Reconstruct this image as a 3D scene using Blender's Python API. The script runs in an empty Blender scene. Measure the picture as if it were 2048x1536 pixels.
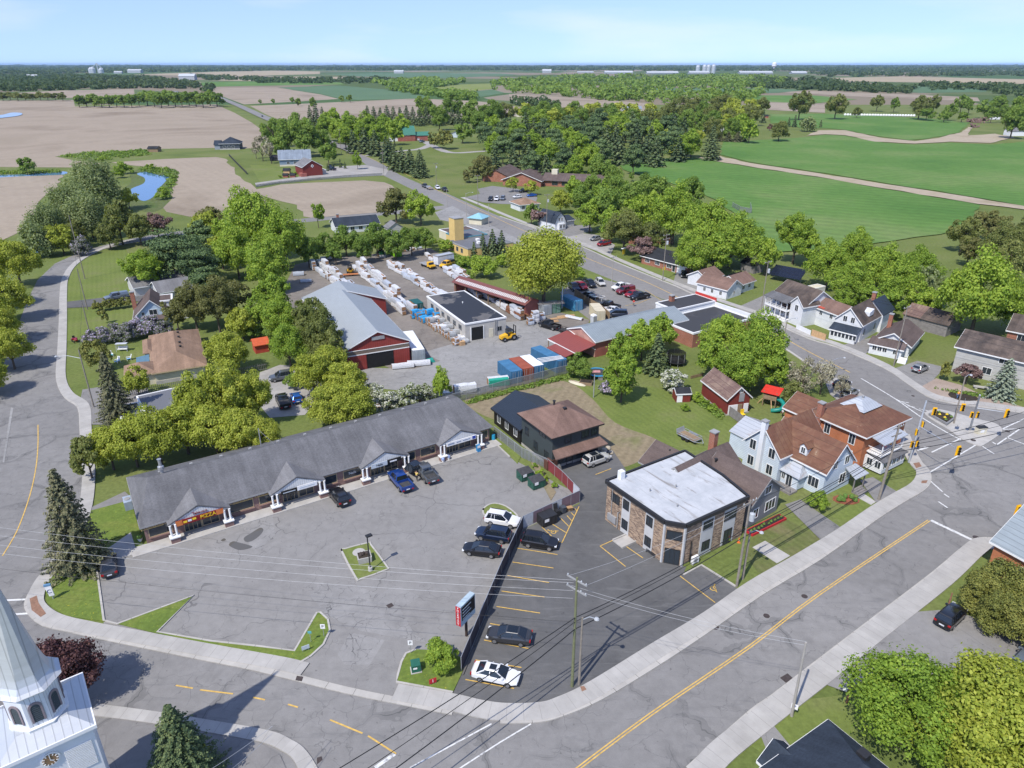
import bpy,math,random,bmesh
from mathutils import Vector,Matrix
from math import radians,sin,cos,tan,pi,atan2,sqrt,hypot
random.seed(7)
R=random.Random(11)
SC=bpy.context.scene
COL=SC.collection
# ------------------------------------------------------------------ camera, sky, sun, exposure
FPX,H,PT=1422.0,56.0,math.atan(640/1422.0)
cam=bpy.data.cameras.new('camera');camo=bpy.data.objects.new('camera',cam);COL.objects.link(camo)
camo.location=(0,0,H);camo.rotation_euler=(pi/2-PT,0,0)
cam.sensor_fit='HORIZONTAL';cam.angle_x=2*math.atan(1024/FPX);cam.clip_start=.5;cam.clip_end=120000
SC.camera=camo
SUN_EL=radians(53);SUN_AZ=atan2(-.574,-.819)       # the sun stands behind and to the left of the camera
W=bpy.data.worlds.new('World');SC.world=W;W.use_nodes=True
wt=W.node_tree;bg=wt.nodes['Background']
sky=wt.nodes.new('ShaderNodeTexSky');sky.sky_type='NISHITA';sky.sun_disc=False
sky.sun_elevation=SUN_EL;sky.sun_rotation=SUN_AZ;sky.altitude=0;sky.air_density=1.0;sky.dust_density=.2;sky.ozone_density=4.0
tc=wt.nodes.new('ShaderNodeTexCoord');mp=wt.nodes.new('ShaderNodeMapping');mp.inputs['Location'].default_value=(0,0,.15);mp.inputs['Scale'].default_value=(1,1,.7)
wt.links.new(tc.outputs['Generated'],mp.inputs[0]);wt.links.new(mp.outputs[0],sky.inputs[0])
nz=wt.nodes.new('ShaderNodeTexNoise');nz.inputs['Scale'].default_value=2.6;nz.inputs['Detail'].default_value=6;m2=wt.nodes.new('ShaderNodeMapping');m2.inputs['Scale'].default_value=(1,1,6);m2.inputs['Location'].default_value=(.35,.1,0)
cr=wt.nodes.new('ShaderNodeValToRGB');cr.color_ramp.elements[0].position=.5;cr.color_ramp.elements[1].position=.8;cr.color_ramp.elements[1].color=(.45,.45,.45,1)
mxw=wt.nodes.new('ShaderNodeMix');mxw.data_type='RGBA';mxw.inputs[7].default_value=(5.0,5.35,5.8,1)
for q_,r_ in ((tc.outputs['Generated'],m2.inputs[0]),(m2.outputs[0],nz.inputs[0]),(nz.outputs[0],cr.inputs[0]),(cr.outputs[0],mxw.inputs[0]),(sky.outputs[0],mxw.inputs[6])):wt.links.new(q_,r_)
tn_=wt.nodes.new('ShaderNodeMix');tn_.data_type='RGBA';tn_.blend_type='MULTIPLY';tn_.inputs[0].default_value=1;tn_.inputs[7].default_value=(1.06,.945,1.0,1);wt.links.new(mxw.outputs[2],tn_.inputs[6]);wt.links.new(tn_.outputs[2],bg.inputs[0]);bg.inputs[1].default_value=.165
sl=bpy.data.lights.new('sun','SUN');sl.energy=3.9;sl.angle=radians(.53);sl.color=(1,.95,.87)
so=bpy.data.objects.new('sun',sl);COL.objects.link(so)
sd=Vector((sin(SUN_AZ)*cos(SUN_EL),cos(SUN_AZ)*cos(SUN_EL),sin(SUN_EL)))
so.rotation_euler=sd.to_track_quat('Z','Y').to_euler();so.location=(0,0,200)
vs=SC.view_settings;vs.view_transform='Standard';vs.look='None';vs.exposure=.42;vs.gamma=1;vs.use_curve_mapping=False
SC.cycles.use_denoising=True;SC.cycles.max_bounces=6;SC.cycles.transparent_max_bounces=8
try:SC.cycles.denoiser='OPENIMAGEDENOISE'
except Exception:pass

# ------------------------------------------------------------------ helpers: where things stand
def P(u,v,z=0.0):
    """the point at height z seen at (u, v) of the 2048x1536 photograph"""
    cx,cy=(u-1024)/FPX,(v-768)/FPX
    d=Vector((cx,cos(PT)-cy*sin(PT),-sin(PT)-cy*cos(PT)))
    t=(z-H)/d.z
    return Vector((t*d.x,t*d.y,z))
def top_h(u,v,vt):
    """height of a thing standing at ground pixel (u, v) whose top is at row vt"""
    g=P(u,v);cy=(vt-768)/FPX
    return H+(-sin(PT)-cy*cos(PT))/(cos(PT)-cy*sin(PT))*g.y
def mpp(u,v):
    """metres per photo pixel at ground pixel (u, v)"""
    g=P(u,v);return (g.y*cos(PT)+H*sin(PT))/FPX
def smooth(pts,n=6,closed=False):
    out=[];N=len(pts)
    for i in range(N if closed else N-1):
        p0,p1,p2,p3=(pts[(i-1) % N] if closed or i else pts[0]),pts[i],pts[(i+1) % N],(pts[(i+2) % N] if closed or i+2<N else pts[-1])
        for k in range(n):
            t=k/n
            out.append(.5*((2*p1)+(p2-p0)*t+(2*p0-5*p1+4*p2-p3)*t*t+(3*p1-p0-3*p2+p3)*t**3))
    if not closed:out.append(pts[-1])
    return out
def ragged(pts,amp,step):
    """an edge that wanders a little, as grown or ploughed edges do"""
    out=[]
    for a,b in zip(pts,pts[1:]+pts[:1]):
        d=b-a;n=max(1,min(40,int(d.length/step)));out+=[a+d*(k/n)+(Vector((R.uniform(-amp,amp),R.uniform(-amp,amp),0)) if k else Vector()) for k in range(n)]
    return out
def G(seq,z=0.0):return [P(u,v,z) for u,v in seq]

# ------------------------------------------------------------------ helpers: objects
def link(o,parent=None):
    COL.objects.link(o)
    if parent is not None:o.parent=parent
    return o
def tag(o,label=None,cat=None,group=None,kind=None):
    if label:o['label']=label
    if cat:o['category']=cat
    if group:o['group']=group
    if kind:o['kind']=kind
    return o
def thing(name,label,cat,loc=(0,0,0),rz=0.0,group=None):
    o=bpy.data.objects.new(name,None);link(o);o.location=loc;o.rotation_euler=(0,0,rz);o.empty_display_size=.2
    return tag(o,label,cat,group)
def dup(o,loc=None,rz=None,label=None,scale=None,parent=None):
    c=o.copy();link(c,parent)
    if loc is not None:c.location=loc
    if rz is not None:c.rotation_euler=(0,0,rz)
    if scale is not None:c.scale=scale
    if label:c['label']=label
    for ch in KIDS.get(o.name,()):dup(ch,parent=c)
    return c
KIDS={}
class MB:
    def __init__(s):s.v=[];s.f=[];s.m=[];s.uv=None
    def poly(s,pts,mi=0):
        n=len(s.v);s.v+=[tuple(p) for p in pts];s.f.append(tuple(range(n,n+len(pts))));s.m.append(mi);return s
    def box(s,x0,y0,z0,x1,y1,z1,mi=0):
        return s.hexa([(x0,y0,z0),(x1,y0,z0),(x1,y1,z0),(x0,y1,z0)],[(x0,y0,z1),(x1,y0,z1),(x1,y1,z1),(x0,y1,z1)],mi)
    def hexa(s,lo,hi,mi=0):
        """closed prism between two rings of points"""
        n=len(s.v);k=len(lo);s.v+=[tuple(p) for p in lo]+[tuple(p) for p in hi]
        s.f.append(tuple(range(n+k-1,n-1,-1)));s.f.append(tuple(range(n+k,n+2*k)))
        for i in range(k):j=(i+1) % k;s.f.append((n+i,n+j,n+k+j,n+k+i))
        s.m+=[mi]*(k+2);return s
    def prism(s,pts,z0,z1,mi=0):return s.hexa([(p[0],p[1],z0) for p in pts],[(p[0],p[1],z1) for p in pts],mi)
    def loft(s,rings,mi=0,caps=True):
        n=len(s.v);k=len(rings[0])
        for r in rings:s.v+=[tuple(p) for p in r]
        for a in range(len(rings)-1):
            for i in range(k):
                j=(i+1) % k;s.f.append((n+a*k+i,n+a*k+j,n+(a+1)*k+j,n+(a+1)*k+i));s.m.append(mi)
        if caps:
            s.f.append(tuple(range(n+k-1,n-1,-1)));s.f.append(tuple(range(n+(len(rings)-1)*k,n+len(rings)*k)));s.m+=[mi,mi]
        return s
    def tube(s,pts,r,n=6,mi=0):
        pts=[Vector(p) for p in pts];rs=r if isinstance(r,(list,tuple)) else [r]*len(pts);rings=[]
        for i,p in enumerate(pts):
            d=(pts[min(i+1,len(pts)-1)]-pts[max(i-1,0)]).normalized()
            a=d.cross(Vector((0,0,1)) if abs(d.z)<.9 else Vector((1,0,0))).normalized();b=d.cross(a)
            rings.append([p+(a*cos(2*pi*k/n)+b*sin(2*pi*k/n))*rs[i] for k in range(n)])
        return s.loft(rings,mi)
    def bar(s,p0,p1,w,h=None,mi=0):
        """square bar from p0 to p1"""
        h=h or w;p0,p1=Vector(p0),Vector(p1);d=(p1-p0).normalized()
        a=d.cross(Vector((0,0,1)) if abs(d.z)<.95 else Vector((1,0,0))).normalized()*w/2;b=d.cross(a).normalized()*h/2
        return s.hexa([p0-a-b,p0+a-b,p0+a+b,p0-a+b],[p1-a-b,p1+a-b,p1+a+b,p1-a+b],mi)
    def lathe(s,prof,n=12,c=(0,0,0),mi=0):
        return s.loft([[(c[0]+r*cos(2*pi*k/n),c[1]+r*sin(2*pi*k/n),c[2]+z) for k in range(n)] for r,z in prof],mi)
    def build(s,name,mats,parent=None,loc=None,rz=None,smooth_deg=None):
        me=bpy.data.meshes.new(name);me.from_pydata(s.v,[],s.f)
        for m in (mats if isinstance(mats,(list,tuple)) else [mats]):me.materials.append(m)
        if any(s.m):me.polygons.foreach_set('material_index',s.m)
        if s.uv:
            ul=me.uv_layers.new(name='UVMap');ul.data.foreach_set('uv',[c for u in s.uv for c in u])
        me.update()
        bm=bmesh.new();bm.from_mesh(me);bmesh.ops.recalc_face_normals(bm,faces=bm.faces);bm.to_mesh(me);bm.free()
        if smooth_deg:me.shade_smooth();me.set_sharp_from_angle(angle=radians(smooth_deg))
        o=bpy.data.objects.new(name,me);link(o,parent)
        if loc is not None:o.location=loc
        if rz is not None:o.rotation_euler=(0,0,rz)
        if parent is not None:KIDS.setdefault(parent.name,[]).append(o)
        return o
def sheet(name,pts,z,m,kind='structure'):
    """a flat ground sheet"""
    me=bpy.data.meshes.new(name);me.from_pydata([(p[0],p[1],z) for p in pts],[],[tuple(range(len(pts)))]);me.materials.append(m);me.update()
    if me.polygons[0].normal.z<0:me.flip_normals()
    return tag(link(bpy.data.objects.new(name,me)),kind=kind)
def slab(name,pts,z0,z1,m,kind='structure'):
    return tag(MB().prism(pts,z0,z1).build(name,m),kind=kind)
def offset_line(pts,d):
    out=[]
    for i,p in enumerate(pts):
        t=(pts[min(i+1,len(pts)-1)]-pts[max(i-1,0)]);t.z=0;t.normalize()
        out.append(p+Vector((-t.y,t.x,0))*d)
    return out
def strip(name,line,w,z,m,z0=None,kind='structure',uv=True,build=True):
    """a ribbon of width w along a ground line (UV: metres along, metres across); with z0 it becomes a raised slab"""
    a,b=offset_line(line,w/2),offset_line(line,-w/2);mb=MB();mb.uv=[];L=0
    for i in range(len(line)-1):
        l=(line[i+1]-line[i]).length
        q=[b[i],b[i+1],a[i+1],a[i]]
        mb.poly([(p.x,p.y,z) for p in q]);mb.uv+=[(L,0),(L+l,0),(L+l,w),(L,w)]
        if z0 is not None:
            for s,c in ((b,0),(a,w)):
                mb.poly([(s[i].x,s[i].y,z0),(s[i+1].x,s[i+1].y,z0),(s[i+1].x,s[i+1].y,z),(s[i].x,s[i].y,z)]);mb.uv+=[(L,c),(L+l,c),(L+l,c),(L,c)]
        L+=l
    if not build:return mb
    me=bpy.data.meshes.new(name);me.from_pydata(mb.v,[],mb.f);me.materials.append(m)
    ul=me.uv_layers.new(name='UVMap');ul.data.foreach_set('uv',[c for u in mb.uv for c in u]);me.update()
    bm=bmesh.new();bm.from_mesh(me);bmesh.ops.remove_doubles(bm,verts=bm.verts,dist=.0005);bmesh.ops.recalc_face_normals(bm,faces=bm.faces)
    if sum(f.normal.z for f in bm.faces)<0:bmesh.ops.reverse_faces(bm,faces=bm.faces)
    bm.to_mesh(me);bm.free()
    return tag(link(bpy.data.objects.new(name,me)),kind=kind)

# ------------------------------------------------------------------ helpers: materials
MATS={}
def nd(t,ty,ins=None,**props):
    n=t.nodes.new('ShaderNode'+ty)
    for k,v in props.items():setattr(n,k,v)
    for k,v in (ins or {}).items():
        if hasattr(v,'is_output') or isinstance(v,bpy.types.NodeSocket):t.links.new(v,n.inputs[k])
        else:n.inputs[k].default_value=v
    return n
def c4(c):return (c[0],c[1],c[2],1)
def new(name,rough=.8,metal=0,spec=.35):
    m=bpy.data.materials.new(name);m.use_nodes=True;t=m.node_tree;b=t.nodes['Principled BSDF']
    b.inputs['Roughness'].default_value=rough;b.inputs['Metallic'].default_value=metal;b.inputs['Specular IOR Level'].default_value=spec
    return m,t,b
def pos(t):return nd(t,'NewGeometry').outputs['Position']
def objc(t):return nd(t,'TexCoord').outputs['Object']
def noise(t,vec,scale,detail=3,rough=.55,dist=0):
    return nd(t,'TexNoise',{'Vector':vec,'Scale':scale,'Detail':detail,'Roughness':rough,'Distortion':dist}).outputs[0]
def ramp(t,fac,stops,interp='LINEAR'):
    n=nd(t,'ValToRGB',{'Fac':fac});cr=n.color_ramp;cr.interpolation=interp
    while len(cr.elements)<len(stops):cr.elements.new(.5)
    for e,(p,c) in zip(cr.elements,stops):e.position=p;e.color=c4(c) if not isinstance(c,(int,float)) else (c,c,c,1)
    return n.outputs[0]
def mix(t,fac,a,b,blend='MIX'):
    n=nd(t,'Mix',data_type='RGBA',blend_type=blend)
    for i,v in ((0,fac),(6,a),(7,b)):
        if isinstance(v,bpy.types.NodeSocket):t.links.new(v,n.inputs[i])
        else:n.inputs[i].default_value=v if isinstance(v,(int,float)) else c4(v)
    return n.outputs[2]
def math_(t,op,a,b=0.0,clamp=False):
    n=nd(t,'Math',operation=op,use_clamp=clamp)
    for i,v in ((0,a),(1,b)):
        if isinstance(v,bpy.types.NodeSocket):t.links.new(v,n.inputs[i])
        else:n.inputs[i].default_value=v
    return n.outputs[0]
def mapping(t,vec,rot=(0,0,0),scale=(1,1,1),loc=(0,0,0)):
    return nd(t,'Mapping',{'Vector':vec,'Rotation':rot,'Scale':scale,'Location':loc}).outputs[0]
def sep(t,vec):return nd(t,'SeparateXYZ',{0:vec}).outputs
def bump(t,b,h,strength=.3,dist=.05):
    t.links.new(nd(t,'Bump',{'Height':h,'Strength':strength,'Distance':dist}).outputs[0],b.inputs['Normal'])
def wave(t,vec,scale,axis='X',dist=0,detail=2):
    return nd(t,'TexWave',{'Vector':vec,'Scale':scale,'Distortion':dist,'Detail':detail},bands_direction=axis).outputs[1]
def setc(t,b,c):
    if isinstance(c,bpy.types.NodeSocket):t.links.new(c,b.inputs['Base Color'])
    else:b.inputs['Base Color'].default_value=c4(c)
def shade(c,k):return (min(1,c[0]*k),min(1,c[1]*k),min(1,c[2]*k))
def plain(name,c,rough=.7,metal=0,var=.12,scale=1.5,spec=.35,coat=0,world=False):
    """a colour with slight uneven wear"""
    if name in MATS:return MATS[name]
    m,t,b=new(name,rough,metal,spec)
    n=noise(t,pos(t) if world else objc(t),scale,4)
    setc(t,b,ramp(t,n,[(.3,shade(c,1-var)),(.7,shade(c,1+var))]))
    if coat:b.inputs['Coat Weight'].default_value=coat;b.inputs['Coat Roughness'].default_value=.05
    MATS[name]=m;return m
def ground(name,cs,s1=.05,s2=1.2,k=.25,rough=.95,rows=None,bumpy=.3,extra=None):
    """cs: two or three colours blended by large noise; fine noise multiplies; rows=(angle, spacing, strength)"""
    m,t,b=new(name,rough,0,.15);p=pos(t)
    n1=noise(t,p,s1,5,.6,.4);n2=noise(t,p,s2,4,.65)
    st=[(.32+.36*i/(len(cs)-1),c) for i,c in enumerate(cs)]
    c=ramp(t,n1,st)
    c=mix(t,1,c,ramp(t,n2,[(.25,1-k),(.75,1+k*.6)]),'MULTIPLY')
    if rows:
        a,sp,stg=rows
        w=wave(t,mapping(t,p,(0,0,a)),.314/sp,'X',1.5,2)
        c=mix(t,1,c,ramp(t,w,[(.2,1-stg),(.8,1+stg*.5)]),'MULTIPLY')
    if extra:c=extra(t,p,c)
    setc(t,b,c)
    if bumpy:bump(t,b,n2,bumpy,.1)
    MATS[name]=m;return m
def cracks(t,p,scale,width,seed=0,amt=.9):
    """thin irregular crack lines, broken up by a mask"""
    d=noise(t,p,scale*3.1,4,.6);pv=nd(t,'VectorMath',{0:p,1:(seed,seed,0)},operation='ADD').outputs[0]
    dv=nd(t,'VectorMath',{0:pv,1:nd(t,'VectorMath',{0:nd(t,'TexNoise',{'Vector':p,'Scale':scale*2.2,'Detail':3}).outputs[1],3:1.1/scale*.5},operation='SCALE').outputs[0]},operation='ADD').outputs[0]
    v=nd(t,'TexVoronoi',{'Vector':dv,'Scale':scale},feature='DISTANCE_TO_EDGE').outputs[0]
    line=math_(t,'LESS_THAN',v,width*scale)
    msk=ramp(t,noise(t,pv,scale*.9,2),[(.42,0),(.55,1)])
    return math_(t,'MULTIPLY',math_(t,'MULTIPLY',line,msk),amt)
def asphalt(name,c,crack=.08,big=.07,blotch=.18,crackcol=(.035,.035,.037),crack_amt=.6,dust=None,scuff=None,fine=True,halo=.08):# worn asphalt: blotches, oil spots, stained cracks
    m,t,b=new(name,.9,0,.2);p=pos(t)
    n1=noise(t,p,big,5,.6,.5);n2=noise(t,p,.9,4,.6);n3=noise(t,p,9,3,.7)
    col=ramp(t,n1,[(.3,shade(c,1-blotch)),(.7,shade(c,1+blotch))])
    col=mix(t,1,col,ramp(t,n2,[(.3,.9),(.7,1.07)]),'MULTIPLY')
    col=mix(t,ramp(t,noise(t,p,.33,5,.7,.8),[(.54,0),(.74,.4)]),col,shade(c,.58));col=mix(t,ramp(t,noise(t,p,1.7,2,.5),[(.69,0),(.74,.55)]),col,shade(c,.45))
    col=mix(t,1,col,ramp(t,n3,[(.2,.9),(.8,1.1)]),'MULTIPLY')
    if dust:col=mix(t,ramp(t,noise(t,p,.16,6,.65,1.2),[(.5,0),(.75,.6)]),col,dust)
    if scuff:col=mix(t,ramp(t,noise(t,mapping(t,p,(0,0,.6),(.22,1.6,1)),.6,5,.7,1.5),[(.56,0),(.72,.55)]),col,scuff)
    if crack:
        hz=cracks(t,p,crack,.38,3,crack_amt*halo);col=mix(t,hz,col,crackcol);f=cracks(t,p,crack,.05,3,crack_amt);col=mix(t,f,col,crackcol)
        if fine:col=mix(t,cracks(t,p,crack*3.3,.03,17,crack_amt*.6),col,crackcol)
    setc(t,b,col);bump(t,b,n3,.25,.02)
    MATS[name]=m;return m
def concrete(name,c,joint=1.6,dark=.72):
    """paving with joints across the strip, from its UV metres"""
    m,t,b=new(name,.9,0,.2);uv=nd(t,'TexCoord').outputs['UV'];x=sep(t,uv)[0];p=pos(t)
    j=math_(t,'LESS_THAN',math_(t,'PINGPONG',x,joint/2),.022)
    cell=nd(t,'TexWhiteNoise',{'W':math_(t,'FLOOR',math_(t,'DIVIDE',math_(t,'ADD',x,joint/2),joint))},noise_dimensions='1D').outputs[0]
    col=ramp(t,noise(t,p,.5,5,.65),[(.3,shade(c,.86)),(.7,shade(c,1.08))])
    col=mix(t,1,col,ramp(t,cell,[(0,.94),(1,1.05)]),'MULTIPLY')
    col=mix(t,j,col,shade(c,dark));setc(t,b,col);bump(t,b,noise(t,p,6,3),.15,.02)
    MATS[name]=m;return m
# ------------------------------------------------------------------ materials of the setting
def far_patch(t,p,c):
    """beyond the village the land breaks up into square-ish fields"""
    v=nd(t,'TexVoronoi',{'Vector':mapping(t,p,(0,0,.5),(1,.55,1)),'Scale':.0022,'Randomness':.8},distance='CHEBYCHEV').outputs[1]
    f=ramp(t,sep(t,v)[0],[(0,(.07,.105,.03)),(.3,(.20,.165,.115)),(.5,(.06,.11,.035)),(.7,(.10,.13,.05)),(.85,(.22,.185,.135))],'CONSTANT')
    y=sep(t,p)[1]
    return mix(t,math_(t,'GREATER_THAN',y,1150.0),c,f)
M_GRASS=ground('meadow_grass',[(.105,.138,.036),(.135,.168,.046),(.165,.178,.066)],.035,1.6,.3,extra=far_patch)
M_LAWN=ground('mown_lawn',[(.120,.158,.038),(.145,.182,.046),(.165,.180,.066)],.09,2.2,.22,rows=(radians(-28),1.2,.045))
M_DRYLAWN=ground('dry_lawn',[(.150,.150,.062),(.118,.140,.045),(.19,.165,.085)],.12,1.8,.25,rows=(radians(-28),1.0,.07))
def dandelion(t,p,c):return mix(t,math_(t,'GREATER_THAN',noise(t,p,5,2,.8),.715),c,(.55,.42,.02))
M_WEEDY=ground('weedy_lawn',[(.105,.155,.032),(.13,.18,.036),(.16,.19,.045)],.25,2.5,.3,extra=dandelion)
M_BARE=ground('bare_soil_lawn',[(.225,.182,.115),(.245,.2,.13),(.165,.17,.07)],.11,1.3,.28,rows=(radians(20),1.5,.06))
M_SOIL=ground('tilled_soil',[(.265,.218,.162),(.305,.252,.192),(.215,.172,.125)],.009,.35,.12,rows=(radians(12),6.0,.022))
M_SOIL2=ground('raked_soil',[(.272,.224,.17),(.315,.262,.2),(.22,.178,.132)],.012,.4,.12,rows=(radians(-35),5,.02))
M_CROP=ground('green_crop',[(.072,.158,.032),(.098,.188,.042),(.150,.212,.068)],.012,.25,.18,rows=(radians(-62),7,.07))
M_CROPB=ground('blue_green_crop',[(.085,.145,.075),(.10,.165,.085)],.006,.2,.12)
M_CROPY=ground('yellow_green_crop',[(.16,.20,.05),(.2,.22,.07)],.01,.2,.12)
M_TRACK=ground('field_track',[(.33,.27,.19),(.37,.31,.23),(.29,.24,.16)],.03,.5,.15)
M_STRAW=ground('pale_stubble',[(.36,.30,.2),(.30,.25,.17)],.004,.05,.12)
M_ASPH=asphalt('worn_road_asphalt',(.212,.205,.196),.11,.05,.12,scuff=(.14,.139,.138),crackcol=(.07,.07,.07),halo=.5)
M_LOT=asphalt('cracked_lot_asphalt',(.222,.214,.203),.085,.045,.1,dust=(.255,.25,.24),crackcol=(.06,.06,.06),crack_amt=.5)
M_MAIN=asphalt('main_road_asphalt',(.208,.2,.191),.05,.03,.1,crack_amt=.4)
M_DARK=asphalt('fresh_black_asphalt',(.108,.107,.106),0,.06,.2,dust=(.15,.145,.14),scuff=(.17,.167,.162))
M_YARD=asphalt('gravel_yard',(.185,.165,.145),.05,.06,.25,dust=(.27,.25,.22),scuff=(.10,.09,.08),crack_amt=.3)
M_PAVED=asphalt('pale_yard_paving',(.255,.25,.24),.09,.07,.14,scuff=(.17,.165,.16))
M_GRAVEL=asphalt('pale_gravel',(.31,.295,.275),0,.1,.15)
M_WALK=concrete('sidewalk_concrete',(.375,.36,.335))
M_KERB=concrete('kerb_concrete',(.40,.38,.345),3.0,.3)
M_CONC=plain('cast_concrete',(.38,.365,.34),.9,0,.12,.8,world=True)
M_BRICKPAVE=ground('brick_paving',[(.30,.235,.19),(.36,.29,.24)],.3,3,.15)
M_MULCH=ground('dark_mulch',[(.035,.028,.022),(.06,.048,.038)],1,6,.4)
M_YEL=plain('yellow_road_paint',(.56,.36,.09),.8,0,.25,2.5,world=True)
def wornpaint(name,c,c2):
    m,t,b=new(name,.8,0,.2);n=noise(t,pos(t),2.3,5,.7)
    setc(t,b,ramp(t,n,[(.36,c2),(.5,c)]));MATS[name]=m;return m
M_WHT=wornpaint('worn_white_paint',(.60,.60,.58),(.28,.28,.28))
def water():
    m,t,b=new('pond_water',.06,0,.5);setc(t,b,(.06,.15,.30));bump(t,b,noise(t,pos(t),.6,3),.12,.05);return m
M_WATER=water()

# ------------------------------------------------------------------ land, fields, water
B=60000
sheet('ground',[(-B,-300,0),(B,-300,0),(B,B,0),(-B,B,0)],0,M_GRASS)
FIELDS=[
 ('field',M_SOIL,[(-500,201),(0,201),(147,200),(150,213),(300,211),(432,209),(470,226),(505,246),(526,262),(520,295),(480,298),(430,296),(305,298),(180,306),(109,313),(150,321),(203,327),(140,335),(0,334),(-500,336)]),
 ('field',M_SOIL,[(10,187),(120,181),(268,178),(270,200),(145,196),(100,196)]),
 ('field',M_SOIL2,[(223,325),(330,318),(432,314),(452,318),(470,344),(508,373),(530,400),(560,446),(460,448),(381,434),(333,424),(335,407),(355,359),(360,347),(350,338),(274,332)]),
 ('field',M_SOIL2,[(-500,357),(0,355),(124,350),(109,379),(76,405),(69,438),(46,460),(0,483),(-500,600)]),
 ('field',M_SOIL2,[(505,380),(563,369),(728,361),(769,365),(792,379),(770,397),(761,425),(662,433),(622,436),(607,433),(594,410),(538,396)]),
 ('field',M_SOIL,[(408,175),(520,175),(553,175),(642,189),(678,198),(600,203),(488,209),(445,193)]),
 ('field',M_SOIL,[(500,212),(620,207),(830,197),(950,202),(1020,211),(1100,226),(1000,236),(560,240),(536,231)]),
 ('field',M_SOIL,[(1018,188),(1100,193),(1250,203),(1310,209),(1290,222),(1150,219),(1090,213),(1020,205)]),
 ('field',M_CROPB,[(556,175),(680,171),(792,181),(850,190),(848,197),(718,200),(678,197),(642,188)]),
 ('field',M_CROPY,[(863,176),(920,169),(980,167),(985,178),(925,184)]),
 ('field',M_CROPB,[(925,185),(985,179),(1010,186),(960,194)]),
 ('field',M_CROP,[(401,165),(493,163),(680,165),(690,169),(493,172),(407,174)]),
 ('field',M_STRAW,[(265,149),(420,144),(560,141),(640,143),(640,148),(450,153)]),
 ('field',M_STRAW,[(420,161),(600,153),(735,155),(735,159),(500,162)]),
 ('field',M_CROPB,[(640,148),(800,146),(1000,147),(1040,150),(900,156),(740,154)]),
 ('field',M_SOIL,[(1559,184),(1620,182),(1837,190),(1955,195),(1960,203),(1794,197),(1640,190)]),
 ('field',M_CROP,[(1500,191),(1628,191),(1714,199),(1628,207),(1500,204)]),
 ('field',M_SOIL2,[(1527,204),(1650,208),(1650,226),(1535,220)]),
 ('field',M_CROPB,[(1230,176),(1500,176),(1615,180),(1556,186),(1500,187),(1280,183)]),
 ('field',M_STRAW,[(1655,156),(1800,153),(1900,155),(2048,159),(2300,160),(2300,170),(2048,168),(1900,166),(1700,163)]),
 ('field',M_CROPB,[(1805,175),(1840,172),(1980,176),(1970,184),(1840,186),(1803,184)]),
 ('field',M_CROP,[(1540,229),(1650,228),(1714,231),(1842,236),(1939,246),(1917,266),(1853,278),(1816,281),(1754,273),(1687,260),(1650,257),(1600,256),(1540,246)]),
 ('field',M_CROP,[(1445,284),(1500,282),(1612,275),(1650,270),(1687,272),(1768,286),(1826,290),(1900,286),(1982,290),(2048,284),(2500,286),(2500,460),(2048,413),(1982,401),(1768,367),(1607,341),(1500,325),(1440,310)]),
 ('field',M_CROP,[(1221,324),(1292,317),(1394,317),(1500,335),(1634,355),(1768,379),(1960,411),(1950,440),(1880,470),(1700,495),(1560,505),(1480,440),(1430,400),(1390,380),(1260,345)]),
 ('path',M_TRACK,[(1394,316),(1440,313),(1500,327),(1607,343),(1768,369),(1982,403),(2060,415),(2060,422),(1955,409),(1768,378),(1634,354),(1500,334)]),
 ('path',M_TRACK,[(1612,272),(1640,261),(1690,261),(1760,276),(1830,283),(1880,276),(1920,266),(1935,254),(1945,256),(1935,272),(1990,268),(2030,275),(1980,287),(1900,284),(1830,288),(1750,284),(1690,271),(1650,269)]),
]
for i,(n,m,px) in enumerate(FIELDS):
    sheet(n,ragged(G(px),1.3,9) if px[0][1]>225 else G(px),.04+.012*i,m)
for px in ([(274,348),(292,344),(317,350),(340,351),(330,364),(317,378),(306,394),(287,402),(269,392),(261,379),(287,367),(289,356)],
           [(-60,352),(0,350),(60,348),(127,343),(127,349),(60,352),(0,356),(-60,360)],[(36,492),(75,489),(84,502),(62,507)],
           [(-60,233),(0,231),(23,226),(44,227),(38,232),(0,237),(-60,243)]):
    sheet('water',smooth(G(px),5,True),.5 if px[0][1]<300 else .05,M_WATER)
sheet('pond_bank',smooth(G([(262,346),(300,332),(350,338),(362,350),(345,375),(335,408),(300,425),(262,410),(240,385),(262,365)]),5,True),.03,ground('reedy_bank',[(.075,.12,.025),(.11,.13,.05),(.09,.15,.03)],.08,.8,.35))

# ------------------------------------------------------------------ streets
sheet('street',G([(310,479),(250,488),(195,502),(150,524),(130,552),(122,585),(121,640),(119,700),(116,760),(132,795),(158,815),(163,860),(165,905),(170,950),(160,1030),(112,1115),(76,1165),(55,1200),(60,1240),(-400,1300),(-400,760),(0,745),(20,700),(40,640),(55,600),(75,560),(110,527),(165,502),(240,482),(305,469)]),.006,M_ASPH)
sheet('street',G([(-500,1260),(54,1196),(56,1222),(89,1250),(152,1262),(254,1275),(406,1305),(500,1326),(688,1372),(805,1395),(906,1412),(1000,1430),(1076,1430),(1140,1480),(1000,1700),(-500,1700)]),.010,M_ASPH)
sheet('street',G([(700,1800),(900,1500),(1000,1444),(1076,1441),(1127,1428),(1203,1395),(1305,1334),(1406,1268),(1520,1189),(1639,1117),(1752,1037),(1802,1005),(1843,981),(1858,965),(1858,946),(1845,930),(1821,906),(1900,835),(2100,845),(2500,900),(2500,1200),(2000,1079),(1958,1078),(1928,1096),(1869,1146),(1757,1232),(1628,1331),(1545,1395),(1500,1427),(1376,1536),(1150,1800)]),.014,M_ASPH)
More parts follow.
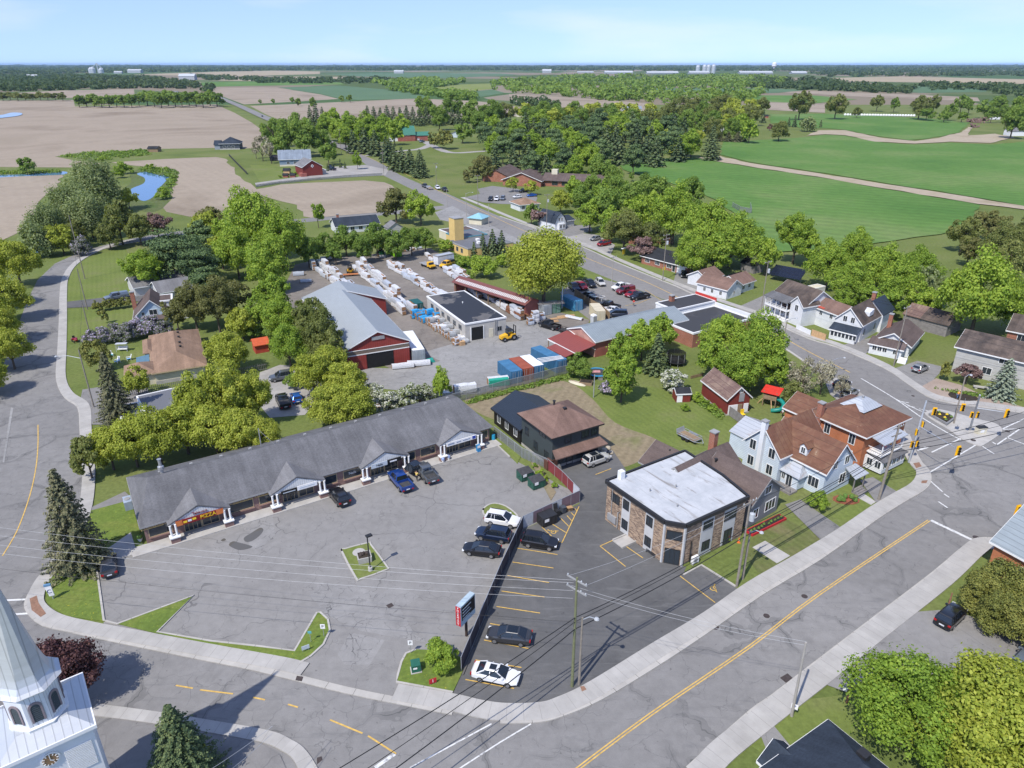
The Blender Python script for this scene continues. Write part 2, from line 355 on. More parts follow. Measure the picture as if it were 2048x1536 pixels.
MAIN_R=[(700,297),(722,308),(745,318),(775,334),(800,350),(850,372),(896,388),(950,412),(1000,433),(1076,459),(1162,493),(1231,524),(1305,554),(1350,572),(1394,592),(1452,612),(1527,637),(1615,677),(1671,694),(1768,736),(1821,771),(1875,801),(1982,817),(2048,826),(2500,850)]
MAIN_L=[(2500,960),(2000,930),(1822,906),(1815,880),(1790,840),(1730,803),(1680,770),(1620,730),(1564,693),(1500,660),(1437,632),(1330,600),(1240,566),(1175,540),(1100,508),(1040,482),(1000,466),(957,442),(906,418),(860,398),(827,380),(767,351),(735,332),(715,316),(698,303)]
sheet('road',G(MAIN_R+MAIN_L),.018,M_MAIN)
strip('road',smooth(G([(716,308),(696,298),(655,286),(600,264),(560,248),(530,236),(480,213),(440,196),(420,186),(408,177)]),5),11,.75,M_MAIN)
strip('road',smooth(G([(300,475),(350,468),(450,455),(607,441),(700,432),(800,424),(910,412)]),5),7.5,.022,M_MAIN)
strip('farm_road',smooth(G([(860,290),(840,298),(800,302),(760,306),(735,312)]),5),6,.06,M_GRAVEL)
strip('farm_road',smooth(G([(1010,300),(960,303),(900,305),(862,290),(850,283)]),5),6,.065,M_GRAVEL)
sheet('farm_road',G([(512,373),(560,365),(640,357),(770,351),(778,340),(730,330),(660,334),(640,346),(610,352),(510,366)]),.06,M_GRAVEL)

# ------------------------------------------------------------------ lots, yards, drives, lawns
LOTS=[
 ('mall_lot',M_LOT,[(190,1128),(236,1119),(520,1037),(993,890),(1020,915),(1065,940),(1110,965),(1150,985),(1159,1005),(1047,1059),(1004,1150),(924,1346),(800,1405),(688,1384),(560,1356),(406,1316),(254,1285),(208,1250)]),
 ('black_lot',M_DARK,[(1046,1060),(1159,1008),(1157,980),(1105,935),(1180,900),(1225,900),(1252,940),(1212,1040),(1330,1122),(1372,1134),(1366,1151),(1403,1131),(1478,1180),(1442,1214),(1335,1279),(1186,1374),(1128,1405),(1088,1418),(1020,1419),(957,1412),(906,1387),(925,1345),(1003,1150)]),
 ('lumber_yard',M_YARD,[(560,590),(590,530),(640,517),(760,507),(860,496),(900,520),(935,560),(1010,600),(1090,600),(1120,625),(1180,640),(1160,680),(1010,660),(905,700),(830,760),(700,700),(600,640)]),
 ('yard_paving',M_PAVED,[(845,705),(905,688),(1010,645),(1060,640),(1110,660),(1150,672),(1140,700),(1080,735),(1040,765),(960,787),(900,792),(740,775),(690,760),(705,735),(830,738),(880,722)]),
 ('store_lot',M_MAIN,[(1120,585),(1150,562),(1210,560),(1236,566),(1300,590),(1345,607),(1345,640),(1250,650),(1180,640),(1140,610)]),
 ('rear_lot',M_GRAVEL,[(520,745),(560,730),(620,735),(650,780),(610,830),(540,836),(510,800)]),
 ('driveway',M_GRAVEL,[(1165,492),(1130,478),(1150,465),(1195,470),(1230,490),(1220,512)]),
 ('driveway',M_MAIN,[(1080,463),(1110,452),(1180,450),(1185,462),(1120,478)]),
 ('driveway',M_LOT,[(1345,572),(1352,545),(1420,545),(1432,562),(1440,600),(1400,592)]),
 ('driveway',M_LOT,[(1470,617),(1530,590),(1560,600),(1538,630),(1527,638)]),
 ('driveway',M_LOT,[(1671,694),(1740,676),(1760,690),(1720,715)]),
 ('driveway',M_LOT,[(1778,741),(1835,722),(1890,735),(1862,765),(1838,780)]),
 ('plaza',M_BRICKPAVE,[(1835,778),(1872,757),(1920,770),(1975,795),(2048,815),(2200,835),(2200,838),(2048,827),(1982,818),(1880,803)]),
 ('church_drive',M_MAIN,[(186,1470),(235,1430),(330,1438),(420,1455),(500,1475),(560,1510),(600,1600),(300,1700),(150,1650)]),
 ('school_lot',M_PAVED,[(870,425),(905,412),(960,440),(1040,480),(1080,500),(1000,480),(930,450),(880,440)]),
 ('care_home_lot',M_MAIN,[(930,395),(960,388),(955,378),(985,372),(1035,378),(1075,395),(1070,410),(1000,408),(965,405)]),
 ('driveway',M_DARK,[(125,605),(240,592),(300,590),(300,600),(190,614),(125,617)]),
 ('driveway',M_MAIN,[(160,805),(165,780),(230,770),(290,760),(310,830),(260,850),(185,850)]),
 ('driveway',M_MAIN,[(172,1030),(178,1018),(250,984),(268,1000),(200,1022)]),
 ('driveway',M_ASPH,[(1570,1010),(1600,1000),(1680,1055),(1640,1080)]),
 ('driveway',M_ASPH,[(1720,962),(1745,955),(1795,985),(1752,1006)]),
 ('driveway',M_LOT,[(1741,1297),(1830,1225),(1900,1220),(2048,1270),(2048,1400),(1900,1420),(1760,1340),(1690,1385),(1650,1370)]),
 ('driveway',M_LOT,[(1520,1470),(1545,1450),(1610,1530),(1560,1570)]),
 ('driveway',M_GRAVEL,[(1640,740),(1690,765),(1740,800),(1700,820),(1660,790)]),
]
for i,(n,m,px) in enumerate(LOTS):sheet(n,G(px),.024+.004*i if n != 'mall_lot' else .022,m)
sheet('bare_lawn',ragged(smooth(G([(930,802),(985,772),(1075,756),(1140,766),(1185,798),(1230,845),(1305,875),(1330,895),(1300,912),(1240,935),(1205,905),(1100,860),(985,838)]),4,True),.7,1.3),.012,M_BARE)
sheet('lawn',G([(1150,770),(1290,770),(1400,800),(1500,870),(1520,900),(1480,905),(1380,900),(1290,880),(1225,848),(1180,800)]),.008,M_LAWN)
for px in ([(133,555),(150,530),(196,508),(250,495),(262,520),(300,560),(300,588),(133,603)],[(133,620),(300,604),(300,640),(180,680),(133,682)],
           [(1060,462),(960,414),(1020,400),(1060,418),(1062,448)],[(1160,565),(1168,545),(1200,552),(1235,573),(1228,582),(1205,566)],
           [(1235,518),(1290,520),(1370,552),(1340,566)],[(230,700),(300,690),(290,790),(200,800),(200,730)],[(500,330),(540,330),(660,350),(640,357),(520,364)],
           [(1480,1100),(1560,1030),(1655,1085),(1520,1150)],[(1600,1000),(1700,960),(1790,985),(1690,1045),(1600,1005)],[(1500,1490),(1600,1400),(1690,1390),(1720,1460),(1560,1530)]):
    sheet('lawn',G(px),.004,M_LAWN if px[0][0] != 1480 else M_DRYLAWN)
# raised lawns with concrete kerbs in and around the mall lot
def island(px,m,kerb=True,sm=0,open_=False,name='lawn_island'):
    pts=G(px);pts=smooth(pts,sm,not open_) if sm else pts
    slab(name,pts,.0,.13,m)
    if kerb:strip('kerb',pts+([] if open_ else [pts[0],pts[1]]),.22,.16,M_KERB,0)
slab('lawn',G([(176,1024),(262,1001),(279,1060),(286,1090),(272,1097),(262,1068),(216,1082),(192,1126),(210,1244),(132,1233),(96,1208),(90,1176),(102,1146),(130,1110),(152,1060)]),0,.12,M_WEEDY)
slab('lawn',G([(237,1249),(386,1194),(316,1264),(420,1283),(520,1294),(589,1303),(634,1227),(640,1226),(655,1240),(659,1262),(646,1290),(622,1312),(599,1326),(520,1311),(416,1288),(315,1268)]),0,.12,M_WEEDY)
for px in ([(192,1126),(208,1242),(235,1249),(388,1192),(315,1265),(420,1283),(520,1294),(589,1303),(634,1226),(641,1226),(656,1240),(660,1262),(647,1290),(622,1313),(599,1327)],[(1020,915),(985,882)],[(906,1386),(793,1365),(796,1350),(803,1325),(812,1308),(832,1300)],[(1472,1174),(1403,1131),(1366,1151)]):
    strip('kerb',G(px),.22,.15,M_KERB,0)
island([(684,1104),(690,1099),(736,1087),(742,1091),(773,1133),(772,1141),(722,1159),(712,1157)],M_LAWN,sm=2)
island([(966,1022),(975,1012),(990,1008),(1012,1014),(1034,1032),(1030,1044),(975,1034)],M_LAWN,sm=3)
slab('lawn',G([(812,1308),(832,1300),(880,1302),(930,1318),(925,1345),(906,1385),(793,1365),(796,1350),(803,1325)]),0,.11,M_WEEDY)
slab('lawn',G([(985,880),(1000,869),(1043,910),(1035,928)]),0,.1,M_LAWN)
slab('planting_bed',G([(1062,925),(1076,928),(1112,985),(1102,1002)]),0,.1,M_BARE)
# sidewalks: raised concrete ribbons
strip('sidewalk',smooth(G([(316,474),(250,483),(192,503),(150,528),(131,556),(127,585),(126,640),(124,700),(122,755),(136,788),(168,812),(172,860),(173,905),(178,950),(167,1030),(118,1120),(87,1160),(73,1190),(75,1215),(110,1240),(180,1257),(254,1271),(406,1300),(560,1328),(610,1340)]),5),1.7,.14,M_WALK,0)
strip('kerb',smooth(G([(150,1262),(254,1284),(406,1315),(520,1338),(688,1380),(805,1404),(906,1424)]),3),.75,.1,M_KERB,0)
strip('sidewalk',smooth(G([(790,1385),(906,1406),(957,1418),(1010,1425),(1082,1423),(1124,1411),(1190,1379),(1315,1301),(1420,1237),(1508,1175),(1607,1117),(1688,1067),(1753,1022),(1796,996),(1831,976),(1845,960),(1846,944),(1834,930),(1818,902),(1806,868)]),5),2.0,.14,M_WALK,0)
strip('sidewalk',smooth(G([(1395,1560),(1437,1510),(1500,1458),(1580,1396),(1640,1350),(1750,1263),(1885,1158),(1950,1098),(1978,1088),(2060,1098)]),5),2.3,.14,M_WALK,0)
strip('sidewalk',smooth(G([(925,395),(960,409),(1020,434),(1079,457),(1162,486),(1234,518),(1305,548),(1350,566),(1416,592),(1457,607),(1527,631),(1615,671),(1671,688),(1768,730),(1821,765),(1875,795),(1982,811),(2060,822)]),4),1.9,.14,M_WALK,0)
strip('sidewalk',smooth(G([(186,1420),(294,1434),(419,1454),(530,1474),(572,1491),(600,1512),(622,1560)]),5),1.25,.14,M_WALK,0)
slab('traffic_island',smooth(G([(1860,838),(1896,860),(1925,880),(1955,892),(1967,891),(1996,872),(2004,860),(1990,848),(1950,838),(1880,820),(1850,826)]),3,True),0,.15,M_CONC)
slab('gutter',G([(22,815),(27,816),(9,925),(5,925)]),0,.03,M_PAVED)
slab('path',G([(1505,1095),(1530,1082),(1580,1112),(1554,1127)]),0,.05,M_CONC)
slab('path',G([(1715,995),(1728,988),(1752,1004),(1742,1010)]),0,.05,M_CONC)
slab('path',G([(208,1104),(262,1066),(271,1096),(330,1085),(330,1092),(236,1119),(200,1122)]),0,.131,M_CONC)
for px in ([(60,1199),(74,1193),(78,1208),(93,1229),(82,1236),(64,1222)],[(1160,1375),(1168,1374),(1173,1381),(1164,1385)],[(1826,928),(1838,926),(1843,934),(1832,938)],[(1843,963),(1855,962),(1852,968),(1842,968)]):
    slab('tactile_plate',G(px),.13,.152,plain('rusty_plate',(.23,.13,.085),.8,0,.2,3,world=True))

for px in ([(1000,1443),(1076,1441),(1127,1428),(1203,1395),(1305,1334),(1406,1268),(1520,1189),(1639,1117),(1752,1037),(1802,1005),(1843,981),(1857,965),(1857,946),(1845,930),(1821,906),(1815,880),(1790,841),(1730,804),(1680,771),(1620,731),(1564,694),(1500,661),(1437,633)],[(1376,1540),(1500,1428),(1545,1396),(1628,1332),(1757,1233),(1869,1147),(1928,1097),(1958,1079),(2000,1080)],[(310,479),(250,488),(195,502),(150,524),(130,552),(122,585),(121,640),(119,700),(116,760),(132,795),(158,815),(163,860),(165,905),(170,950),(160,1030),(112,1115),(76,1165),(56,1200),(58,1222),(89,1249),(152,1263)],MAIN_R[8:-1],[(190,1416),(294,1428),(419,1448),(536,1468),(576,1484),(607,1506),(632,1545)]):
    strip('kerb',smooth(G(px),3),.55,.125,M_KERB,0)
# ------------------------------------------------------------------ painted markings
def dash(a,b,w,m,z=.032,name='road_marking'):strip(name,[P(*a),P(*b)],w,z,m)
def line(px,w,m,z=.032,off=0,sm=4):
    l=smooth(G(px),sm);l=offset_line(l,off) if off else l;strip('road_marking',l,w,z,m)
CL=[(1120,1565),(1300,1430),(1500,1293),(1640,1187),(1858,1041)]
line(CL,.12,M_YEL,.03,.13);line(CL,.12,M_YEL,.03,-.13)
line([(76,850),(76,890),(72,935),(60,990),(35,1060),(5,1112)],.14,M_YEL,.03)
for a,b in (((352,1371),(386,1377)),((400,1380),(466,1388)),((506,1395),(530,1400)),((576,1409),(596,1415)),((660,1440),(725,1467)),((736,1472),(792,1508))):dash(a,b,.16,M_YEL)
dash((790,1508),(750,1536),.35,M_WHT);dash((983,1446+2),(820,1536),.15,M_WHT);dash((1062,1448),(1000,1485),.14,M_WHT);dash((1000,1485),(915,1540),.14,M_WHT)
dash((10,1201),(53,1199),.3,M_WHT);dash((28,1229),(60,1227),.3,M_WHT)
dash((1862,1041),(1946,1081),.5,M_WHT)
CLM=[(722,309),(790,338),(850,368),(905,396),(960,421),(1033,463-8),(1100,484),(1175,517),(1290,563),(1381,606),(1460,632),(1540,662),(1620,705),(1700,745)]
line(CLM,.2,M_YEL,.03)
line([(722,755),(722,756)] if 0 else [(1722,757),(1789,797),(1840,833),(1895,866),(1922,880)],.25,M_WHT,.034)
line([(1789,797),(1850,826),(1905,840),(1960,846)],.2,M_WHT,.036)
for a,b in (((1800,803),(1818,806)),((1815,812),(1830,815)),((1838,818),(1856,822)),((1858,946),(1952,890)),((1863,905),(1924,876)),((1965,893),(1988,908)),((2003,859),(2048,838)),((2003,859),(2040,858)),((2040,858),(1993,890)),((1984,884),(1994,890)),((2013,875),(2060,893)),((1858,960),(1885,984)),((1888,988),(1898,995)),((1876,1003),(1895,1016))):dash(a,b,.22,M_WHT,.038)
MB().poly(G([(1834,900),(1850,893),(1858,895),(1850,898),(1836,902)],.04)).build('road_marking',M_WHT)['kind']='structure'
# stalls in the black lot
ST=[((1033,1097),(1115,1110)),((1025,1125),(1107,1137)),((1015,1152),(1098,1166)),((1003,1183),(1089,1195)),((993,1214),(1080,1227)),((980,1248),(1066,1263)),((968,1281),(1057,1298)),((951,1321),(1043,1336)),((931,1360),(1028,1378)),((1191,950),(1222,938)),((1360,1153),(1430,1206)),((1200,1093),(1231,1079)),((1200,1093),(1251,1134)),((1231,1079),(1286,1117)),((1158,1014),(1124,1086)),((1124,1086),(1070,1070)),((1084,1055),(1103,1073)),((1098,1045),(1132,1066)),((1122,1038),(1138,1054)),((1134,1032),(1143,1042)),((1142,1026),(1148,1032)),((1150,1018),(1153,1022))]
for a,b in ST:dash(a,b,.12,M_YEL,.135 if 0 else .2 if 0 else .075,'stall_line')
for a,b in (((1250,612),(1276,607)),((1276,607),(1300,598)),((1290,580),(1335,610))):dash(a,b,.12,M_YEL,.12 if 0 else .075,'stall_line')
# wheelchair symbols
def wheelchair(u,v,s,rz):
    c=P(u,v,.08);mb=MB();q=lambda x,y:(c.x+s*(x*cos(rz)-y*sin(rz)),c.y+s*(x*sin(rz)+y*cos(rz)),.08)
    for k in range(10):
        a0,a1=radians(120+27*k),radians(120+27*(k+1))
        mb.poly([q(.5*cos(a0),.5*sin(a0)),q(.5*cos(a1),.5*sin(a1)),q(.36*cos(a1),.36*sin(a1)),q(.36*cos(a0),.36*sin(a0))])
    for (x0,y0),(x1,y1) in (((-.1,.9),(0,.1)),((0,.1),(.45,.1)),((.45,.1),(.65,-.45)),((-.06,.55),(.3,.5)),((.65,-.45),(.85,-.4))):
        dx,dy=x1-x0,y1-y0;l=hypot(dx,dy);nx,ny=-dy/l*.07,dx/l*.07
        mb.poly([q(x0+nx,y0+ny),q(x1+nx,y1+ny),q(x1-nx,y1-ny),q(x0-nx,y0-ny)])
    mb.poly([q(-.1+.15*cos(k),1.08+.15*sin(k)) for k in (0,1.05,2.1,3.14,4.19,5.24)])
    mb.build('wheelchair_marking',M_YEL)['kind']='structure'
wheelchair(1107,1064,.75,.9);wheelchair(1426,1177,.75,-.6)
# puddles, patches, manholes, drains
M_PUD=new('puddle',.08,0,.5);setc(M_PUD[1],M_PUD[2],(.105,.098,.085));M_PUD=M_PUD[0]
for px in ([(458,1091),(466,1083),(480,1086),(496,1090),(505,1094),(492,1099),(476,1100)],[(488,1076),(503,1066),(520,1056),(527,1060),(520,1071),(505,1082),(492,1084)],[(442,1081),(448,1077),(452,1080),(446,1083)]):sheet('puddle',ragged(smooth(G(px),4,True),.22,.5),.034,M_PUD)
M_PATCH=asphalt('patched_asphalt',(.245,.238,.228),.2,.2,.1,dust=(.28,.272,.26))
for px in ([(640,1165),(720,1175),(790,1200),(830,1270),(850,1277),(850,1285),(720,1262),(650,1230),(620,1190)],[(700,1265),(770,1280),(740,1330),(690,1330),(675,1310)],[(760,1190),(790,1170),(840,1193),(800,1220)],[(500,1040),(545,1030),(550,1070),(520,1100),(498,1095)]):
    PZ=globals().get('PZ',.0275)+.0006;sheet('asphalt_patch',G(px),PZ,M_PATCH)
def disc(u,v,r,m,z,name):
    c=P(u,v);return tag(MB().prism([(c.x+r*cos(k*pi/8),c.y+r*sin(k*pi/8)) for k in range(16)],0,z).build(name,m),kind='structure')
M_IRON=plain('cast_iron',(.07,.055,.05),.7,.3,.2,4,world=True)
for u,v,r in ((1430,1254,.42),(1952,1075,.4),(1609,1193,.35),(1533,1232,.35),(1556,1165,.3),(718,1106,1.0 if 0 else .8),(1946,882,.4),(2015,863,.35),(1826,792,.3)):disc(u,v,r,M_IRON if r != .8 else M_CONC,.15 if r==.8 else .045 if u != 1946 else .165,'manhole_cover')
for px in ([(772,1211),(783,1206),(788,1212),(778,1217)],[(594,1353),(607,1355),(604,1364),(591,1362)],[(1560,1356),(1575,1347),(1587,1358),(1572,1366)],[(634,1516),(643,1513),(645,1520),(634,1529)]):slab('drain_grate',G(px),0,.11 if px[0][0]==594 else .04,M_IRON)
# plaza bed, shrubs' bed
slab('flower_bed',smooth(G([(1896,790),(1910,783),(1935,788),(1956,798),(1945,803),(1915,801)]),4,True),0,.15,M_MULCH)
# ------------------------------------------------------------------ building materials
def siding(name,c,pitch=.28,vertical=False,rough=.6,var=.09):
    m,t,b=new(name,rough,0,.3);o=objc(t);s=sep(t,o)
    v=math_(t,'ADD',s[0],s[1]) if vertical else s[2]
    g=math_(t,'PINGPONG',v,pitch/2)
    col=ramp(t,noise(t,o,.7,5,.6),[(.3,shade(c,1-var)),(.7,shade(c,1+var))])
    col=mix(t,math_(t,'LESS_THAN',g,.022),col,shade(c,.62));setc(t,b,col);bump(t,b,g,.4,.05)
    MATS[name]=m;return m
def brick(name,c1,c2,mortar,s=3.2,w=.5,h=.18):
    m,t,b=new(name,.9,0,.2);o=objc(t);x,y,z=sep(t,o)
    vec=nd(t,'CombineXYZ',{0:math_(t,'ADD',x,y),1:z}).outputs[0]
    br=nd(t,'TexBrick',{'Vector':vec,'Color1':c4(c1),'Color2':c4(c2),'Mortar':c4(mortar),'Scale':s,'Mortar Size':.02,'Brick Width':w,'Row Height':h,'Bias':0.0}).outputs[0]
    setc(t,b,mix(t,1,br,ramp(t,noise(t,o,.6,4),[(.3,.85),(.7,1.12)]),'MULTIPLY'));MATS[name]=m;return m
def shingle(name,c,c2=None,streak=.15,pitch=.3,yrun=True):
    m,t,b=new(name,.92,0,.15);o=objc(t);z=sep(t,o)[2]
    col=ramp(t,noise(t,o,.35,5,.6),[(.3,shade(c,1-streak)),(.7,c2 or shade(c,1+streak))])
    col=mix(t,1,col,ramp(t,noise(t,mapping(t,o,(0,0,0),(4,4,12)),1,2,.8),[(.3,.82),(.7,1.15)]),'MULTIPLY')
    st=noise(t,mapping(t,o,(0,0,0),(1.1,.09,.09) if yrun else (.09,1.1,.09)),1.3,4,.6);col=mix(t,1,col,ramp(t,st,[(.3,.82),(.7,1.13)]),'MULTIPLY')
    setc(t,b,col);bump(t,b,math_(t,'PINGPONG',z,pitch/4),.3,.03);MATS[name]=m;return m
def seam(name,c,axis=0,pitch=.6,rust=None,rough=.45,metal=.0,var=.08,patch=None,streaky=(.5,.5,3)):
    """standing seam or ribbed sheet metal, optionally rusting"""
    m,t,b=new(name,rough,metal,.4);o=objc(t);s=sep(t,o)
    g=math_(t,'PINGPONG',s[axis],pitch/2);n=noise(t,mapping(t,o,(0,0,0),streaky),.8,6,.68,.4)
    col=ramp(t,n,[(.3,shade(c,1-var)),(.7,shade(c,1+var))])
    if rust:col=mix(t,ramp(t,noise(t,o,.28,6,.7,.8),rust[1]),col,rust[0])
    if patch:col=mix(t,ramp(t,noise(t,mapping(t,o,(0,0,0),(1.3,.6,1)),1.1,5,.65,.6),patch[1]),col,patch[0])
    col=mix(t,math_(t,'LESS_THAN',g,.035),col,shade(c,.72));setc(t,b,col);bump(t,b,math_(t,'LESS_THAN',g,.05),.35,.04)
    MATS[name]=m;return m
M_TRIM=plain('white_trim',(.72,.72,.71),.6,0,.05)
M_BLKTRIM=plain('black_trim',(.025,.025,.027),.5,0,.1)
M_GREYTRIM=plain('grey_trim',(.28,.28,.28),.6,0,.08)
M_TAN=plain('tan_trim',(.42,.33,.2),.7,0,.08)
M_GLASS=new('window_glass',.12,0,.6);setc(M_GLASS[1],M_GLASS[2],(.028,.036,.045));M_GLASS=M_GLASS[0]
M_INSHADE=plain('interior_shade_black',(.012,.012,.013),.9,0,.2)  # near-black colour standing in for the shade inside open doorways
M_BRICKR=brick('red_brick',(.33,.115,.065),(.26,.085,.05),(.30,.22,.18))
M_BRICKP=brick('pinkish_brown_brick',(.25,.145,.125),(.205,.115,.10),(.25,.2,.18))
M_BRICKM=brick('mixed_tan_brick',(.44,.31,.205),(.115,.07,.05),(.33,.28,.23),1.25,.55,.2)
M_BRICKO=brick('orange_brick',(.46,.15,.062),(.38,.12,.05),(.34,.2,.13))
M_WSID=siding('white_siding',(.64,.655,.67));M_BLUSID=siding('pale_blue_siding',(.52,.59,.655))
M_GSID=siding('grey_siding',(.20,.205,.215));M_DKSID=siding('charcoal_green_siding',(.052,.064,.066),.22)
M_LBLUE=siding('light_blue_siding',(.45,.56,.66));M_GREYST=siding('pale_grey_siding',(.40,.395,.375),.9)
M_BLKSID=siding('black_board_siding',(.016,.015,.015),.3,True);M_REDSID=siding('dark_red_boards',(.185,.035,.028),.35,True)
M_REDMET=siding('red_ribbed_wall',(.24,.042,.034),.45,True);M_PINKW=plain('faded_red_wall',(.42,.235,.19),.9,0,.3,.5)
M_REDW=plain('dull_red_wall',(.31,.105,.08),.9,0,.2,.5);M_CREAM=plain('cream_wall',(.56,.52,.40),.8,0,.06,.5);M_YELW=plain('yellow_block_wall',(.62,.44,.17),.85,0,.07,.6)
M_BLOCK=plain('pale_block_wall',(.42,.405,.375),.9,0,.1,.6);M_STUC=plain('grey_panel',(.46,.46,.455),.85,0,.08,.8);M_WHITEW=plain('white_wall',(.66,.67,.68),.8,0,.06,.5)
M_SH_GREY=shingle('grey_shingle',(.128,.128,.134),None,.16);M_SH_LITE=shingle('light_grey_shingle',(.17,.168,.172),None,.1)
M_SH_BRN=shingle('brown_shingle',(.175,.112,.09));M_SH_TAN=shingle('tan_shingle',(.25,.165,.115));M_SH_DBRN=shingle('dark_brown_shingle',(.115,.088,.08))
M_SH_BLK=shingle('black_shingle',(.03,.032,.036));M_SH_NAVY=shingle('slate_blue_shingle',(.034,.044,.06));M_SH_BLUE=shingle('blue_grey_shingle',(.20,.235,.28))
M_SH_OLD=shingle('weathered_shingle',(.085,.072,.068),(.15,.115,.095),.4)
M_RUST=seam('rusted_metal_roof',(.135,.06,.036),0,.9,((.21,.12,.07),[(.48,0),(.68,.75)]),.75,0,.2,((.42,.34,.24),[(.66,0),(.72,.55)]))
M_RUSTD=seam('old_brown_metal_roof',(.145,.09,.075),0,.7,((.30,.22,.16),[(.46,0),(.7,.8)]),.7,0,.15)
M_METGREY=seam('grey_metal_roof',(.285,.31,.325),1,.75,None,.5,.0,.05);M_METBLUE=seam('blue_grey_metal_roof',(.225,.26,.28),1,.55,None,.5,0,.12)
M_METDARK=seam('dark_blue_metal_roof',(.022,.03,.042),1,.45,None,.4,0,.1);M_METRED=seam('red_metal_roof',(.23,.06,.052),1,.5,None,.55,0,.06)
M_METSIL=seam('silver_metal_roof',(.48,.50,.52),0,.6,((.30,.16,.09),[(.6,0),(.75,.7)]),.4,.3,.08);M_METGRN=seam('green_metal_roof',(.05,.18,.13),1,.6,None,.5,0,.08)
M_METSIL2=seam('church_metal_roof',(.50,.52,.54),0,.55,None,.4,.35,.07);M_REDSHED=seam('maroon_metal_roof',(.165,.06,.052),1,.5,None,.55,0,.1)
def membrane():# patched white roofing
    m,t,b=new('white_roof_membrane',.7,0,.3);o=objc(t)
    c=ramp(t,noise(t,o,.5,6,.65,.3),[(.3,(.36,.375,.39)),(.7,(.49,.50,.51))])
    c=mix(t,ramp(t,noise(t,mapping(t,o,(0,0,.25),(.3,2.2,1)),.55,5,.65,.7),[(.55,0),(.66,.75)]),c,(.2,.18,.16))
    g=math_(t,'LESS_THAN',math_(t,'PINGPONG',sep(t,o)[0],.9),.02);c=mix(t,math_(t,'MULTIPLY',g,.35),c,(.3,.3,.3))
    setc(t,b,c);return m
M_MEMB=membrane()
def wetroof(name,c,c2,sc=.13):
    m,t,b=new(name,.75,0,.3);o=objc(t);n=noise(t,o,sc,6,.55,.3)
    setc(t,b,mix(t,ramp(t,n,[(.455,0),(.475,1)]),ramp(t,noise(t,o,.7,4),[(.3,shade(c,.85)),(.7,shade(c,1.15))]),c2));MATS[name]=m;return m
M_TAR=wetroof('patchy_tar_roof',(.115,.11,.108),(.028,.032,.042));M_FLATDK=wetroof('dark_flat_roof',(.055,.055,.06),(.045,.046,.05));M_FLATGR=wetroof('grey_flat_roof',(.15,.155,.165),(.13,.135,.15))
M_SOLAR=seam('solar_panel',(.012,.016,.03),0,1.05,None,.25,0,.1)
M_RAIL=plain('white_railing',(.7,.7,.7),.6,0,.05)
M_WOOD=plain('weathered_wood',(.24,.17,.105),.85,0,.2,2);M_NEWWOOD=plain('new_lumber',(.48,.31,.165),.8,0,.18,3);M_GREYWOOD=plain('grey_boards',(.20,.185,.175),.9,0,.2,1.5)

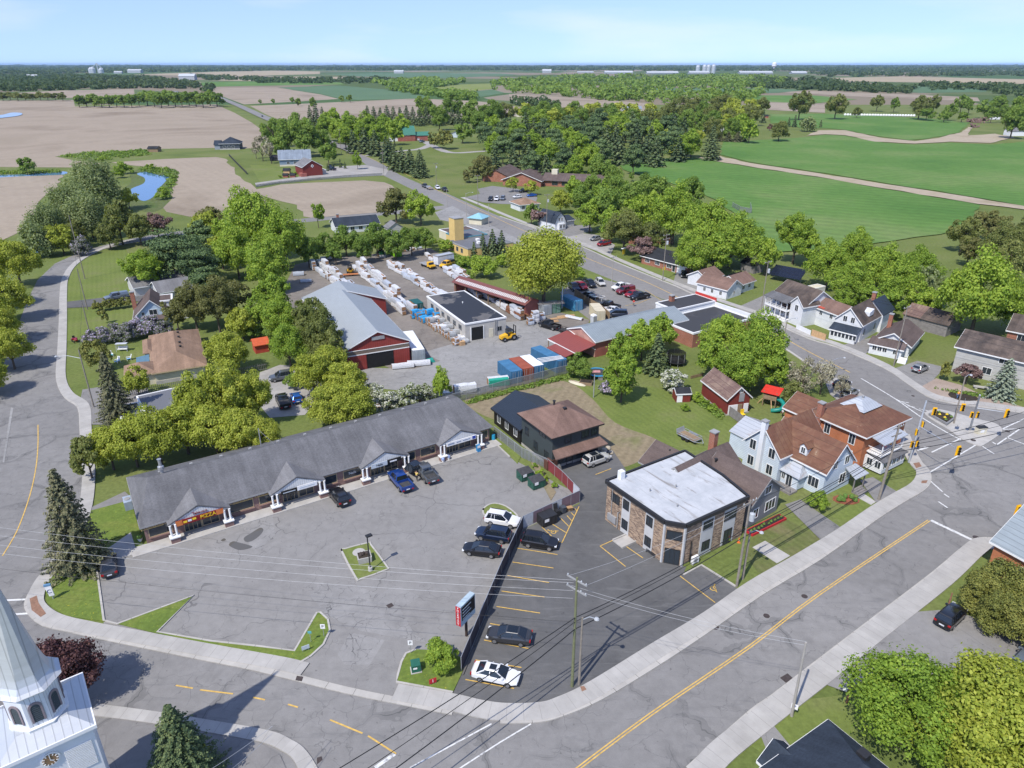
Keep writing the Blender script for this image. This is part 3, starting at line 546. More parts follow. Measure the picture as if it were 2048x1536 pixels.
# ------------------------------------------------------------------ building kit (local frame: x along the front wall, y towards the back)
class Bld:
    def __init__(s,name,label,cat,a,b,W=8.0,group=None,z=0.0,dx=0,dy=0,L=None):
        A,Bp=(P(a[0],a[1],a[2] if len(a)>2 else z),P(b[0],b[1],b[2] if len(b)>2 else z)) if not isinstance(a,Vector) else (a,b)
        d=Bp-A;s.rz=atan2(d.y,d.x);s.L=L or hypot(d.x,d.y);s.W=W
        ux,uy=cos(s.rz),sin(s.rz)
        s.o=Vector((A.x+ux*dx-uy*dy,A.y+uy*dx+ux*dy,0))
        s.t=thing(name,label,cat,s.o,s.rz,group)
    def loc(s,u,v,z=0.0):
        p=P(u,v,z)-s.o;c,n=cos(s.rz),sin(s.rz);return (p.x*c+p.y*n,-p.x*n+p.y*c)
    def world(s,x,y,z=0.0):c,n=cos(s.rz),sin(s.rz);return Vector((s.o.x+x*c-y*n,s.o.y+x*n+y*c,z))
    def block(s,x0,y0,x1,y1,h,wm,rm,roof='gx',rise=2.0,ov=.35,z0=0.0,trim=None,walls=True,t=.16,inset=0.0,found=None,label=None):
        mb=MB();xm,ym=(x0+x1)/2,(y0+y1)/2
        if walls:
            if roof=='gx':mb.loft([[(x,y0,z0),(x,y1,z0),(x,y1,h),(x,ym,h+rise),(x,y0,h)] for x in (x0,x1)])
            elif roof=='gy':mb.loft([[(x1,y,z0),(x0,y,z0),(x0,y,h),(xm,y,h+rise),(x1,y,h)][::-1] for y in (y0,y1)])
            elif roof=='sh-':mb.loft([[(x,y0,z0),(x,y1,z0),(x,y1,h+rise),(x,y0,h)] for x in (x0,x1)])
            else:mb.box(x0,y0,z0,x1,y1,h)
            w=mb.build('wall',wm,s.t)
            if label:w['label']=label
        if found:MB().box(x0-.03,y0-.03,z0,x1+.03,y1+.03,z0+.45).build('foundation',found,s.t)
        e=h;rb=MB();fb=MB()
        if roof in ('gx','gy'):
            half=((y1-y0) if roof=='gx' else (x1-x0))/2;k=rise/half;ez=e-ov*k
            if roof=='gx':
                for ya,sg in ((y0-ov,1),(y1+ov,-1)):
                    rb.hexa([(x0-ov,ya,ez+.02),(x1+ov,ya,ez+.02),(x1+ov,ym,e+rise+.02),(x0-ov,ym,e+rise+.02)],[(x0-ov,ya,ez+t),(x1+ov,ya,ez+t),(x1+ov,ym,e+rise+t),(x0-ov,ym,e+rise+t)])
                    for xx in (x0-ov-.04,x1+ov):fb.hexa([(xx,ya,ez-.1),(xx+.04,ya,ez-.1),(xx+.04,ym,e+rise-.1),(xx,ym,e+rise-.1)],[(xx,ya,ez+t-.02),(xx+.04,ya,ez+t-.02),(xx+.04,ym,e+rise+t-.02),(xx,ym,e+rise+t-.02)])
                    fb.box(x0-ov,min(ya,ya-.05*sg),ez-.1,x1+ov,max(ya,ya-.05*sg),ez+t-.03)
            else:
                for xa,sg in ((x0-ov,1),(x1+ov,-1)):
                    rb.hexa([(xa,y0-ov,ez+.02),(xa,y1+ov,ez+.02),(xm,y1+ov,e+rise+.02),(xm,y0-ov,e+rise+.02)],[(xa,y0-ov,ez+t),(xa,y1+ov,ez+t),(xm,y1+ov,e+rise+t),(xm,y0-ov,e+rise+t)])
                    for yy in (y0-ov-.04,y1+ov):fb.hexa([(xa,yy,ez-.1),(xa,yy+.04,ez-.1),(xm,yy+.04,e+rise-.1),(xm,yy,e+rise-.1)],[(xa,yy,ez+t-.02),(xa,yy+.04,ez+t-.02),(xm,yy+.04,e+rise+t-.02),(xm,yy,e+rise+t-.02)])
                    fb.box(min(xa,xa-.05*sg),y0-ov,ez-.1,max(xa,xa-.05*sg),y1+ov,ez+t-.03)
        elif roof=='hip':
            X0,Y0,X1,Y1=x0-ov,y0-ov,x1+ov,y1+ov;w=min(X1-X0,Y1-Y0)/2-inset
            if (X1-X0)>=(Y1-Y0):r0,r1=(X0+w,ym),(X1-w,ym)
            else:r0,r1=(xm,Y0+w),(xm,Y1-w)
            c=[(X0,Y0),(X1,Y0),(X1,Y1),(X0,Y1)];E_=lambda p,z:(p[0],p[1],z);zt=e+rise
            if (X1-X0)>=(Y1-Y0):fs=[(c[0],c[1],r1,r0),(c[1],c[2],r1),(c[2],c[3],r0,r1),(c[3],c[0],r0)]
            else:fs=[(c[0],c[1],r0),(c[1],c[2],r1,r0),(c[2],c[3],r1),(c[3],c[0],r0,r1)]
            for f in fs:rb.poly([E_(f[0],e+t),E_(f[1],e+t)]+[E_(p,zt) for p in f[2:]])
            rb.poly([E_(p,e+.02) for p in c])
            for i in range(4):rb.poly([E_(c[i],e+.02),E_(c[(i+1) % 4],e+.02),E_(c[(i+1) % 4],e+t),E_(c[i],e+t)])
            fb.box(X0,Y0-.05,e-.08,X1,Y0,e+t-.03);fb.box(X0-.05,Y0,e-.08,X0,Y1,e+t-.03);fb.box(X1,Y0,e-.08,X1+.05,Y1,e+t-.03);fb.box(X0,Y1,e-.08,X1,Y1+.05,e+t-.03)
        elif roof=='flat':
            rb.box(x0+.2,y0+.2,h-.1,x1-.2,y1-.2,h+.04)
            p=max(rise,.12)
            for q in ((x0-ov,y0-ov,x1+ov,y0+.22),(x0-ov,y1-.22,x1+ov,y1+ov),(x0-ov,y0+.22,x0+.22,y1-.22),(x1-.22,y0+.22,x1+ov,y1-.22)):fb.box(q[0],q[1],h-.22,q[2],q[3],h+p)
        elif roof=='sh-':# low at the front
            k=rise/(y1-y0);lo=lambda y,q:h+(y-y0)*k+q
            rb.hexa([(x0-ov,y0-ov,lo(y0-ov,.02)),(x1+ov,y0-ov,lo(y0-ov,.02)),(x1+ov,y1,lo(y1,.02)),(x0-ov,y1,lo(y1,.02))],[(x0-ov,y0-ov,lo(y0-ov,t)),(x1+ov,y0-ov,lo(y0-ov,t)),(x1+ov,y1,lo(y1,t)),(x0-ov,y1,lo(y1,t))])
            fb.box(x0-ov,y0-ov-.05,lo(y0-ov,-.1),x1+ov,y0-ov,lo(y0-ov,t-.02))
        r=rb.build('roof',rm,s.t)
        if fb.v and (trim or roof=='flat'):fb.build('fascia' if roof != 'flat' else 'parapet',trim or M_TRIM,s.t)
        return r
    def win(s,side,q,a,z,w=1.0,h=1.2,fm=None,name='window',glass=None,bars=1,sill=True):
        """side: S N E W; q: the wall's x or y; a: centre along the wall"""
        fm=fm or M_TRIM;key=(name,round(w,2),round(h,2),fm.name,(glass or M_GLASS).name,bars)
        if key not in WIN:
            f=MB();e=.09
            f.box(-w/2-e,-.05,-e,-w/2,.02,h+e);f.box(w/2,-.05,-e,w/2+e,.02,h+e);f.box(-w/2,-.05,h,w/2,.02,h+e);f.box(-w/2,-.05,-e,w/2,.02,0)
            for i in range(bars):x=-w/2+w*(i+1)/(bars+1);f.box(x-.025,-.045,0,x+.025,.015,h)
            g=MB().box(-w/2,-.015,0,w/2,.015,h)
            WIN[key]=(f.build(name,fm),g.build('pane',glass or M_GLASS));[COL.objects.unlink(o) for o in WIN[key]]
        fo,go=WIN[key];a0={'S':0,'E':pi/2,'N':pi,'W':-pi/2}[side]
        c=fo.copy();link(c,s.t);c.rotation_euler=(0,0,a0);c.location=(a,q,z) if side in 'SN' else (q,a,z)
        d=go.copy();link(d,c);return c
    def wins(s,side,q,lst,z,w=1.0,h=1.2,**k):
        for a in lst:s.win(side,q,a,z,w,h,**k)
    def chimney(s,x,y,z0,z1,w=.8,m=None,cap=True):
        mb=MB().box(x-w/2,y-w/2,z0,x+w/2,y+w/2,z1);c=mb.build('chimney',m or M_BRICKR,s.t)
        if cap:MB().box(x-w/2-.1,y-w/2-.1,z1,x+w/2+.1,y+w/2+.1,z1+.15).build('chimney_cap',M_GREYTRIM,c)
        return c
    def part(s,name,mb,m,label=None):
        o=mb.build(name,m,s.t)
        if label:o['label']=label
        return o
    def box(s,name,m,*q):return s.part(name,MB().box(*q),m)
    def vent(s,x,y,z,r=.12,h=.5,m=None):s.part('roof_vent',MB().lathe([(r,0),(r,h),(r*1.6,h),(r*1.6,h+.12),(r*.3,h+.22)],8,(x,y,z)),m or M_BLKTRIM)
WIN={}
# ------------------------------------------------------------------ 1 strip mall
m1=Bld('strip_mall','long one-storey brick strip mall with grey shingle roof and four gabled porticoes','shop building',(279,1056,2.9),(985,852,2.9))
MX0,MX1,MY0,MY1=.4,51.2,.4,13.8
m1.block(MX0,MY0,MX1,MY1,2.75,M_BRICKP,M_SH_GREY,'hip',3.05,.4,trim=M_GREYTRIM,inset=4.7)
PX=(6.9,19.75,32.7,45.3)
m1.box('walkway',M_CONC,-1.5,-1.75,0,52.3,.36,.14)
for i,c in enumerate(PX):
    pr=MB();ap,ey,hw=4.35,-1.05,3.85
    for sg in (-1,1):
        pr.hexa([(c+sg*hw,ey,2.55),(c+sg*hw,.1,2.55),(c,3.75,ap-.03),(c,ey,ap-.03)],[(c+sg*hw,ey,2.72),(c+sg*hw,.1,2.72),(c,3.75,ap+.13),(c,ey,ap+.13)])
    p=m1.part('portico_roof',pr,M_SH_LITE)
    g=MB();g.hexa([(c-hw+.25,ey+.12,2.55),(c+hw-.25,ey+.12,2.55),(c,ey+.12,ap-.2)],[(c-hw+.25,ey+.3,2.55),(c+hw-.25,ey+.3,2.55),(c,ey+.3,ap-.2)]);g.build('gable_face',siding('white_gable_boards',(.62,.63,.63),.3,True) if 'white_gable_boards' not in MATS else MATS['white_gable_boards'],p)
    for sg in (-1,1):
        x=c+sg*3.3
        pd=m1.box('pedestal',M_BRICKP,x-.55,-1.5,0,x+.55,-.75,.85)
        MB().box(x-.65,-1.6,.85,x+.65,-.65,1.0).build('pedestal_cap',M_TRIM,pd)
        for dx in (-.32,.32):m1.part('column',MB().lathe([(.17,0),(.14,.1),(.13,1.5),(.17,1.6)],8,(x+dx,-1.1,1.0)),M_TRIM)
    m1.win('S',MY0,c-1.4,.2,.95,2.05,M_TAN,'door');m1.win('S',MY0,c-.35,.2,.95,2.05,M_TAN,'door')
    m1.win('S',MY0,c+1.35,.35,2.0,1.9,M_TAN,bars=1)
for x,w in ((2.2,2.6),(12.3,3.0),(16.0,2.6),(24.6,2.0),(28.0,2.6),(37.0,2.0),(40.2,2.4),(49.8,2.0)):
    m1.win('S',MY0,x,.95,w,1.25,M_TAN,bars=0);m1.box('window_sill',M_BRICKP,x-w/2-.15,MY0-.22,.72,x+w/2+.15,MY0,.85)
for x in (1.4,12.6,15.4):
    lt=MB();lt.bar((x-1.3,.15,2.3),(x+1.3,.15,2.3),.05)
    for k in range(5):lt.bar((x-1.3+k*.52,.15,2.3),(x-1.04+k*.52,.15,2.68),.05);lt.bar((x-1.04+k*.52,.15,2.68),(x-.78+k*.52,.15,2.3),.05)
    m1.part('lattice_trim',lt,plain('yellow_lattice',(.55,.4,.16),.8))
for k in range(12):m1.box('ridge_vent',M_GREYTRIM,4+4*k-.2,8.4,5.15 if 0 else 5.2,4+4*k+.2,8.75,5.5)
m1.part('exhaust_stack',MB().lathe([(.22,0),(.22,.9),(.4,.95),(.4,1.4),(.2,1.5),(.2,2.4),(.3,2.5)],10,(4.2,7.6,5.3)),plain('galvanised',(.45,.46,.47),.4,.6))
m1.part('antenna',MB().bar((17.5,8.2,5.4),(17.5,8.2,8.4),.12).bar((17.5,8.2,8.2),(19.3,7.2,5.6),.04),M_GREYTRIM)
# ------------------------------------------------------------------ 2 dark two-storey house and the black house joined behind it
dh=Bld('two_storey_house','charcoal two-storey house with brown hip roof and a pent roof over its door','house',(1104,877,5.6),(1206,847,5.6))
dh.block(.4,.4,9.0,9.2,5.5,M_DKSID,M_SH_BRN,'hip',2.6,.55,trim=M_BLKTRIM,found=M_CONC)
r=MB().hexa([(-.1,-1.3,2.5),(9.6,-1.3,2.5),(9.2,.4,3.1),(.4,.4,3.1)],[(-.1,-1.3,2.66),(9.6,-1.3,2.66),(9.2,.4,3.26),(.4,.4,3.26)]);dh.part('pent_roof',r,M_SH_BRN)
for x in (3.2,6.4,8.1):dh.win('S',.4,x,3.9,1.0 if x != 6.4 else 1.3,1.15,M_BLKTRIM)
dh.win('S',.4,1.6,.9,1.6,1.2,M_BLKTRIM);dh.win('S',.4,5.6,1.1,1.3,1.0,M_BLKTRIM);dh.win('S',.4,3.6,.1,1.0,2.1,M_BLKTRIM,'door',bars=0);dh.win('S',.4,8.2,.1,1.0,2.1,M_BLKTRIM,'door',bars=0)
for y,z in ((2.0,1.0),(5.0,1.3),(7.6,2.6)):dh.win('W',.4,y,z,1.0,1.3,M_BLKTRIM)
dh.win('W',.4,3.2,4.4,1.6,.7,M_BLKTRIM)
dh.vent(4.2,5.8,7.6,.16,.7);dh.box('roof_hatch',M_BLKTRIM,4.6,3.6,7.5,5.1,4.1,7.9)
bh=Bld('black_house','low black board house with dark metal gable roof behind the charcoal house','house',(1104,877,5.6),(1206,847,5.6),dx=0,dy=9.35)
bh.block(.3,0,9.1,8.7,2.9,M_BLKSID,M_METDARK,'gy',2.0,.4,trim=M_BLKTRIM)
for y in (1.6,4.4,7.0):bh.win('W',.3,y,.9,.9,1.3,M_TRIM)
# ------------------------------------------------------------------ 4 brick apartment block and the grey house behind it
ap=Bld('brick_apartment_block','two-storey mixed brick apartment block with flat white roof and a chamfered corner','apartment building',(1212,960,6.2),(1330,1041,6.2))
AO=[(0,0),(10.9,0),(12.85,1.55),(12.85,12.65),(7.6,13.9),(0,14.5)]
ap.part('wall',MB().prism([(.15,.15),(10.85,.15),(12.7,1.6),(12.7,12.5),(7.5,13.8),(.15,14.3)],0,5.75),M_BRICKM)
ap.part('roof',MB().prism([(.3,.3),(10.8,.3),(12.55,1.7),(12.55,12.4),(7.5,13.6),(.3,14.2)],5.7,6.12),M_MEMB)
fb=MB()
for (x0,y0),(x1,y1) in zip(AO,AO[1:]+AO[:1]):fb.bar((x0,y0,5.98),(x1,y1,5.98),.3,.5)
ap.part('parapet',fb,M_BLKTRIM)
for x in (4.0,8.3):
    ap.box('wall_panel',M_STUC,x-.75,.09,.1,x+.75,.16,5.7)
    for z in (.9,3.9):ap.win('S',.09,x,z,.95,1.25,M_BLKTRIM)
ap.win('S',.15,1.9,3.7,1.5,1.2,M_BLKTRIM)
for y,lst in ((5.6,((.9,1.2,1.2),(4.0,1.5,1.1))),(9.6,((.15,1.3,2.1),(3.9,2.0,1.1)))):
    ap.box('wall_panel',M_STUC,12.69,y-1.1,.1,12.76,y+1.1,5.7)
    for z,w,h in lst:ap.win('E',12.76,y,z,w,h,M_BLKTRIM,'window' if h<2 else 'door')
def chamf(z,w,h,nm):
    c=ap.win('S',0,0,z,w,h,M_BLKTRIM,nm,bars=2 if nm=='door' else 1);c.location=(11.8,.83,z);c.rotation_euler=(0,0,atan2(1.45,1.85))
chamf(.1,1.7,2.1,'door');chamf(3.7,1.7,1.1,'window')
for x,y in ((10.85,.1),(12.75,1.6)):ap.box('corner_pillar',M_STUC,x-.12,y-.12,0,x+.12,y+.12,5.72)
ap.chimney(.7,2.0,5.6,7.3,.7,M_WHITEW,False)
ap.part('meter_bank',MB().box(.8,-.1,.6,2.4,.15,1.6).tube([(2.7,0,.2),(2.7,0,2.6),(3.0,.1,2.9)],.08).tube([(1.4,0,1.6),(1.4,0,5.6)],.05),M_GREYTRIM)
ap.part('downpipe',MB().bar((12.82,2.9,.2),(12.82,2.9,3.2),.1),M_BLKTRIM)
for x,y in ((6.2,6.5),(9.5,3.4),(5.1,3.0)):ap.vent(x,y,6.1,.07,.3,M_GREYTRIM)
gh=Bld('grey_gabled_house','grey sided house with brown shingle cross gables joined behind the brick block','house',(1503,1005,4),(1567,968,4))
gh.block(0,0,6.6,8.0,3.9,M_GSID,M_SH_DBRN,'gy',2.6,.4,trim=M_GREYTRIM)
gh.block(-4.2,6.2,6.6,12.2,3.9,M_GSID,M_SH_DBRN,'gx',2.6,.4,trim=M_GREYTRIM)
gh.block(-2.0,12.2,4.5,17.2,3.0,M_GSID,M_SH_DBRN,'gy',2.2,.35,trim=M_GREYTRIM)
gh.win('S',0,4.7,1.0,2.2,1.5,M_TRIM,bars=2);gh.win('S',0,1.4,1.0,1.1,1.4,M_TRIM);gh.win('S',0,3.6,4.0,1.3,1.1,M_TRIM)
gh.chimney(6.3,11.2,3,7.6,.9);gh.vent(2.2,7.6,5.8,.15,.4);gh.vent(.8,14.5,4.5,.1,.5)
gb=MB().hexa([(-4.62,7.0,4.0),(-4.62,11.4,4.0),(-4.62,9.2,6.3)],[(-4.42,7.0,4.0),(-4.42,11.4,4.0),(-4.42,9.2,6.3)]);gh.part('white_gable',gb,M_WSID)
# ------------------------------------------------------------------ 6 blue house
bl=Bld('blue_house','pale blue two-storey house with rusty metal roof, small dormer and side porch','house',(1655,945,4.3),(1717,916,4.3))
bl.block(.2,.3,6.6,10.0,4.2,M_BLUSID,M_RUST,'gy',3.4,.35,trim=M_TRIM)
bl.block(-2.2,6.2,8.0,12.4,4.6,M_BLUSID,M_RUST,'gx',3.3,.35,trim=M_TRIM)
bl.block(-.6,12.4,6.0,16.5,3.6,M_BLUSID,M_METSIL,'gy',1.6,.2)
for y in (7.6,11.0):bl.win('W',-2.2,y,3.6,1.0,1.5);bl.win('W',-2.2,y,.9,1.0,1.5)
bl.win('W',.2,1.9,1.0,1.6,1.5,bars=2);bl.win('S',.3,4.6,1.0,1.3,1.5);bl.win('S',.3,4.9,4.0,1.0,1.3);bl.win('S',.3,2.2,4.0,.9,1.2)
pb=MB().prism([(-1.5,3.2),(.15,3.2),(.15,6.0),(-1.5,6.0)],.2,2.3);bl.part('porch_wall',pb,M_BLUSID)
pr=MB().hexa([(-1.9,2.8,2.3),(.2,2.8,2.3),(.2,6.2,2.3),(-1.9,6.2,2.3)],[(-.2,3.8,3.5),(.2,3.8,3.5),(.2,5.4,3.5),(-.2,5.4,3.5)]);bl.part('porch_roof',pr,M_METSIL,'pale metal porch roof edged with rust')
bl.win('W',-1.5,4.6,.3,.9,1.9,name='door');bl.win('W',-1.5,5.6,1.0,.5,1.1)
dm=MB().loft([[(x,3.9,4.9),(x,5.1,4.9),(x,5.1,6.1),(x,4.5,6.6),(x,3.9,6.1)] for x in (.5,2.6)]);d0=bl.part('dormer',dm,M_WSID)
MB().hexa([(.3,3.7,5.98),(2.7,3.7,5.98),(2.7,4.5,6.68),(.3,4.5,6.68)],[(.3,3.7,6.08),(2.7,3.7,6.08),(2.7,4.5,6.78),(.3,4.5,6.78)]).hexa([(.3,5.3,5.98),(2.7,5.3,5.98),(2.7,4.5,6.68),(.3,4.5,6.68)],[(.3,5.3,6.08),(2.7,5.3,6.08),(2.7,4.5,6.78),(.3,4.5,6.78)]).build('dormer_roof',M_RUST,d0)
bl.win('W',.48,4.5,5.1,.6,.9);bl.chimney(-2.5,9.3,0,9.0,.7,M_WHITEW)
cp=MB()
for x,y in ((4.8,-1.5),(7.2,-1.5)):cp.bar((x,y,.5),(x,y,2.6),.15)
for k in range(4):cp.box(4.9,-1.6-.3*k,0,7.1,-1.3-.3*k,.5-.12*k)
bl.part('entry_steps',cp,M_GREYWOOD);bl.part('entry_roof',MB().hexa([(4.4,-1.8,2.5),(7.6,-1.8,2.5),(7.2,.2,3.3),(4.8,.2,3.3)],[(4.4,-1.8,2.6),(7.6,-1.8,2.6),(7.2,.2,3.4),(4.8,.2,3.4)]),M_METSIL)
bl.part('porch_deck',MB().box(-3.2,3.0,.0,-1.5,6.0,.3).bar((-3.1,3.1,.3),(-3.1,3.1,1.1),.08).bar((-3.1,5.9,.3),(-3.1,5.9,1.1),.08).bar((-3.1,3.1,1.1),(-3.1,5.9,1.1),.07).bar((-3.1,3.1,.7),(-3.1,5.9,.7),.05),M_GREYWOOD)
# ------------------------------------------------------------------ 7 red brick house
rh=Bld('red_brick_house','orange brick two-storey house with rusty hip roof, silver cap and white balcony','house',(1733,872,6),(1822,832,6))
rh.block(.3,.3,11.3,9.6,5.7,M_BRICKO,M_RUST,'hip',2.5,.55,trim=M_TRIM,inset=1.0)
rh.part('roof_cap',MB().hexa([(3.4,2.9,7.6),(8.4,2.9,7.6),(8.4,7.0,7.6),(3.4,7.0,7.6)],[(5.0,4.5,8.75),(6.8,4.5,8.75),(6.8,5.4,8.75),(5.0,5.4,8.75)]),M_METSIL,'silver sheet roof cap streaked with rust')
rh.vent(5.9,4.9,8.7,.15,.3,M_GREYTRIM)
rh.block(2.0,9.6,8.0,15.2,4.0,M_BRICKO,M_RUST,'gy',1.9,.4,trim=M_TRIM)
for y in (2.2,6.4):rh.win('W',.3,y,3.6,.9,1.6);rh.win('W',.3,y,.9,.9,1.6)
rh.win('S',.3,8.8,3.6,.9,1.6);rh.win('S',.3,8.8,.9,.9,1.6);rh.chimney(.1,7.9,0,8.2,.8)
rh.part('balcony_floor',MB().box(1.6,-2.0,2.75,7.2,.3,2.95),M_TRIM)
rl=MB()
for k in range(20):rl.bar((1.7+k*.285,-1.95,2.95),(1.7+k*.285,-1.95,3.75),.04)
for x in (1.65,4.4,7.15):rl.bar((x,-1.95,2.95),(x,-1.95,5.0),.13)
for k in range(7):rl.bar((1.65,-1.9+k*.3,2.95),(1.65,-1.9+k*.3,3.75),.04)
rl.bar((1.65,-1.95,3.78),(7.15,-1.95,3.78),.09).bar((1.65,-1.95,3.78),(1.65,.2,3.78),.09)
rh.part('balcony_railing',rl,M_RAIL)
rh.part('balcony_roof',MB().hexa([(1.3,-2.3,4.95),(7.5,-2.3,4.95),(7.5,.3,5.5),(1.3,.3,5.5)],[(1.3,-2.3,5.1),(7.5,-2.3,5.1),(7.5,.3,5.65),(1.3,.3,5.65)]),M_METSIL2)
rh.part('sun_porch',MB().box(1.4,-2.6,.3,7.4,.28,2.3),M_WSID);rh.part('sun_porch_roof',MB().hexa([(1.2,-2.9,2.25),(7.6,-2.9,2.25),(7.2,.3,2.74),(1.6,.3,2.74)],[(1.2,-2.9,2.36),(7.6,-2.9,2.36),(7.2,.3,2.8),(1.6,.3,2.8)]),M_SH_GREY)
rh.wins('S',-2.6,[2.1,3.3,4.5,5.7,6.8],1.0,.85,1.1);rh.wins('W',1.4,[-1.9,-.6],1.0,.8,1.1)
for i,x in enumerate((2.6,4.0,5.6)):rh.part('flower_basket',MB().lathe([(.05,0),(.3,.1),(.35,.35),(.05,.5)],8,(x,-1.6,4.1)),plain(('pink_flowers','orange_flowers','red_flowers')[i],((.5,.12,.14),(.6,.3,.05),(.45,.06,.05))[i],.8,0,.5,8))
rh.part('satellite_dish',MB().lathe([(.04,0),(.35,.12),(.37,.12)],10,(-.1,3.6,3.0)),M_GREYTRIM)
# ------------------------------------------------------------------ 8 church
ch=thing('church','white wooden church with grey metal octagonal steeple and arched louvres','church',(-34.7,37.75,0),radians(37))
def cpart(n,mb,m,par=None,sm=None):return mb.build(n,m,par or ch,smooth_deg=sm)
oct_=lambda r,z,ph=.3927:[(r*cos(ph+k*pi/4),r*sin(ph+k*pi/4),z) for k in range(8)]
M_WHB=siding('white_belfry_boards',(.62,.64,.67),.3,True)
cpart('spire',MB().loft([oct_(2.2,15.95),oct_(1.9,16.1),oct_(1.62,16.45),oct_(1.42,17.0),oct_(1.22,17.9),oct_(.68,21.4),oct_(.03,26.0)]),M_METSIL2)
cpart('cornice',MB().loft([oct_(2.08,15.78),oct_(2.22,15.94)]),M_TRIM)
cpart('belfry',MB().loft([oct_(1.78,12.6),oct_(1.78,15.8)]),M_WHB)
cpart('belfry_sill',MB().loft([oct_(1.95,12.6),oct_(2.0,12.85),oct_(1.79,12.9)]),M_TRIM)
M_MAUVE=plain('mauve_trim',(.22,.18,.19),.7)
for k in range(8):
    a=k*pi/4+.7854-.3927+.3927;d=1.78*cos(.3927)+.03
    f=MB();g=MB();prof=[(-.29,0)]+[(-.29*cos(j*pi/8),1.25+.36*sin(j*pi/8)) for j in range(9)]+[(.29,0)];pr2=[(x*1.45,z*1.1-(.0 if z else .0)) for x,z in prof]
    n=len(prof)
    for j in range(n-1):
        q=[prof[j],prof[j+1],pr2[j+1],pr2[j]];f.hexa([(x,-.05,z) for x,z in q],[(x,.06,z) for x,z in q])
    g.hexa([(x,.0,z) for x,z in prof],[(x,.02,z) for x,z in prof])
    for j in range(8):g.box(-.28,-.03,.12+j*.17,.28,.0,.17+j*.17)
    fo=f.build('louvre_window',M_MAUVE,ch);fo.location=(d*sin(a),-d*cos(a),13.25);fo.rotation_euler=(0,0,a)
    g.build('louvre',plain('louvre_slats',(.06,.075,.085),.7),fo)
T0,T1=3.0,12.0
cpart('skirt_roof',MB().hexa([(-T0,-T0,T1),(T0,-T0,T1),(T0,T0,T1),(-T0,T0,T1)],[(-1.6,-1.6,12.72),(1.6,-1.6,12.72),(1.6,1.6,12.72),(-1.6,1.6,12.72)]),M_METSIL2)
cpart('tower_eave',MB().box(-T0-.1,-T0-.1,T1-.3,T0+.1,T0+.1,T1),M_TRIM)
cpart('tower_wall',MB().box(-2.8,-2.8,0,2.8,2.8,T1-.3),M_WHITEW)
lv=MB()
for k in range(16):lv.box(.75,-2.86,8.3+k*.15,2.5,-2.81,8.4+k*.15)
cpart('louvre_panel',lv,M_TRIM)
ck=cpart('clock',MB().lathe([(.62,0),(.62,.1),(.5,.1)],24),M_TRIM);ck.rotation_euler=(pi/2,0,0);ck.location=(-.1,-2.8,10.6)
cf=MB().lathe([(.5,0),(.5,.04)],24).build('clock_face',plain('bronze_face',(.24,.15,.08),.6),ck);cf.location=(0,0,.08)
hm=MB()
for k in range(12):a=k*pi/6;hm.bar((.38*cos(a),.38*sin(a),.14),(.5*cos(a),.5*sin(a),.14),.05)
hm.bar((0,0,.15),(.0,.36,.15),.04).bar((0,0,.15),(.2,-.15,.15),.05);hm.build('clock_marks',M_TRIM,ck)
cpart('nave_wall',MB().loft([[(-3.0,y,0),(-15.5,y,0),(-15.5,y,6.5),(-9.7,y,10.8),(-3.0,y,6.5)] for y in (-18,2.2)]),M_WHITEW)
cpart('nave_roof',MB().hexa([(-2.7,-18.4,6.3),(-2.7,2.6,6.3),(-9.7,2.6,10.85),(-9.7,-18.4,10.85)],[(-2.7,-18.4,6.5),(-2.7,2.6,6.5),(-9.7,2.6,11.05),(-9.7,-18.4,11.05)]).hexa([(-15.9,-18.4,6.2),(-15.9,2.6,6.2),(-9.7,2.6,10.85),(-9.7,-18.4,10.85)],[(-15.9,-18.4,6.4),(-15.9,2.6,6.4),(-9.7,2.6,11.05),(-9.7,-18.4,11.05)]),M_METSIL2)
# ------------------------------------------------------------------ 9,10 houses at the lower right
b9=Bld('slate_roofed_house','house with dark slate shingle roof at the bottom edge, only its roof in view','house',(1530,1536,5),(1660,1443,5),dx=-1.5,dy=-9.6)
b9.block(0,0,9.4,9.4,4.8,M_WSID,M_SH_NAVY,'hip',2.8,.45,trim=M_TRIM,inset=1.5);b9.block(2.6,9.4,5.4,10.6,4.0,M_WSID,M_SH_NAVY,'gy',1.2,.3,trim=M_TRIM);b9.box('roof_hatch',M_BLKTRIM,7.0,5.0,6.6,7.8,5.8,7.3)
b10=Bld('corner_brick_house','salmon brick house with grey metal roof behind the hedge at the right edge','house',(1985,1078,4.5),(2100,1140,4.5))
b10.block(.3,.3,14,10,4.3,M_BRICKO,M_METBLUE,'gx',3.4,.45,trim=M_TRIM);b10.win('S',.3,4.2,1.2,1.2,1.6);b10.win('S',.3,8,1.2,1.2,1.6);b10.win('W',.3,4.5,1.3,1.1,1.5)
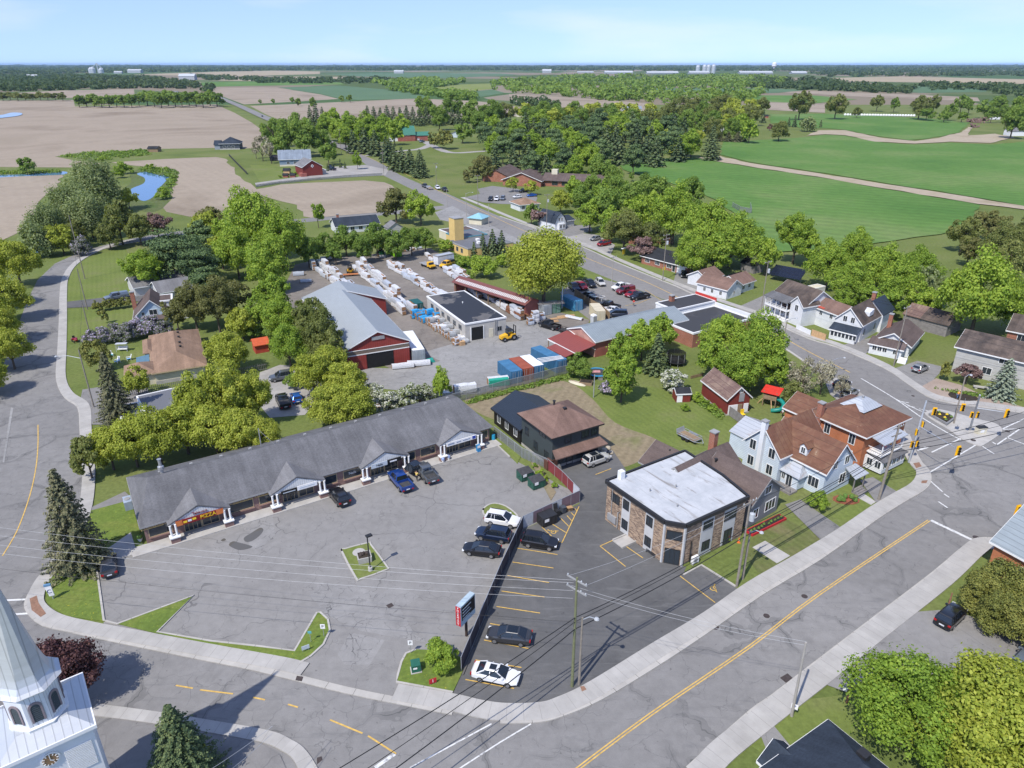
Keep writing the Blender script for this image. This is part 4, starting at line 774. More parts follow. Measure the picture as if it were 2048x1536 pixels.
# ------------------------------------------------------------------ 11-16 lumber yard
lb=Bld('lumber_barn','big red lumber barn with pale grey metal roof and a wide dark door','barn',(697,744),(821,723))
lb.block(0,0,12.9,31,4.7,M_REDMET,M_METGREY,'gy',2.9,.3,trim=M_TRIM);lb.block(-1.2,31,16.8,40,4.2,M_REDMET,M_METGREY,'gy',3.1,.3,trim=M_TRIM)
lb.box('doorway_shade_panel',M_INSHADE,3.9,-.05,0,9.4,.05,3.2);lb.box('header_band',seam('brown_slat_band',(.17,.13,.1),2,.25,None,.8),.1,-.09,3.35,12.8,-.02,4.15);lb.box('door_track',M_TRIM,.1,-.16,3.2,12.8,-.02,3.36);lb.box('gable_rail',M_TRIM,.1,-.13,4.15,12.8,-.02,4.25)  # the doorway is a dark panel painting the barn's inner shade on the wall
lb.box('sliding_door',M_REDMET,.6,-.14,.05,3.8,-.03,3.2);lb.box('sliding_door',M_REDMET,9.5,-.14,.05,12.7,-.03,3.2);lb.box('gable_sign',M_GREYTRIM,5.2,-.14,5.9,7.8,-.02,6.6)
wb=Bld('block_workshop','pale block workshop with flat patchy black roof and an open bay door','workshop',(932,684),(1010,670))
wb.block(0,.2,10.0,23.2,4.1,M_BLOCK,M_TAR,'flat',.1,.12,trim=M_TRIM)
wb.box('bay_shade_panel',M_INSHADE,1.4,.12,0,4.3,.22,3.0);wb.box('door',M_CREAM,5.8,.1,.05,6.8,.22,2.1);wb.win('S',.2,8.4,1.2,1.0,1.0,M_GREYTRIM)  # open bay: a dark panel on the wall, its inner shade painted in
for x in (1.3,4.4):wb.box('door_jamb',M_TRIM,x-.1,.08,0,x+.1,.25,3.1)
for y in (3,6.2,9.6,13,16.4,19.8):wb.win('W',0,y,2.0,1.6,1.1,M_GREYTRIM,bars=2)
for x in (7.2,7.6):wb.part('wall_pipe',MB().tube([(x,.05,.5),(x,.05,4.0)],.06),M_GREYTRIM)
wb.vent(5.5,14,4.1,.1,.25,M_TRIM)
sh=Bld('lumber_shed','long open-fronted lumber shed with maroon metal roof and a ribbed white strip','shed',(1043,637),(1075,627),L=4.6,dx=1.2)
shb=sh.block(0,0,4.6,27,3.3,M_REDW,M_REDSHED,'gy',1.0,.5,walls=False)
sh.box('end_wall',M_REDW,0,0,0,4.6,.2,3.3);sh.part('end_gable',MB().hexa([(0,0,3.3),(4.6,0,3.3),(2.3,0,4.2)],[(0,.2,3.3),(4.6,.2,3.3),(2.3,.2,4.2)]),M_REDW);sh.box('back_wall',M_REDW,4.4,.2,0,4.6,27,3.3);sh.box('end_wall',M_REDW,0,26.8,0,4.4,27,3.3)
for y in (4.5,9,13.5,18,22.5,26.6):sh.part('post',MB().bar((.1,y,0),(.1,y,3.2),.18),M_WOOD)
rs=MB()
for k in range(52):rs.hexa([(.15,.3+k*.51,3.55),(.15,.52+k*.51,3.55),(1.2,.52+k*.51,4.0),(1.2,.3+k*.51,4.0)],[(.15,.3+k*.51,3.6),(.15,.52+k*.51,3.6),(1.2,.52+k*.51,4.05),(1.2,.3+k*.51,4.05)])
sh.part('skylight_strip',rs,M_TRIM)
rw=Bld('red_warehouse','faded red warehouse with long blue-grey metal roof next to the store','warehouse',(1137,688),(1188,714))
rw.block(0,0,9.3,26,3.6,M_REDW,M_METBLUE,'gy',1.7,.35,trim=M_TRIM);rw.box('end_cladding',M_PINKW,0.02,-.06,.05,9.28,-.01,3.55);rw.part('gable_cladding',MB().hexa([(.1,-.06,3.55),(9.2,-.06,3.55),(4.65,-.06,5.2)],[(.1,-.01,3.55),(9.2,-.01,3.55),(4.65,-.01,5.2)]),M_PINKW)
rw.part('lean_to_roof',MB().hexa([(-.6,-5.2,2.0),(9.6,-5.2,2.0),(9.6,-.1,2.9),(-.6,-.1,2.9)],[(-.6,-5.2,2.12),(9.6,-5.2,2.12),(9.6,-.1,3.02),(-.6,-.1,3.02)]),M_METRED);rw.box('lean_to_beam',M_TRIM,-.6,-5.3,1.85,9.6,-5.2,2.1)
for x in (-.4,3,6.2,9.4):rw.part('post',MB().bar((x,-5.1,0),(x,-5.1,2.0),.15),M_WOOD)
rw.part('sloping_trim',MB().bar((-.1,-.12,4.0-.6),(9.4,-.12,1.2+.6),.22,.06),M_TRIM);rw.part('lower_lean_to_roof',MB().hexa([(2.5,-7.6,1.5),(9.0,-7.6,1.5),(9.0,-5.35,1.9),(2.5,-5.35,1.9)],[(2.5,-7.6,1.6),(9.0,-7.6,1.6),(9.0,-5.35,2.0),(2.5,-5.35,2.0)]),M_METRED)
st=Bld('hardware_store','flat-roofed store with dark roofs, white upper wall and red coping','shop building',rw.world(0,26.3),rw.world(9.3,26.3),9)
st.block(-1.2,0,5.2,13,4.6,M_WHITEW,M_FLATDK,'flat',.1,.1,trim=M_TRIM);st.block(5.3,-5.2,16.2,12.8,3.3,M_BRICKR,M_FLATDK,'flat',.2,.08,trim=M_TRIM)
st.box('red_coping',plain('red_sheet',(.5,.05,.04),.5),-1.3,12.95,4.3,5.4,13.2,5.3);st.chimney(-.2,4.0,4.4,6.0,1.0);st.box('front_wall',M_WHITEW,5.3,12.75,3.2,16.2,13.0,4.4)
# ------------------------------------------------------------------ 17,18 red barn and garden shed
rb=Bld('red_barn','small dark red barn with old brown metal roof near the wooden fence','barn',(1457,801,3.),(1502,795,3.))
rb.block(0,.2,4.4,8.7,3.2,M_REDSID,M_RUSTD,'gy',2.0,.3,trim=M_TRIM);rb.box('loft_door',M_GREYTRIM,2.2,.12,3.0-.6,3.2,.22,3.9);rb.box('garage_door',M_TRIM,.3,.1,.05,2.1,.22,1.9);rb.box('door',M_WOOD,2.2,.1,.05,3.0,.22,1.9);rb.box('door',M_TRIM,3.3,.1,.05,4.2,.22,1.9);rb.win('S',.2,2.5,4.1,.5,.5);rb.box('foundation',M_CONC,-.06,.1,0,4.46,8.8,.25)
gs=Bld('garden_shed','little red garden shed with black roof and white double doors','shed',(1352,805),(1376,804),2.6)
gs.block(0,0,2.6,2.4,1.7,M_REDSID,M_SH_BLK,'gx',.6,.15,trim=M_TRIM);gs.box('double_door',M_TRIM,.1,-.06,.05,1.1,.01,1.6)
# ------------------------------------------------------------------ 19-22 left side houses
tb=Bld('tan_bungalow','bungalow with broad tan hip roof and pale wall along the picket fence','house',(305,747,2.5),(412,730,2.5))
tb.block(.3,.3,9.2,22.4,2.4,M_CREAM,M_SH_TAN,'hip',2.1,.5,trim=M_TAN);tb.block(-4.4,.8,.3,6.0,2.4,M_CREAM,M_SH_TAN,'hip',1.5,.45,trim=M_TAN);tb.block(-1.2,12,.3,20,2.4,M_CREAM,M_SH_TAN,'hip',.7,.3)
for y in (8,10.5,14,17,19):tb.vent(5.6,y,4.0,.17,.35)
tb.part('blue_awning',MB().hexa([(-2.8,6.4,2.0),(-.4,6.4,2.3),(-.4,11.5,2.3),(-2.8,11.5,2.0)],[(-2.8,6.4,2.08),(-.4,6.4,2.38),(-.4,11.5,2.38),(-2.8,11.5,2.08)]),plain('blue_sheet',(.09,.17,.23),.6));tb.box('foundation',M_CONC,.27,.25,0,9.23,.3,.7);tb.win('W',.3,9,.9,1.8,1.2)
wg=Bld('white_gabled_cottage','white cottage with steep brown gable roof and brick chimney by the driveway','house',(265,632,3),(342,623,3))
wg.block(.3,.2,8.0,10,2.6,M_LBLUE,M_SH_DBRN,'gy',3.6,.4,trim=M_TRIM);wg.win('S',.2,4.4,2.7,1.6,1.2);wg.win('S',.2,2.2,2.7,.5,.8);wg.chimney(.2,7.6,0,6.6,.9);wg.block(4.9,4.0,8.6,9.2,4.6,M_WSID,M_SH_DBRN,'flat',.1,.2,trim=M_TRIM);wg.part('front_porch_roof',MB().hexa([(3.2,-2.0,2.0),(6.8,-2.0,2.0),(6.8,.2,2.4),(3.2,.2,2.4)],[(3.2,-2.0,2.12),(6.8,-2.0,2.12),(6.8,.2,2.52),(3.2,.2,2.52)]),M_SH_DBRN);wg.block(8.1,3,11.6,10.5,2.0,M_WSID,M_SH_BLK,'flat',.1,.15,trim=M_BLKTRIM)
gy=Bld('grey_ranch_house','grey roofed ranch house half hidden under the pine','house',(318,585,2.6),(360,578,2.6),9)
gy.block(0,0,8,9,2.5,M_STUC,M_SH_LITE,'gx',1.8,.4,trim=M_TRIM);gy.block(-4,9,10,18,2.5,M_STUC,M_SH_LITE,'gx',1.8,.4,trim=M_TRIM)
fl=Bld('low_flat_roofed_building','low building with grey flat roof edged in white behind the trees','building',(306,830,2.5),(390,810,2.5))
fl.block(-1.0,0,9.5,9.4,2.5,M_WHITEW,M_FLATGR,'flat',.15,.05,trim=M_TRIM);fl.block(-4.6,1.2,-1.1,7.5,2.2,M_WHITEW,M_FLATGR,'flat',.12,.05,trim=M_TRIM)
po=Bld('orange_roofed_playhouse','small playhouse with bright orange roof among trees left of the barn','playhouse',(512,708),(534,704),4)
po.block(0,0,2.8,3,1.9,plain('red_plastic_wall',(.4,.06,.04),.6),plain('orange_roof',(.48,.09,.03),.6),'gx',.9,.3)
# ------------------------------------------------------------------ 22-26 beyond the yard
sc=Bld('yellow_school','yellow block building with square tower and grey flat roofs beside the main road','public building',(872,489),(958,525),14)
sc.block(0,4,9,15,3.4,M_YELW,M_FLATGR,'flat',.15,.08,trim=plain('teal_coping',(.1,.25,.3),.6));sc.block(9,0,22,17,2.9,M_YELW,M_FLATGR,'flat',.15,.08,trim=M_GREYTRIM);sc.block(-9,6,-.1,17,2.8,M_CREAM,M_SH_DBRN,'flat',.1,.1,trim=M_TRIM)
c=sc.loc(905,497);tw=MB().box(c[0]-1.9,c[1],0,c[0]+1.9,c[1]+3.4,10);sc.part('tower',tw,M_YELW);sc.box('tower_cap',M_GREYTRIM,c[0]-2,c[1]-.1,10,c[0]+2,c[1]+3.5,10.2)
sc.wins('S',0,[12,15,18],.9,1.2,1.3,fm=M_GREYTRIM)
for x,y in ((13,8),(17,6),(15,12)):sc.box('roof_unit',M_TRIM,x,y,2.9,x+1.2,y+1,3.6)
kp=Bld('teal_kiosk','kiosk with pyramid teal roof between the yellow building and the road','kiosk',(938,448),(957,450),5.5)
kp.block(0,0,5.5,5.5,2.3,M_CREAM,plain('teal_roof',(.22,.42,.5),.6),'hip',1.8,.6)
nb=Bld('navy_roofed_bungalow','white bungalow with long navy roof beyond the lumber yard','house',(673,468),(738,462),9)
nb.block(0,0,nb.L+4,9,2.6,M_WSID,M_SH_NAVY,'gx',2.2,.4,trim=M_TRIM);nb.wins('S',0,[6,9,12],.9,1.4,1.2);nb.chimney(2,5,4,6)
gs2=Bld('grey_shed_roof','small grey gabled shed beyond the hedge behind the yard','shed',(778,470),(797,468),5)
gs2.block(0,0,5.5,5,2.3,M_GREYST,M_SH_LITE,'gy',1.8,.3)
cr=Bld('care_home','long brown-roofed brick care home with solar panels on one wing','public building',(1003,368),(1153,375),14)
cr.block(22,0,52,13,3.0,M_BRICKR,M_SH_DBRN,'gx',2.6,.8,trim=M_BLKTRIM);cr.block(2,-4,21.8,18,3.0,M_BRICKR,M_SH_DBRN,'gy',3.6,.8,trim=M_TRIM);cr.block(-12,6,1.8,30,3.0,M_BRICKR,M_SH_DBRN,'gy',3.0,.6)
cr.part('solar_array',MB().hexa([(-11.6,8,3.55),(-6,8,6.15),(-6,28,6.15),(-11.6,28,3.55)],[(-11.6,8,3.65),(-6,8,6.25),(-6,28,6.25),(-11.6,28,3.65)]),plain('blue_solar',(.05,.12,.26),.3));cr.wins('S',0,[28,33,38,43,48],.6,3,1.9,fm=M_WOOD);cr.box('cupola',M_CREAM,25,5,5,28,8,7.5)
st2=Bld('tan_roofed_cottage','small cottage with tan roof and white porch beside the care home lot','house',(1040,423),(1062,421),9)
st2.block(0,0,9,9,2.6,M_WSID,M_SH_TAN,'hip',2.2,.5,trim=M_TRIM);st2.wins('S',0,[1.6,4.5],.8,1.2,1.3)
gm=Bld('gambrel_house','white barn-style house with black gambrel roof near the road','house',(1110,461),(1128,458),10)
gL=gm.L+.8
gm.part('wall',MB().loft([[(0,y,0),(gL,y,0),(gL,y,2.7),(gL*.78,y,5.0),(gL/2,y,6.1),(gL*.22,y,5.0),(0,y,2.7)] for y in (0,10)]),M_WSID)
for q in (((-.3,2.5),(gL*.22,5.05)),((gL*.22,5.05),(gL/2,6.15)),((gL/2,6.15),(gL*.78,5.05)),((gL*.78,5.05),(gL+.3,2.5))):
    (x0,z0),(x1,z1)=q;gm.part('roof',MB().hexa([(x0,-.3,z0),(x1,-.3,z1),(x1,10.3,z1),(x0,10.3,z0)],[(x0,-.3,z0+.16),(x1,-.3,z1+.16),(x1,10.3,z1+.16),(x0,10.3,z0+.16)]),M_SH_NAVY)
gm.wins('S',0,[gL*.38,gL*.62],3.2,.7,1.1);gm.block(gL,1.5,gL+5.5,9,2.5,M_STUC,M_SH_NAVY,'gx',1.2,.3,trim=M_TRIM);gm.box('bay_window',M_WSID,gL*.2,-1.1,.2,gL*.8,0,2.4);gm.wins('S',-1.1,[gL*.35,gL*.65],.8,.9,1.2)
# ------------------------------------------------------------------ 27-34 houses along the main road
bb=Bld('brick_bungalow','red brick bungalow with dark grey roof and white garage door','house',(1375,533,2.8),(1423,521,2.8))
bb.block(.4,.3,9.6,17.8,2.6,M_BRICKR,M_SH_BLK,'gy',1.9,.5,trim=M_TRIM);bb.box('garage_door',M_TRIM,.32,1.0,.1,.42,4.0,2.1)
for y in (7,11.5,15.5):bb.win('W',.4,y,.9,1.7,1.2,bars=2)
bb.win('W',.4,5.2,.1,1,2,name='door',bars=0);bb.chimney(7.2,6.0,3.4,5.6,1.1)
wl=Bld('solar_roofed_cottage','white cottage with brown cross gables and solar panels on its back roof','house',(1455,578,3),(1492,566,3))
wl.block(.2,.2,7.0,9.4,2.7,M_WSID,M_SH_BRN,'gy',2.0,.35,trim=M_TRIM);wl.block(7.1,1.0,14.4,7.6,2.5,M_WSID,M_SH_BRN,'gx',1.7,.35,trim=M_TRIM);wl.block(5,9.5,12,16,2.6,M_WSID,M_SH_BRN,'gx',1.7,.35,trim=M_TRIM)
wl.part('solar_array',MB().hexa([(7.4,4.7,4.15),(13.6,4.7,4.15),(13.6,7.3,2.95),(7.4,7.3,2.95)],[(7.4,4.7,4.45),(13.6,4.7,4.45),(13.6,7.3,3.0),(7.4,7.3,3.0)]),M_SOLAR);wl.win('S',.2,3.6,.9,.7,.9);wl.win('S',.2,4.4,3.2,.6,.7);wl.wins('W',.2,[2,4.6,7],.9,.7,1.0);wl.wins('S',1.0,[9.2,12],.9,1,1.1)
ws=Bld('grey_boarded_shed','grey boarded shed with dark roof behind the solar roofed cottage','shed',(1506,548),(1522,545),5)
ws.block(0,0,4,5,2.4,M_GREYWOOD,M_SH_BLK,'gy',1.2,.25)
wp=Bld('porch_house','white house with two-level front porch and weathered brown roof','house',(1526,628),(1592,655))
wp.block(0,2.4,wp.L-.3,11,5.0,M_WSID,M_SH_OLD,'gx',2.8,.4,trim=M_TRIM);wp.block(wp.L-3.6,1.0,wp.L+.2,6,5.0,M_WSID,M_SH_OLD,'gy',1.9,.3,trim=M_TRIM);wp.block(wp.L-.2,5.5,wp.L+6.8,11,4.3,M_WSID,M_SH_BRN,'gx',1.7,.35,trim=M_TRIM)
wp.part('porch_deck',MB().box(0,0,0,wp.L-3.7,2.35,.5).box(0,0,2.6,wp.L-3.7,2.35,2.9),M_TRIM);wp.part('porch_roof',MB().hexa([(-.3,-.4,4.7),(wp.L-3.5,-.4,4.7),(wp.L-3.5,2.4,5.5),(-.3,2.4,5.5)],[(-.3,-.4,4.85),(wp.L-3.5,-.4,4.85),(wp.L-3.5,2.4,5.65),(-.3,2.4,5.65)]),M_SH_GREY)
pp=MB()
for k in range(5):x=.1+k*(wp.L-3.9)/4;pp.bar((x,.1,.5),(x,.1,4.7),.14)
for z in (1.1,.8,3.5,3.2):pp.bar((.1,.1,z),(wp.L-3.8,.1,z),.06)
wp.part('porch_railing',pp,M_RAIL);wp.wins('S',2.4,[1.2,3.4,5.2],.9,1.0,1.4);wp.wins('S',2.4,[1.2,3.4,5.2],3.3,1.0,1.2);wp.win('S',1.0,wp.L-1.7,3.4,.9,1.4);wp.wins('S',5.5,[wp.L+1.5,wp.L+4.5],2.8,.8,1);wp.part('red_roof_patch',MB().hexa([(wp.L+.3,5.3,4.43),(wp.L+2.2,5.3,4.43),(wp.L+2.2,6.6,4.85),(wp.L+.3,6.6,4.85)],[(wp.L+.3,5.3,4.47),(wp.L+2.2,5.3,4.47),(wp.L+2.2,6.6,4.92),(wp.L+.3,6.6,4.92)]),plain('red_patch',(.45,.08,.05),.6))
sa=Bld('solar_carport','tilted ground-mounted solar array behind the porch house','solar array',(1536,560),(1598,572),5)
sa.part('panel',MB().hexa([(0,0,1.6),(sa.L,0,1.6),(sa.L,4.2,3.6),(0,4.2,3.6)],[(0,0,1.7),(sa.L,0,1.7),(sa.L,4.2,3.7),(0,4.2,3.7)]),M_SOLAR)
for x in (.5,sa.L/2,sa.L-.5):sa.part('post',MB().bar((x,2.1,0),(x,2.1,2.6),.15),M_GREYTRIM)
cv=Bld('white_trailer','white flat-topped trailer behind the porch house','trailer',(1612,600),(1648,592),3)
cv.block(0,0,7,2.6,2.6,M_WHITEW,M_CREAM,'flat',.08,.02,z0=.5,trim=M_TRIM);cv.part('wheel',MB().lathe([(.4,-.15),(.4,.15)],10),M_BLKTRIM).location=(3.5,0,.4)
w2=Bld('white_gabled_house','white two-storey house with dark weathered gable roof and glazed porch','house',(1655,676),(1709,690))
wL=w2.L
w2.block(0,2.2,wL,12,4.2,M_WSID,M_SH_OLD,'gy',3.0,.35,trim=M_TRIM);w2.block(.2,0,wL-.2,2.15,2.3,M_WSID,M_SH_NAVY,'sh-',.9,.3,trim=M_TRIM);w2.block(1.2,12,wL+.6,18,4.4,M_WSID,M_METDARK,'gy',2.6,.3)
w2.wins('S',0,[.8+.82*k for k in range(int(wL/.85))],.9,.6,1.1,bars=0);w2.wins('S',2.2,[wL*.36,wL*.64],4.0,.8,1.2);w2.wins('E',wL,[4,9.6],1.2,.9,1.6);w2.chimney(wL*.5,14.5,5,8.2);w2.part('dormer',MB().loft([[(x,6.2,5.0),(x,8.4,5.0),(x,8.4,6.3),(x,6.2,5.9)][::1] for x in (wL*.6,wL-.3)]),M_WSID)
b3=Bld('brown_roofed_bungalow','white bungalow with wide brown roof and enclosed porch at the plaza','house',(1741,682,2.8),(1812,697,2.8))
b3.block(.4,2.6,b3.L+.2,13.5,2.7,M_WSID,M_SH_DBRN,'gy',2.0,.5,trim=M_TRIM);b3.block(0,.2,b3.L-.6,2.6,2.3,M_WSID,M_SH_DBRN,'sh-',.8,.4,trim=M_TRIM);b3.wins('S',.2,[1.0,2.0,3.0,5.0],1.0,.75,1.0);b3.wins('E',b3.L+.2,[5,8,11],1.2,.8,.9);b3.chimney(1.0,10.5,2,6.2)
s2=MB()
for k in range(5):s2.box(b3.L-.8,-.6-.3*k,0,b3.L+.8,-.3-.3*k,.9-.18*k)
s2.bar((b3.L-.8,-.4,.9),(b3.L-.8,-2.0,.9),.06).bar((b3.L+.8,-.4,1.8),(b3.L+.8,-2.0,1.0),.06);b3.part('steps',s2,M_TRIM)
g2=Bld('grey_block_of_flats','large pale grey sided building with streaked dark roof at the right edge','building',(1911,690,5.6),(2048,722,5.6))
g2.block(.4,.4,24,9.4,5.4,M_GREYST,M_SH_OLD,'gx',2.2,.5,trim=M_TRIM);g2.win('S',.4,8.5,4.0,1.6,.9);g2.win('S',.4,6.2,1.2,1.5,1.3);g2.win('S',.4,14,1.2,1.5,1.3)
for k,(u,v,lab) in enumerate(((1838,660,'dark weathered shed behind the brown roofed bungalow'),(1803,650,'brown metal roofed lean-to beside the white gabled house'))):
    d=Bld('old_shed',lab,'shed',(u,v),(u+52,v+14),7);d.block(0,0,d.L,7,2.8,M_GREYWOOD,M_SH_OLD if k==0 else M_RUSTD,'gx',1.8,.3)
bt=Bld('brick_house','red brick house half hidden behind the tall maple at the right','house',(2005,700),(2080,716),9);bt.block(0,0,14,9,4.6,M_BRICKR,M_SH_OLD,'gx',2.4,.4,trim=M_TRIM);bt.wins('S',0,[2.6,6,10],2.8,1.4,1.2)
# ------------------------------------------------------------------ farms and far buildings
nv=Bld('navy_farmhouse','navy roofed dark house standing alone by the brown field','house',(429,300),(480,299),14);nv.block(4,0,nv.L,14,4.0,plain('slate_wall',(.06,.07,.085),.7),M_SH_NAVY,'hip',4.2,.6,trim=M_TRIM);nv.block(0,2,4,12,3.4,plain('pale_slate_wall',(.25,.28,.32),.7),M_SH_NAVY,'gx',2.4,.5);nv.wins('S',0,[7,10,13],1,1.6,1.8);nv.box('foundation',M_CONC,3.9,-.1,0,nv.L,0,.8)
bg2=Bld('blue_grey_farmhouse','farmhouse with long blue-grey roof beside the red carriage barn','house',(560,333),(622,331),14);bg2.block(0,0,bg2.L,13,4.2,siding('slate_blue_siding',(.19,.25,.32),.4),M_SH_BLUE,'gx',4.4,.6,trim=M_TRIM);bg2.wins('S',0,[5,9,13],1.2,1.6,1.5,bars=2);bg2.box('foundation',M_CREAM,0,-.1,0,bg2.L,0,.9)
for x in (3,9,15):bg2.vent(x,6.5,8.5,.3,.4)
rb2=Bld('carriage_barn','dark red barn with grey gable roof and a white diamond window','barn',(607,353),(646,350),12);L=rb2.L
rb2.block(0,0,L,14,5.0,M_REDSID,M_SH_LITE,'gy',3.2,.5,trim=M_TRIM);dq=MB().hexa([(L/2-.9,-.1,5.2),(L/2,-.1,4.3),(L/2+.9,-.1,5.2),(L/2,-.1,6.1)],[(L/2-.9,0,5.2),(L/2,0,4.3),(L/2+.9,0,5.2),(L/2,0,6.1)]);rb2.part('diamond_window',dq,M_TRIM);rb2.part('pane',MB().hexa([(L/2-.45,-.14,5.2),(L/2,-.14,4.75),(L/2+.45,-.14,5.2),(L/2,-.14,5.65)],[(L/2-.45,-.1,5.2),(L/2,-.1,4.75),(L/2+.45,-.1,5.2),(L/2,-.1,5.65)]),M_GLASS).parent=rb2.t;rb2.block(L,2,L+2.6,8,2.4,M_GREYST,M_SH_LITE,'flat',.1,.1);rb2.box('side_lean_to',M_REDW,-1.6,-1.5,0,1.6,3,1.8)
gb2=Bld('green_roofed_barn','red gambrel barn with bright green metal roof by the treeline','barn',(797,283),(831,282),14);L=gb2.L
gb2.part('wall',MB().loft([[(x,0,0),(x,14,0),(x,14,5),(x,11,9),(x,7,10.8),(x,3,9),(x,0,5)] for x in (0,L)]),M_REDW)
for (y0,z0),(y1,z1) in (((-.5,4.6),(3,9.05)),((3,9.05),(7,10.9)),((7,10.9),(11,9.05)),((11,9.05),(14.5,4.6))):gb2.part('roof',MB().hexa([(-.4,y0,z0),(L+.4,y0,z0),(L+.4,y1,z1),(-.4,y1,z1)],[(-.4,y0,z0+.2),(L+.4,y0,z0+.2),(L+.4,y1,z1+.2),(-.4,y1,z1+.2)]),M_METGRN)
gb2.box('white_band',M_TRIM,5,-.1,4.2,L-4,0,5.0);gb2.block(L,1,L+12,10,4,M_REDW,M_METGRN,'gx',2.4,.4);gb2.block(-6,2,-.1,9,3.4,M_WHITEW,M_METGRN,'gx',1.5,.4)
M_FARW=plain('far_pale_wall',(.34,.36,.38),.8);M_FARR=plain('far_pale_roof',(.40,.42,.44),.7)
FAR=[('bungalow','red brick bungalow roof glimpsed behind the copper maple',(1258,488),14,M_BRICKR,M_SH_OLD,'gx',2.8,1.6),('house','white house with slate blue roof among the woods',(1322,249),24,M_WHITEW,M_SH_BLUE,'gx',5,3.4),('house','pale blue house just right of the tall spruce in the woods',(1402,262),24,M_BLUSID,M_SH_LITE,'gx',4.6,3),('house','white house with hip roof at the edge of the green field',(1446,264),24,M_WHITEW,M_SH_LITE,'hip',5,3.2),('house','brown roofed house behind the dark purple trees',(1385,241),30,M_BRICKR,M_SH_DBRN,'gx',4,3),
 ('house','white house by the big tree at the far right edge',(2018,272),18,M_WHITEW,M_SH_LITE,'gx',4,3),('house','small white house beyond the pond and hedge',(330,190),24,M_WHITEW,M_SH_LITE,'gx',4,3),('house','grey roofed house deep in the central woods',(1245,225),24,M_STUC,M_SH_BLUE,'gx',4.4,3),('house','cream house with grey roof left in the woods',(1033,234),16,M_CREAM,M_SH_LITE,'gx',4,3),('cottage','little pale cottage right of the green roofed barn',(900,275),10,M_BLUSID,M_SH_LITE,'gy',2.6,2),('barn','white barn with pale roof far beyond the fields',(358,160),60,M_FARW,M_FARR,'gx',14,8),('barn','long white barn on the far left skyline',(255,146),90,M_FARW,M_FARR,'gx',16,8),('shed','low white shed on the skyline fields',(228,147),50,M_FARW,M_FARR,'gx',9,5),('barn','white barn standing in the far middle fields',(788,147),60,M_FARW,M_FARR,'gx',12,8),('barn','tiny pale barn far left of the big farm complex',(1085,146),60,M_FARW,M_FARR,'gx',14,10),('barn','low white barn left of the big farm complex',(1155,146),110,M_FARW,M_FARR,'gx',7,4),('barn','white house among far left trees',(50,156),50,M_FARW,M_FARR,'gx',8,6),('house','pale farm building at the left treeline',(10,173),30,M_FARW,M_FARR,'gx',5,3)]
for n,lab,(u,v),w,wm,rm,rf,h,rs in FAR:
    f=Bld(n,lab,n,(u,v),(u+10,v),8);f.block(0,0,w,w*.45,h,wm,rm,rf,rs,.4 if w<40 else 1)
fc=Bld('dairy_barn_complex','long row of low white dairy barns on the right skyline','farm building',(1210,148),(1220,148),60)
for x0,w,h in ((0,170,9),(260,190,7),(520,120,8),(830,200,8),(1150,90,7)):fc.block(x0,0,x0+w,60,h,M_FARW,M_FARR,'gx',9,2)
for i,(x,h) in enumerate(((1395,40),(1408,42),(1416,42),(1426,44))):
    c=P(x,147);si=thing('grain_silo','tall pale grain silo standing over the dairy barns on the skyline','silo',c,0,'silos over the dairy barns');MB().lathe([(14,0),(14,h),(12,h+6),(2,h+12)],16).build('silo_body',M_METSIL2,si)
for i,(x,h) in enumerate(((183,26),(187,28),(203,22))):
    c=P(x,146.5);si=thing('grain_silo','pale grain bin at the far left elevator','silo',c,0,'silos at the far left elevator');MB().lathe([(16,0),(16,h),(2,h+12)],14).build('silo_body',M_METSIL2,si)
c=P(197,146);gt=thing('grain_elevator','tall spindly grain elevator leg on the far left skyline','grain elevator',c);MB().bar((0,0,0),(0,0,62),5).bar((0,0,60),(-40,0,30),3).bar((0,0,60),(36,0,25),3).build('leg_tower',M_METSIL2,gt)
c=P(1547,141);wt_=thing('water_tower','white water tower on the right skyline','water tower',c);MB().lathe([(10,0),(10,30),(22,38),(22,62),(6,72)],14).build('tank',M_WHITEW,wt_)
for i in range(26):
    u=1690+i*5.5;c=P(u,231.5+i*.08);MB().lathe([(0.2,0),(1.1,.1),(1.5,.8),(1.4,1.8),(.9,2.4),(.1,2.6)],9).build('wrapped_bale',M_TRIM,None,c);tag(bpy.context.scene.collection.objects[-1],'white wrapped hay bale in the row along the far green field','hay bale','wrapped bales in a row')
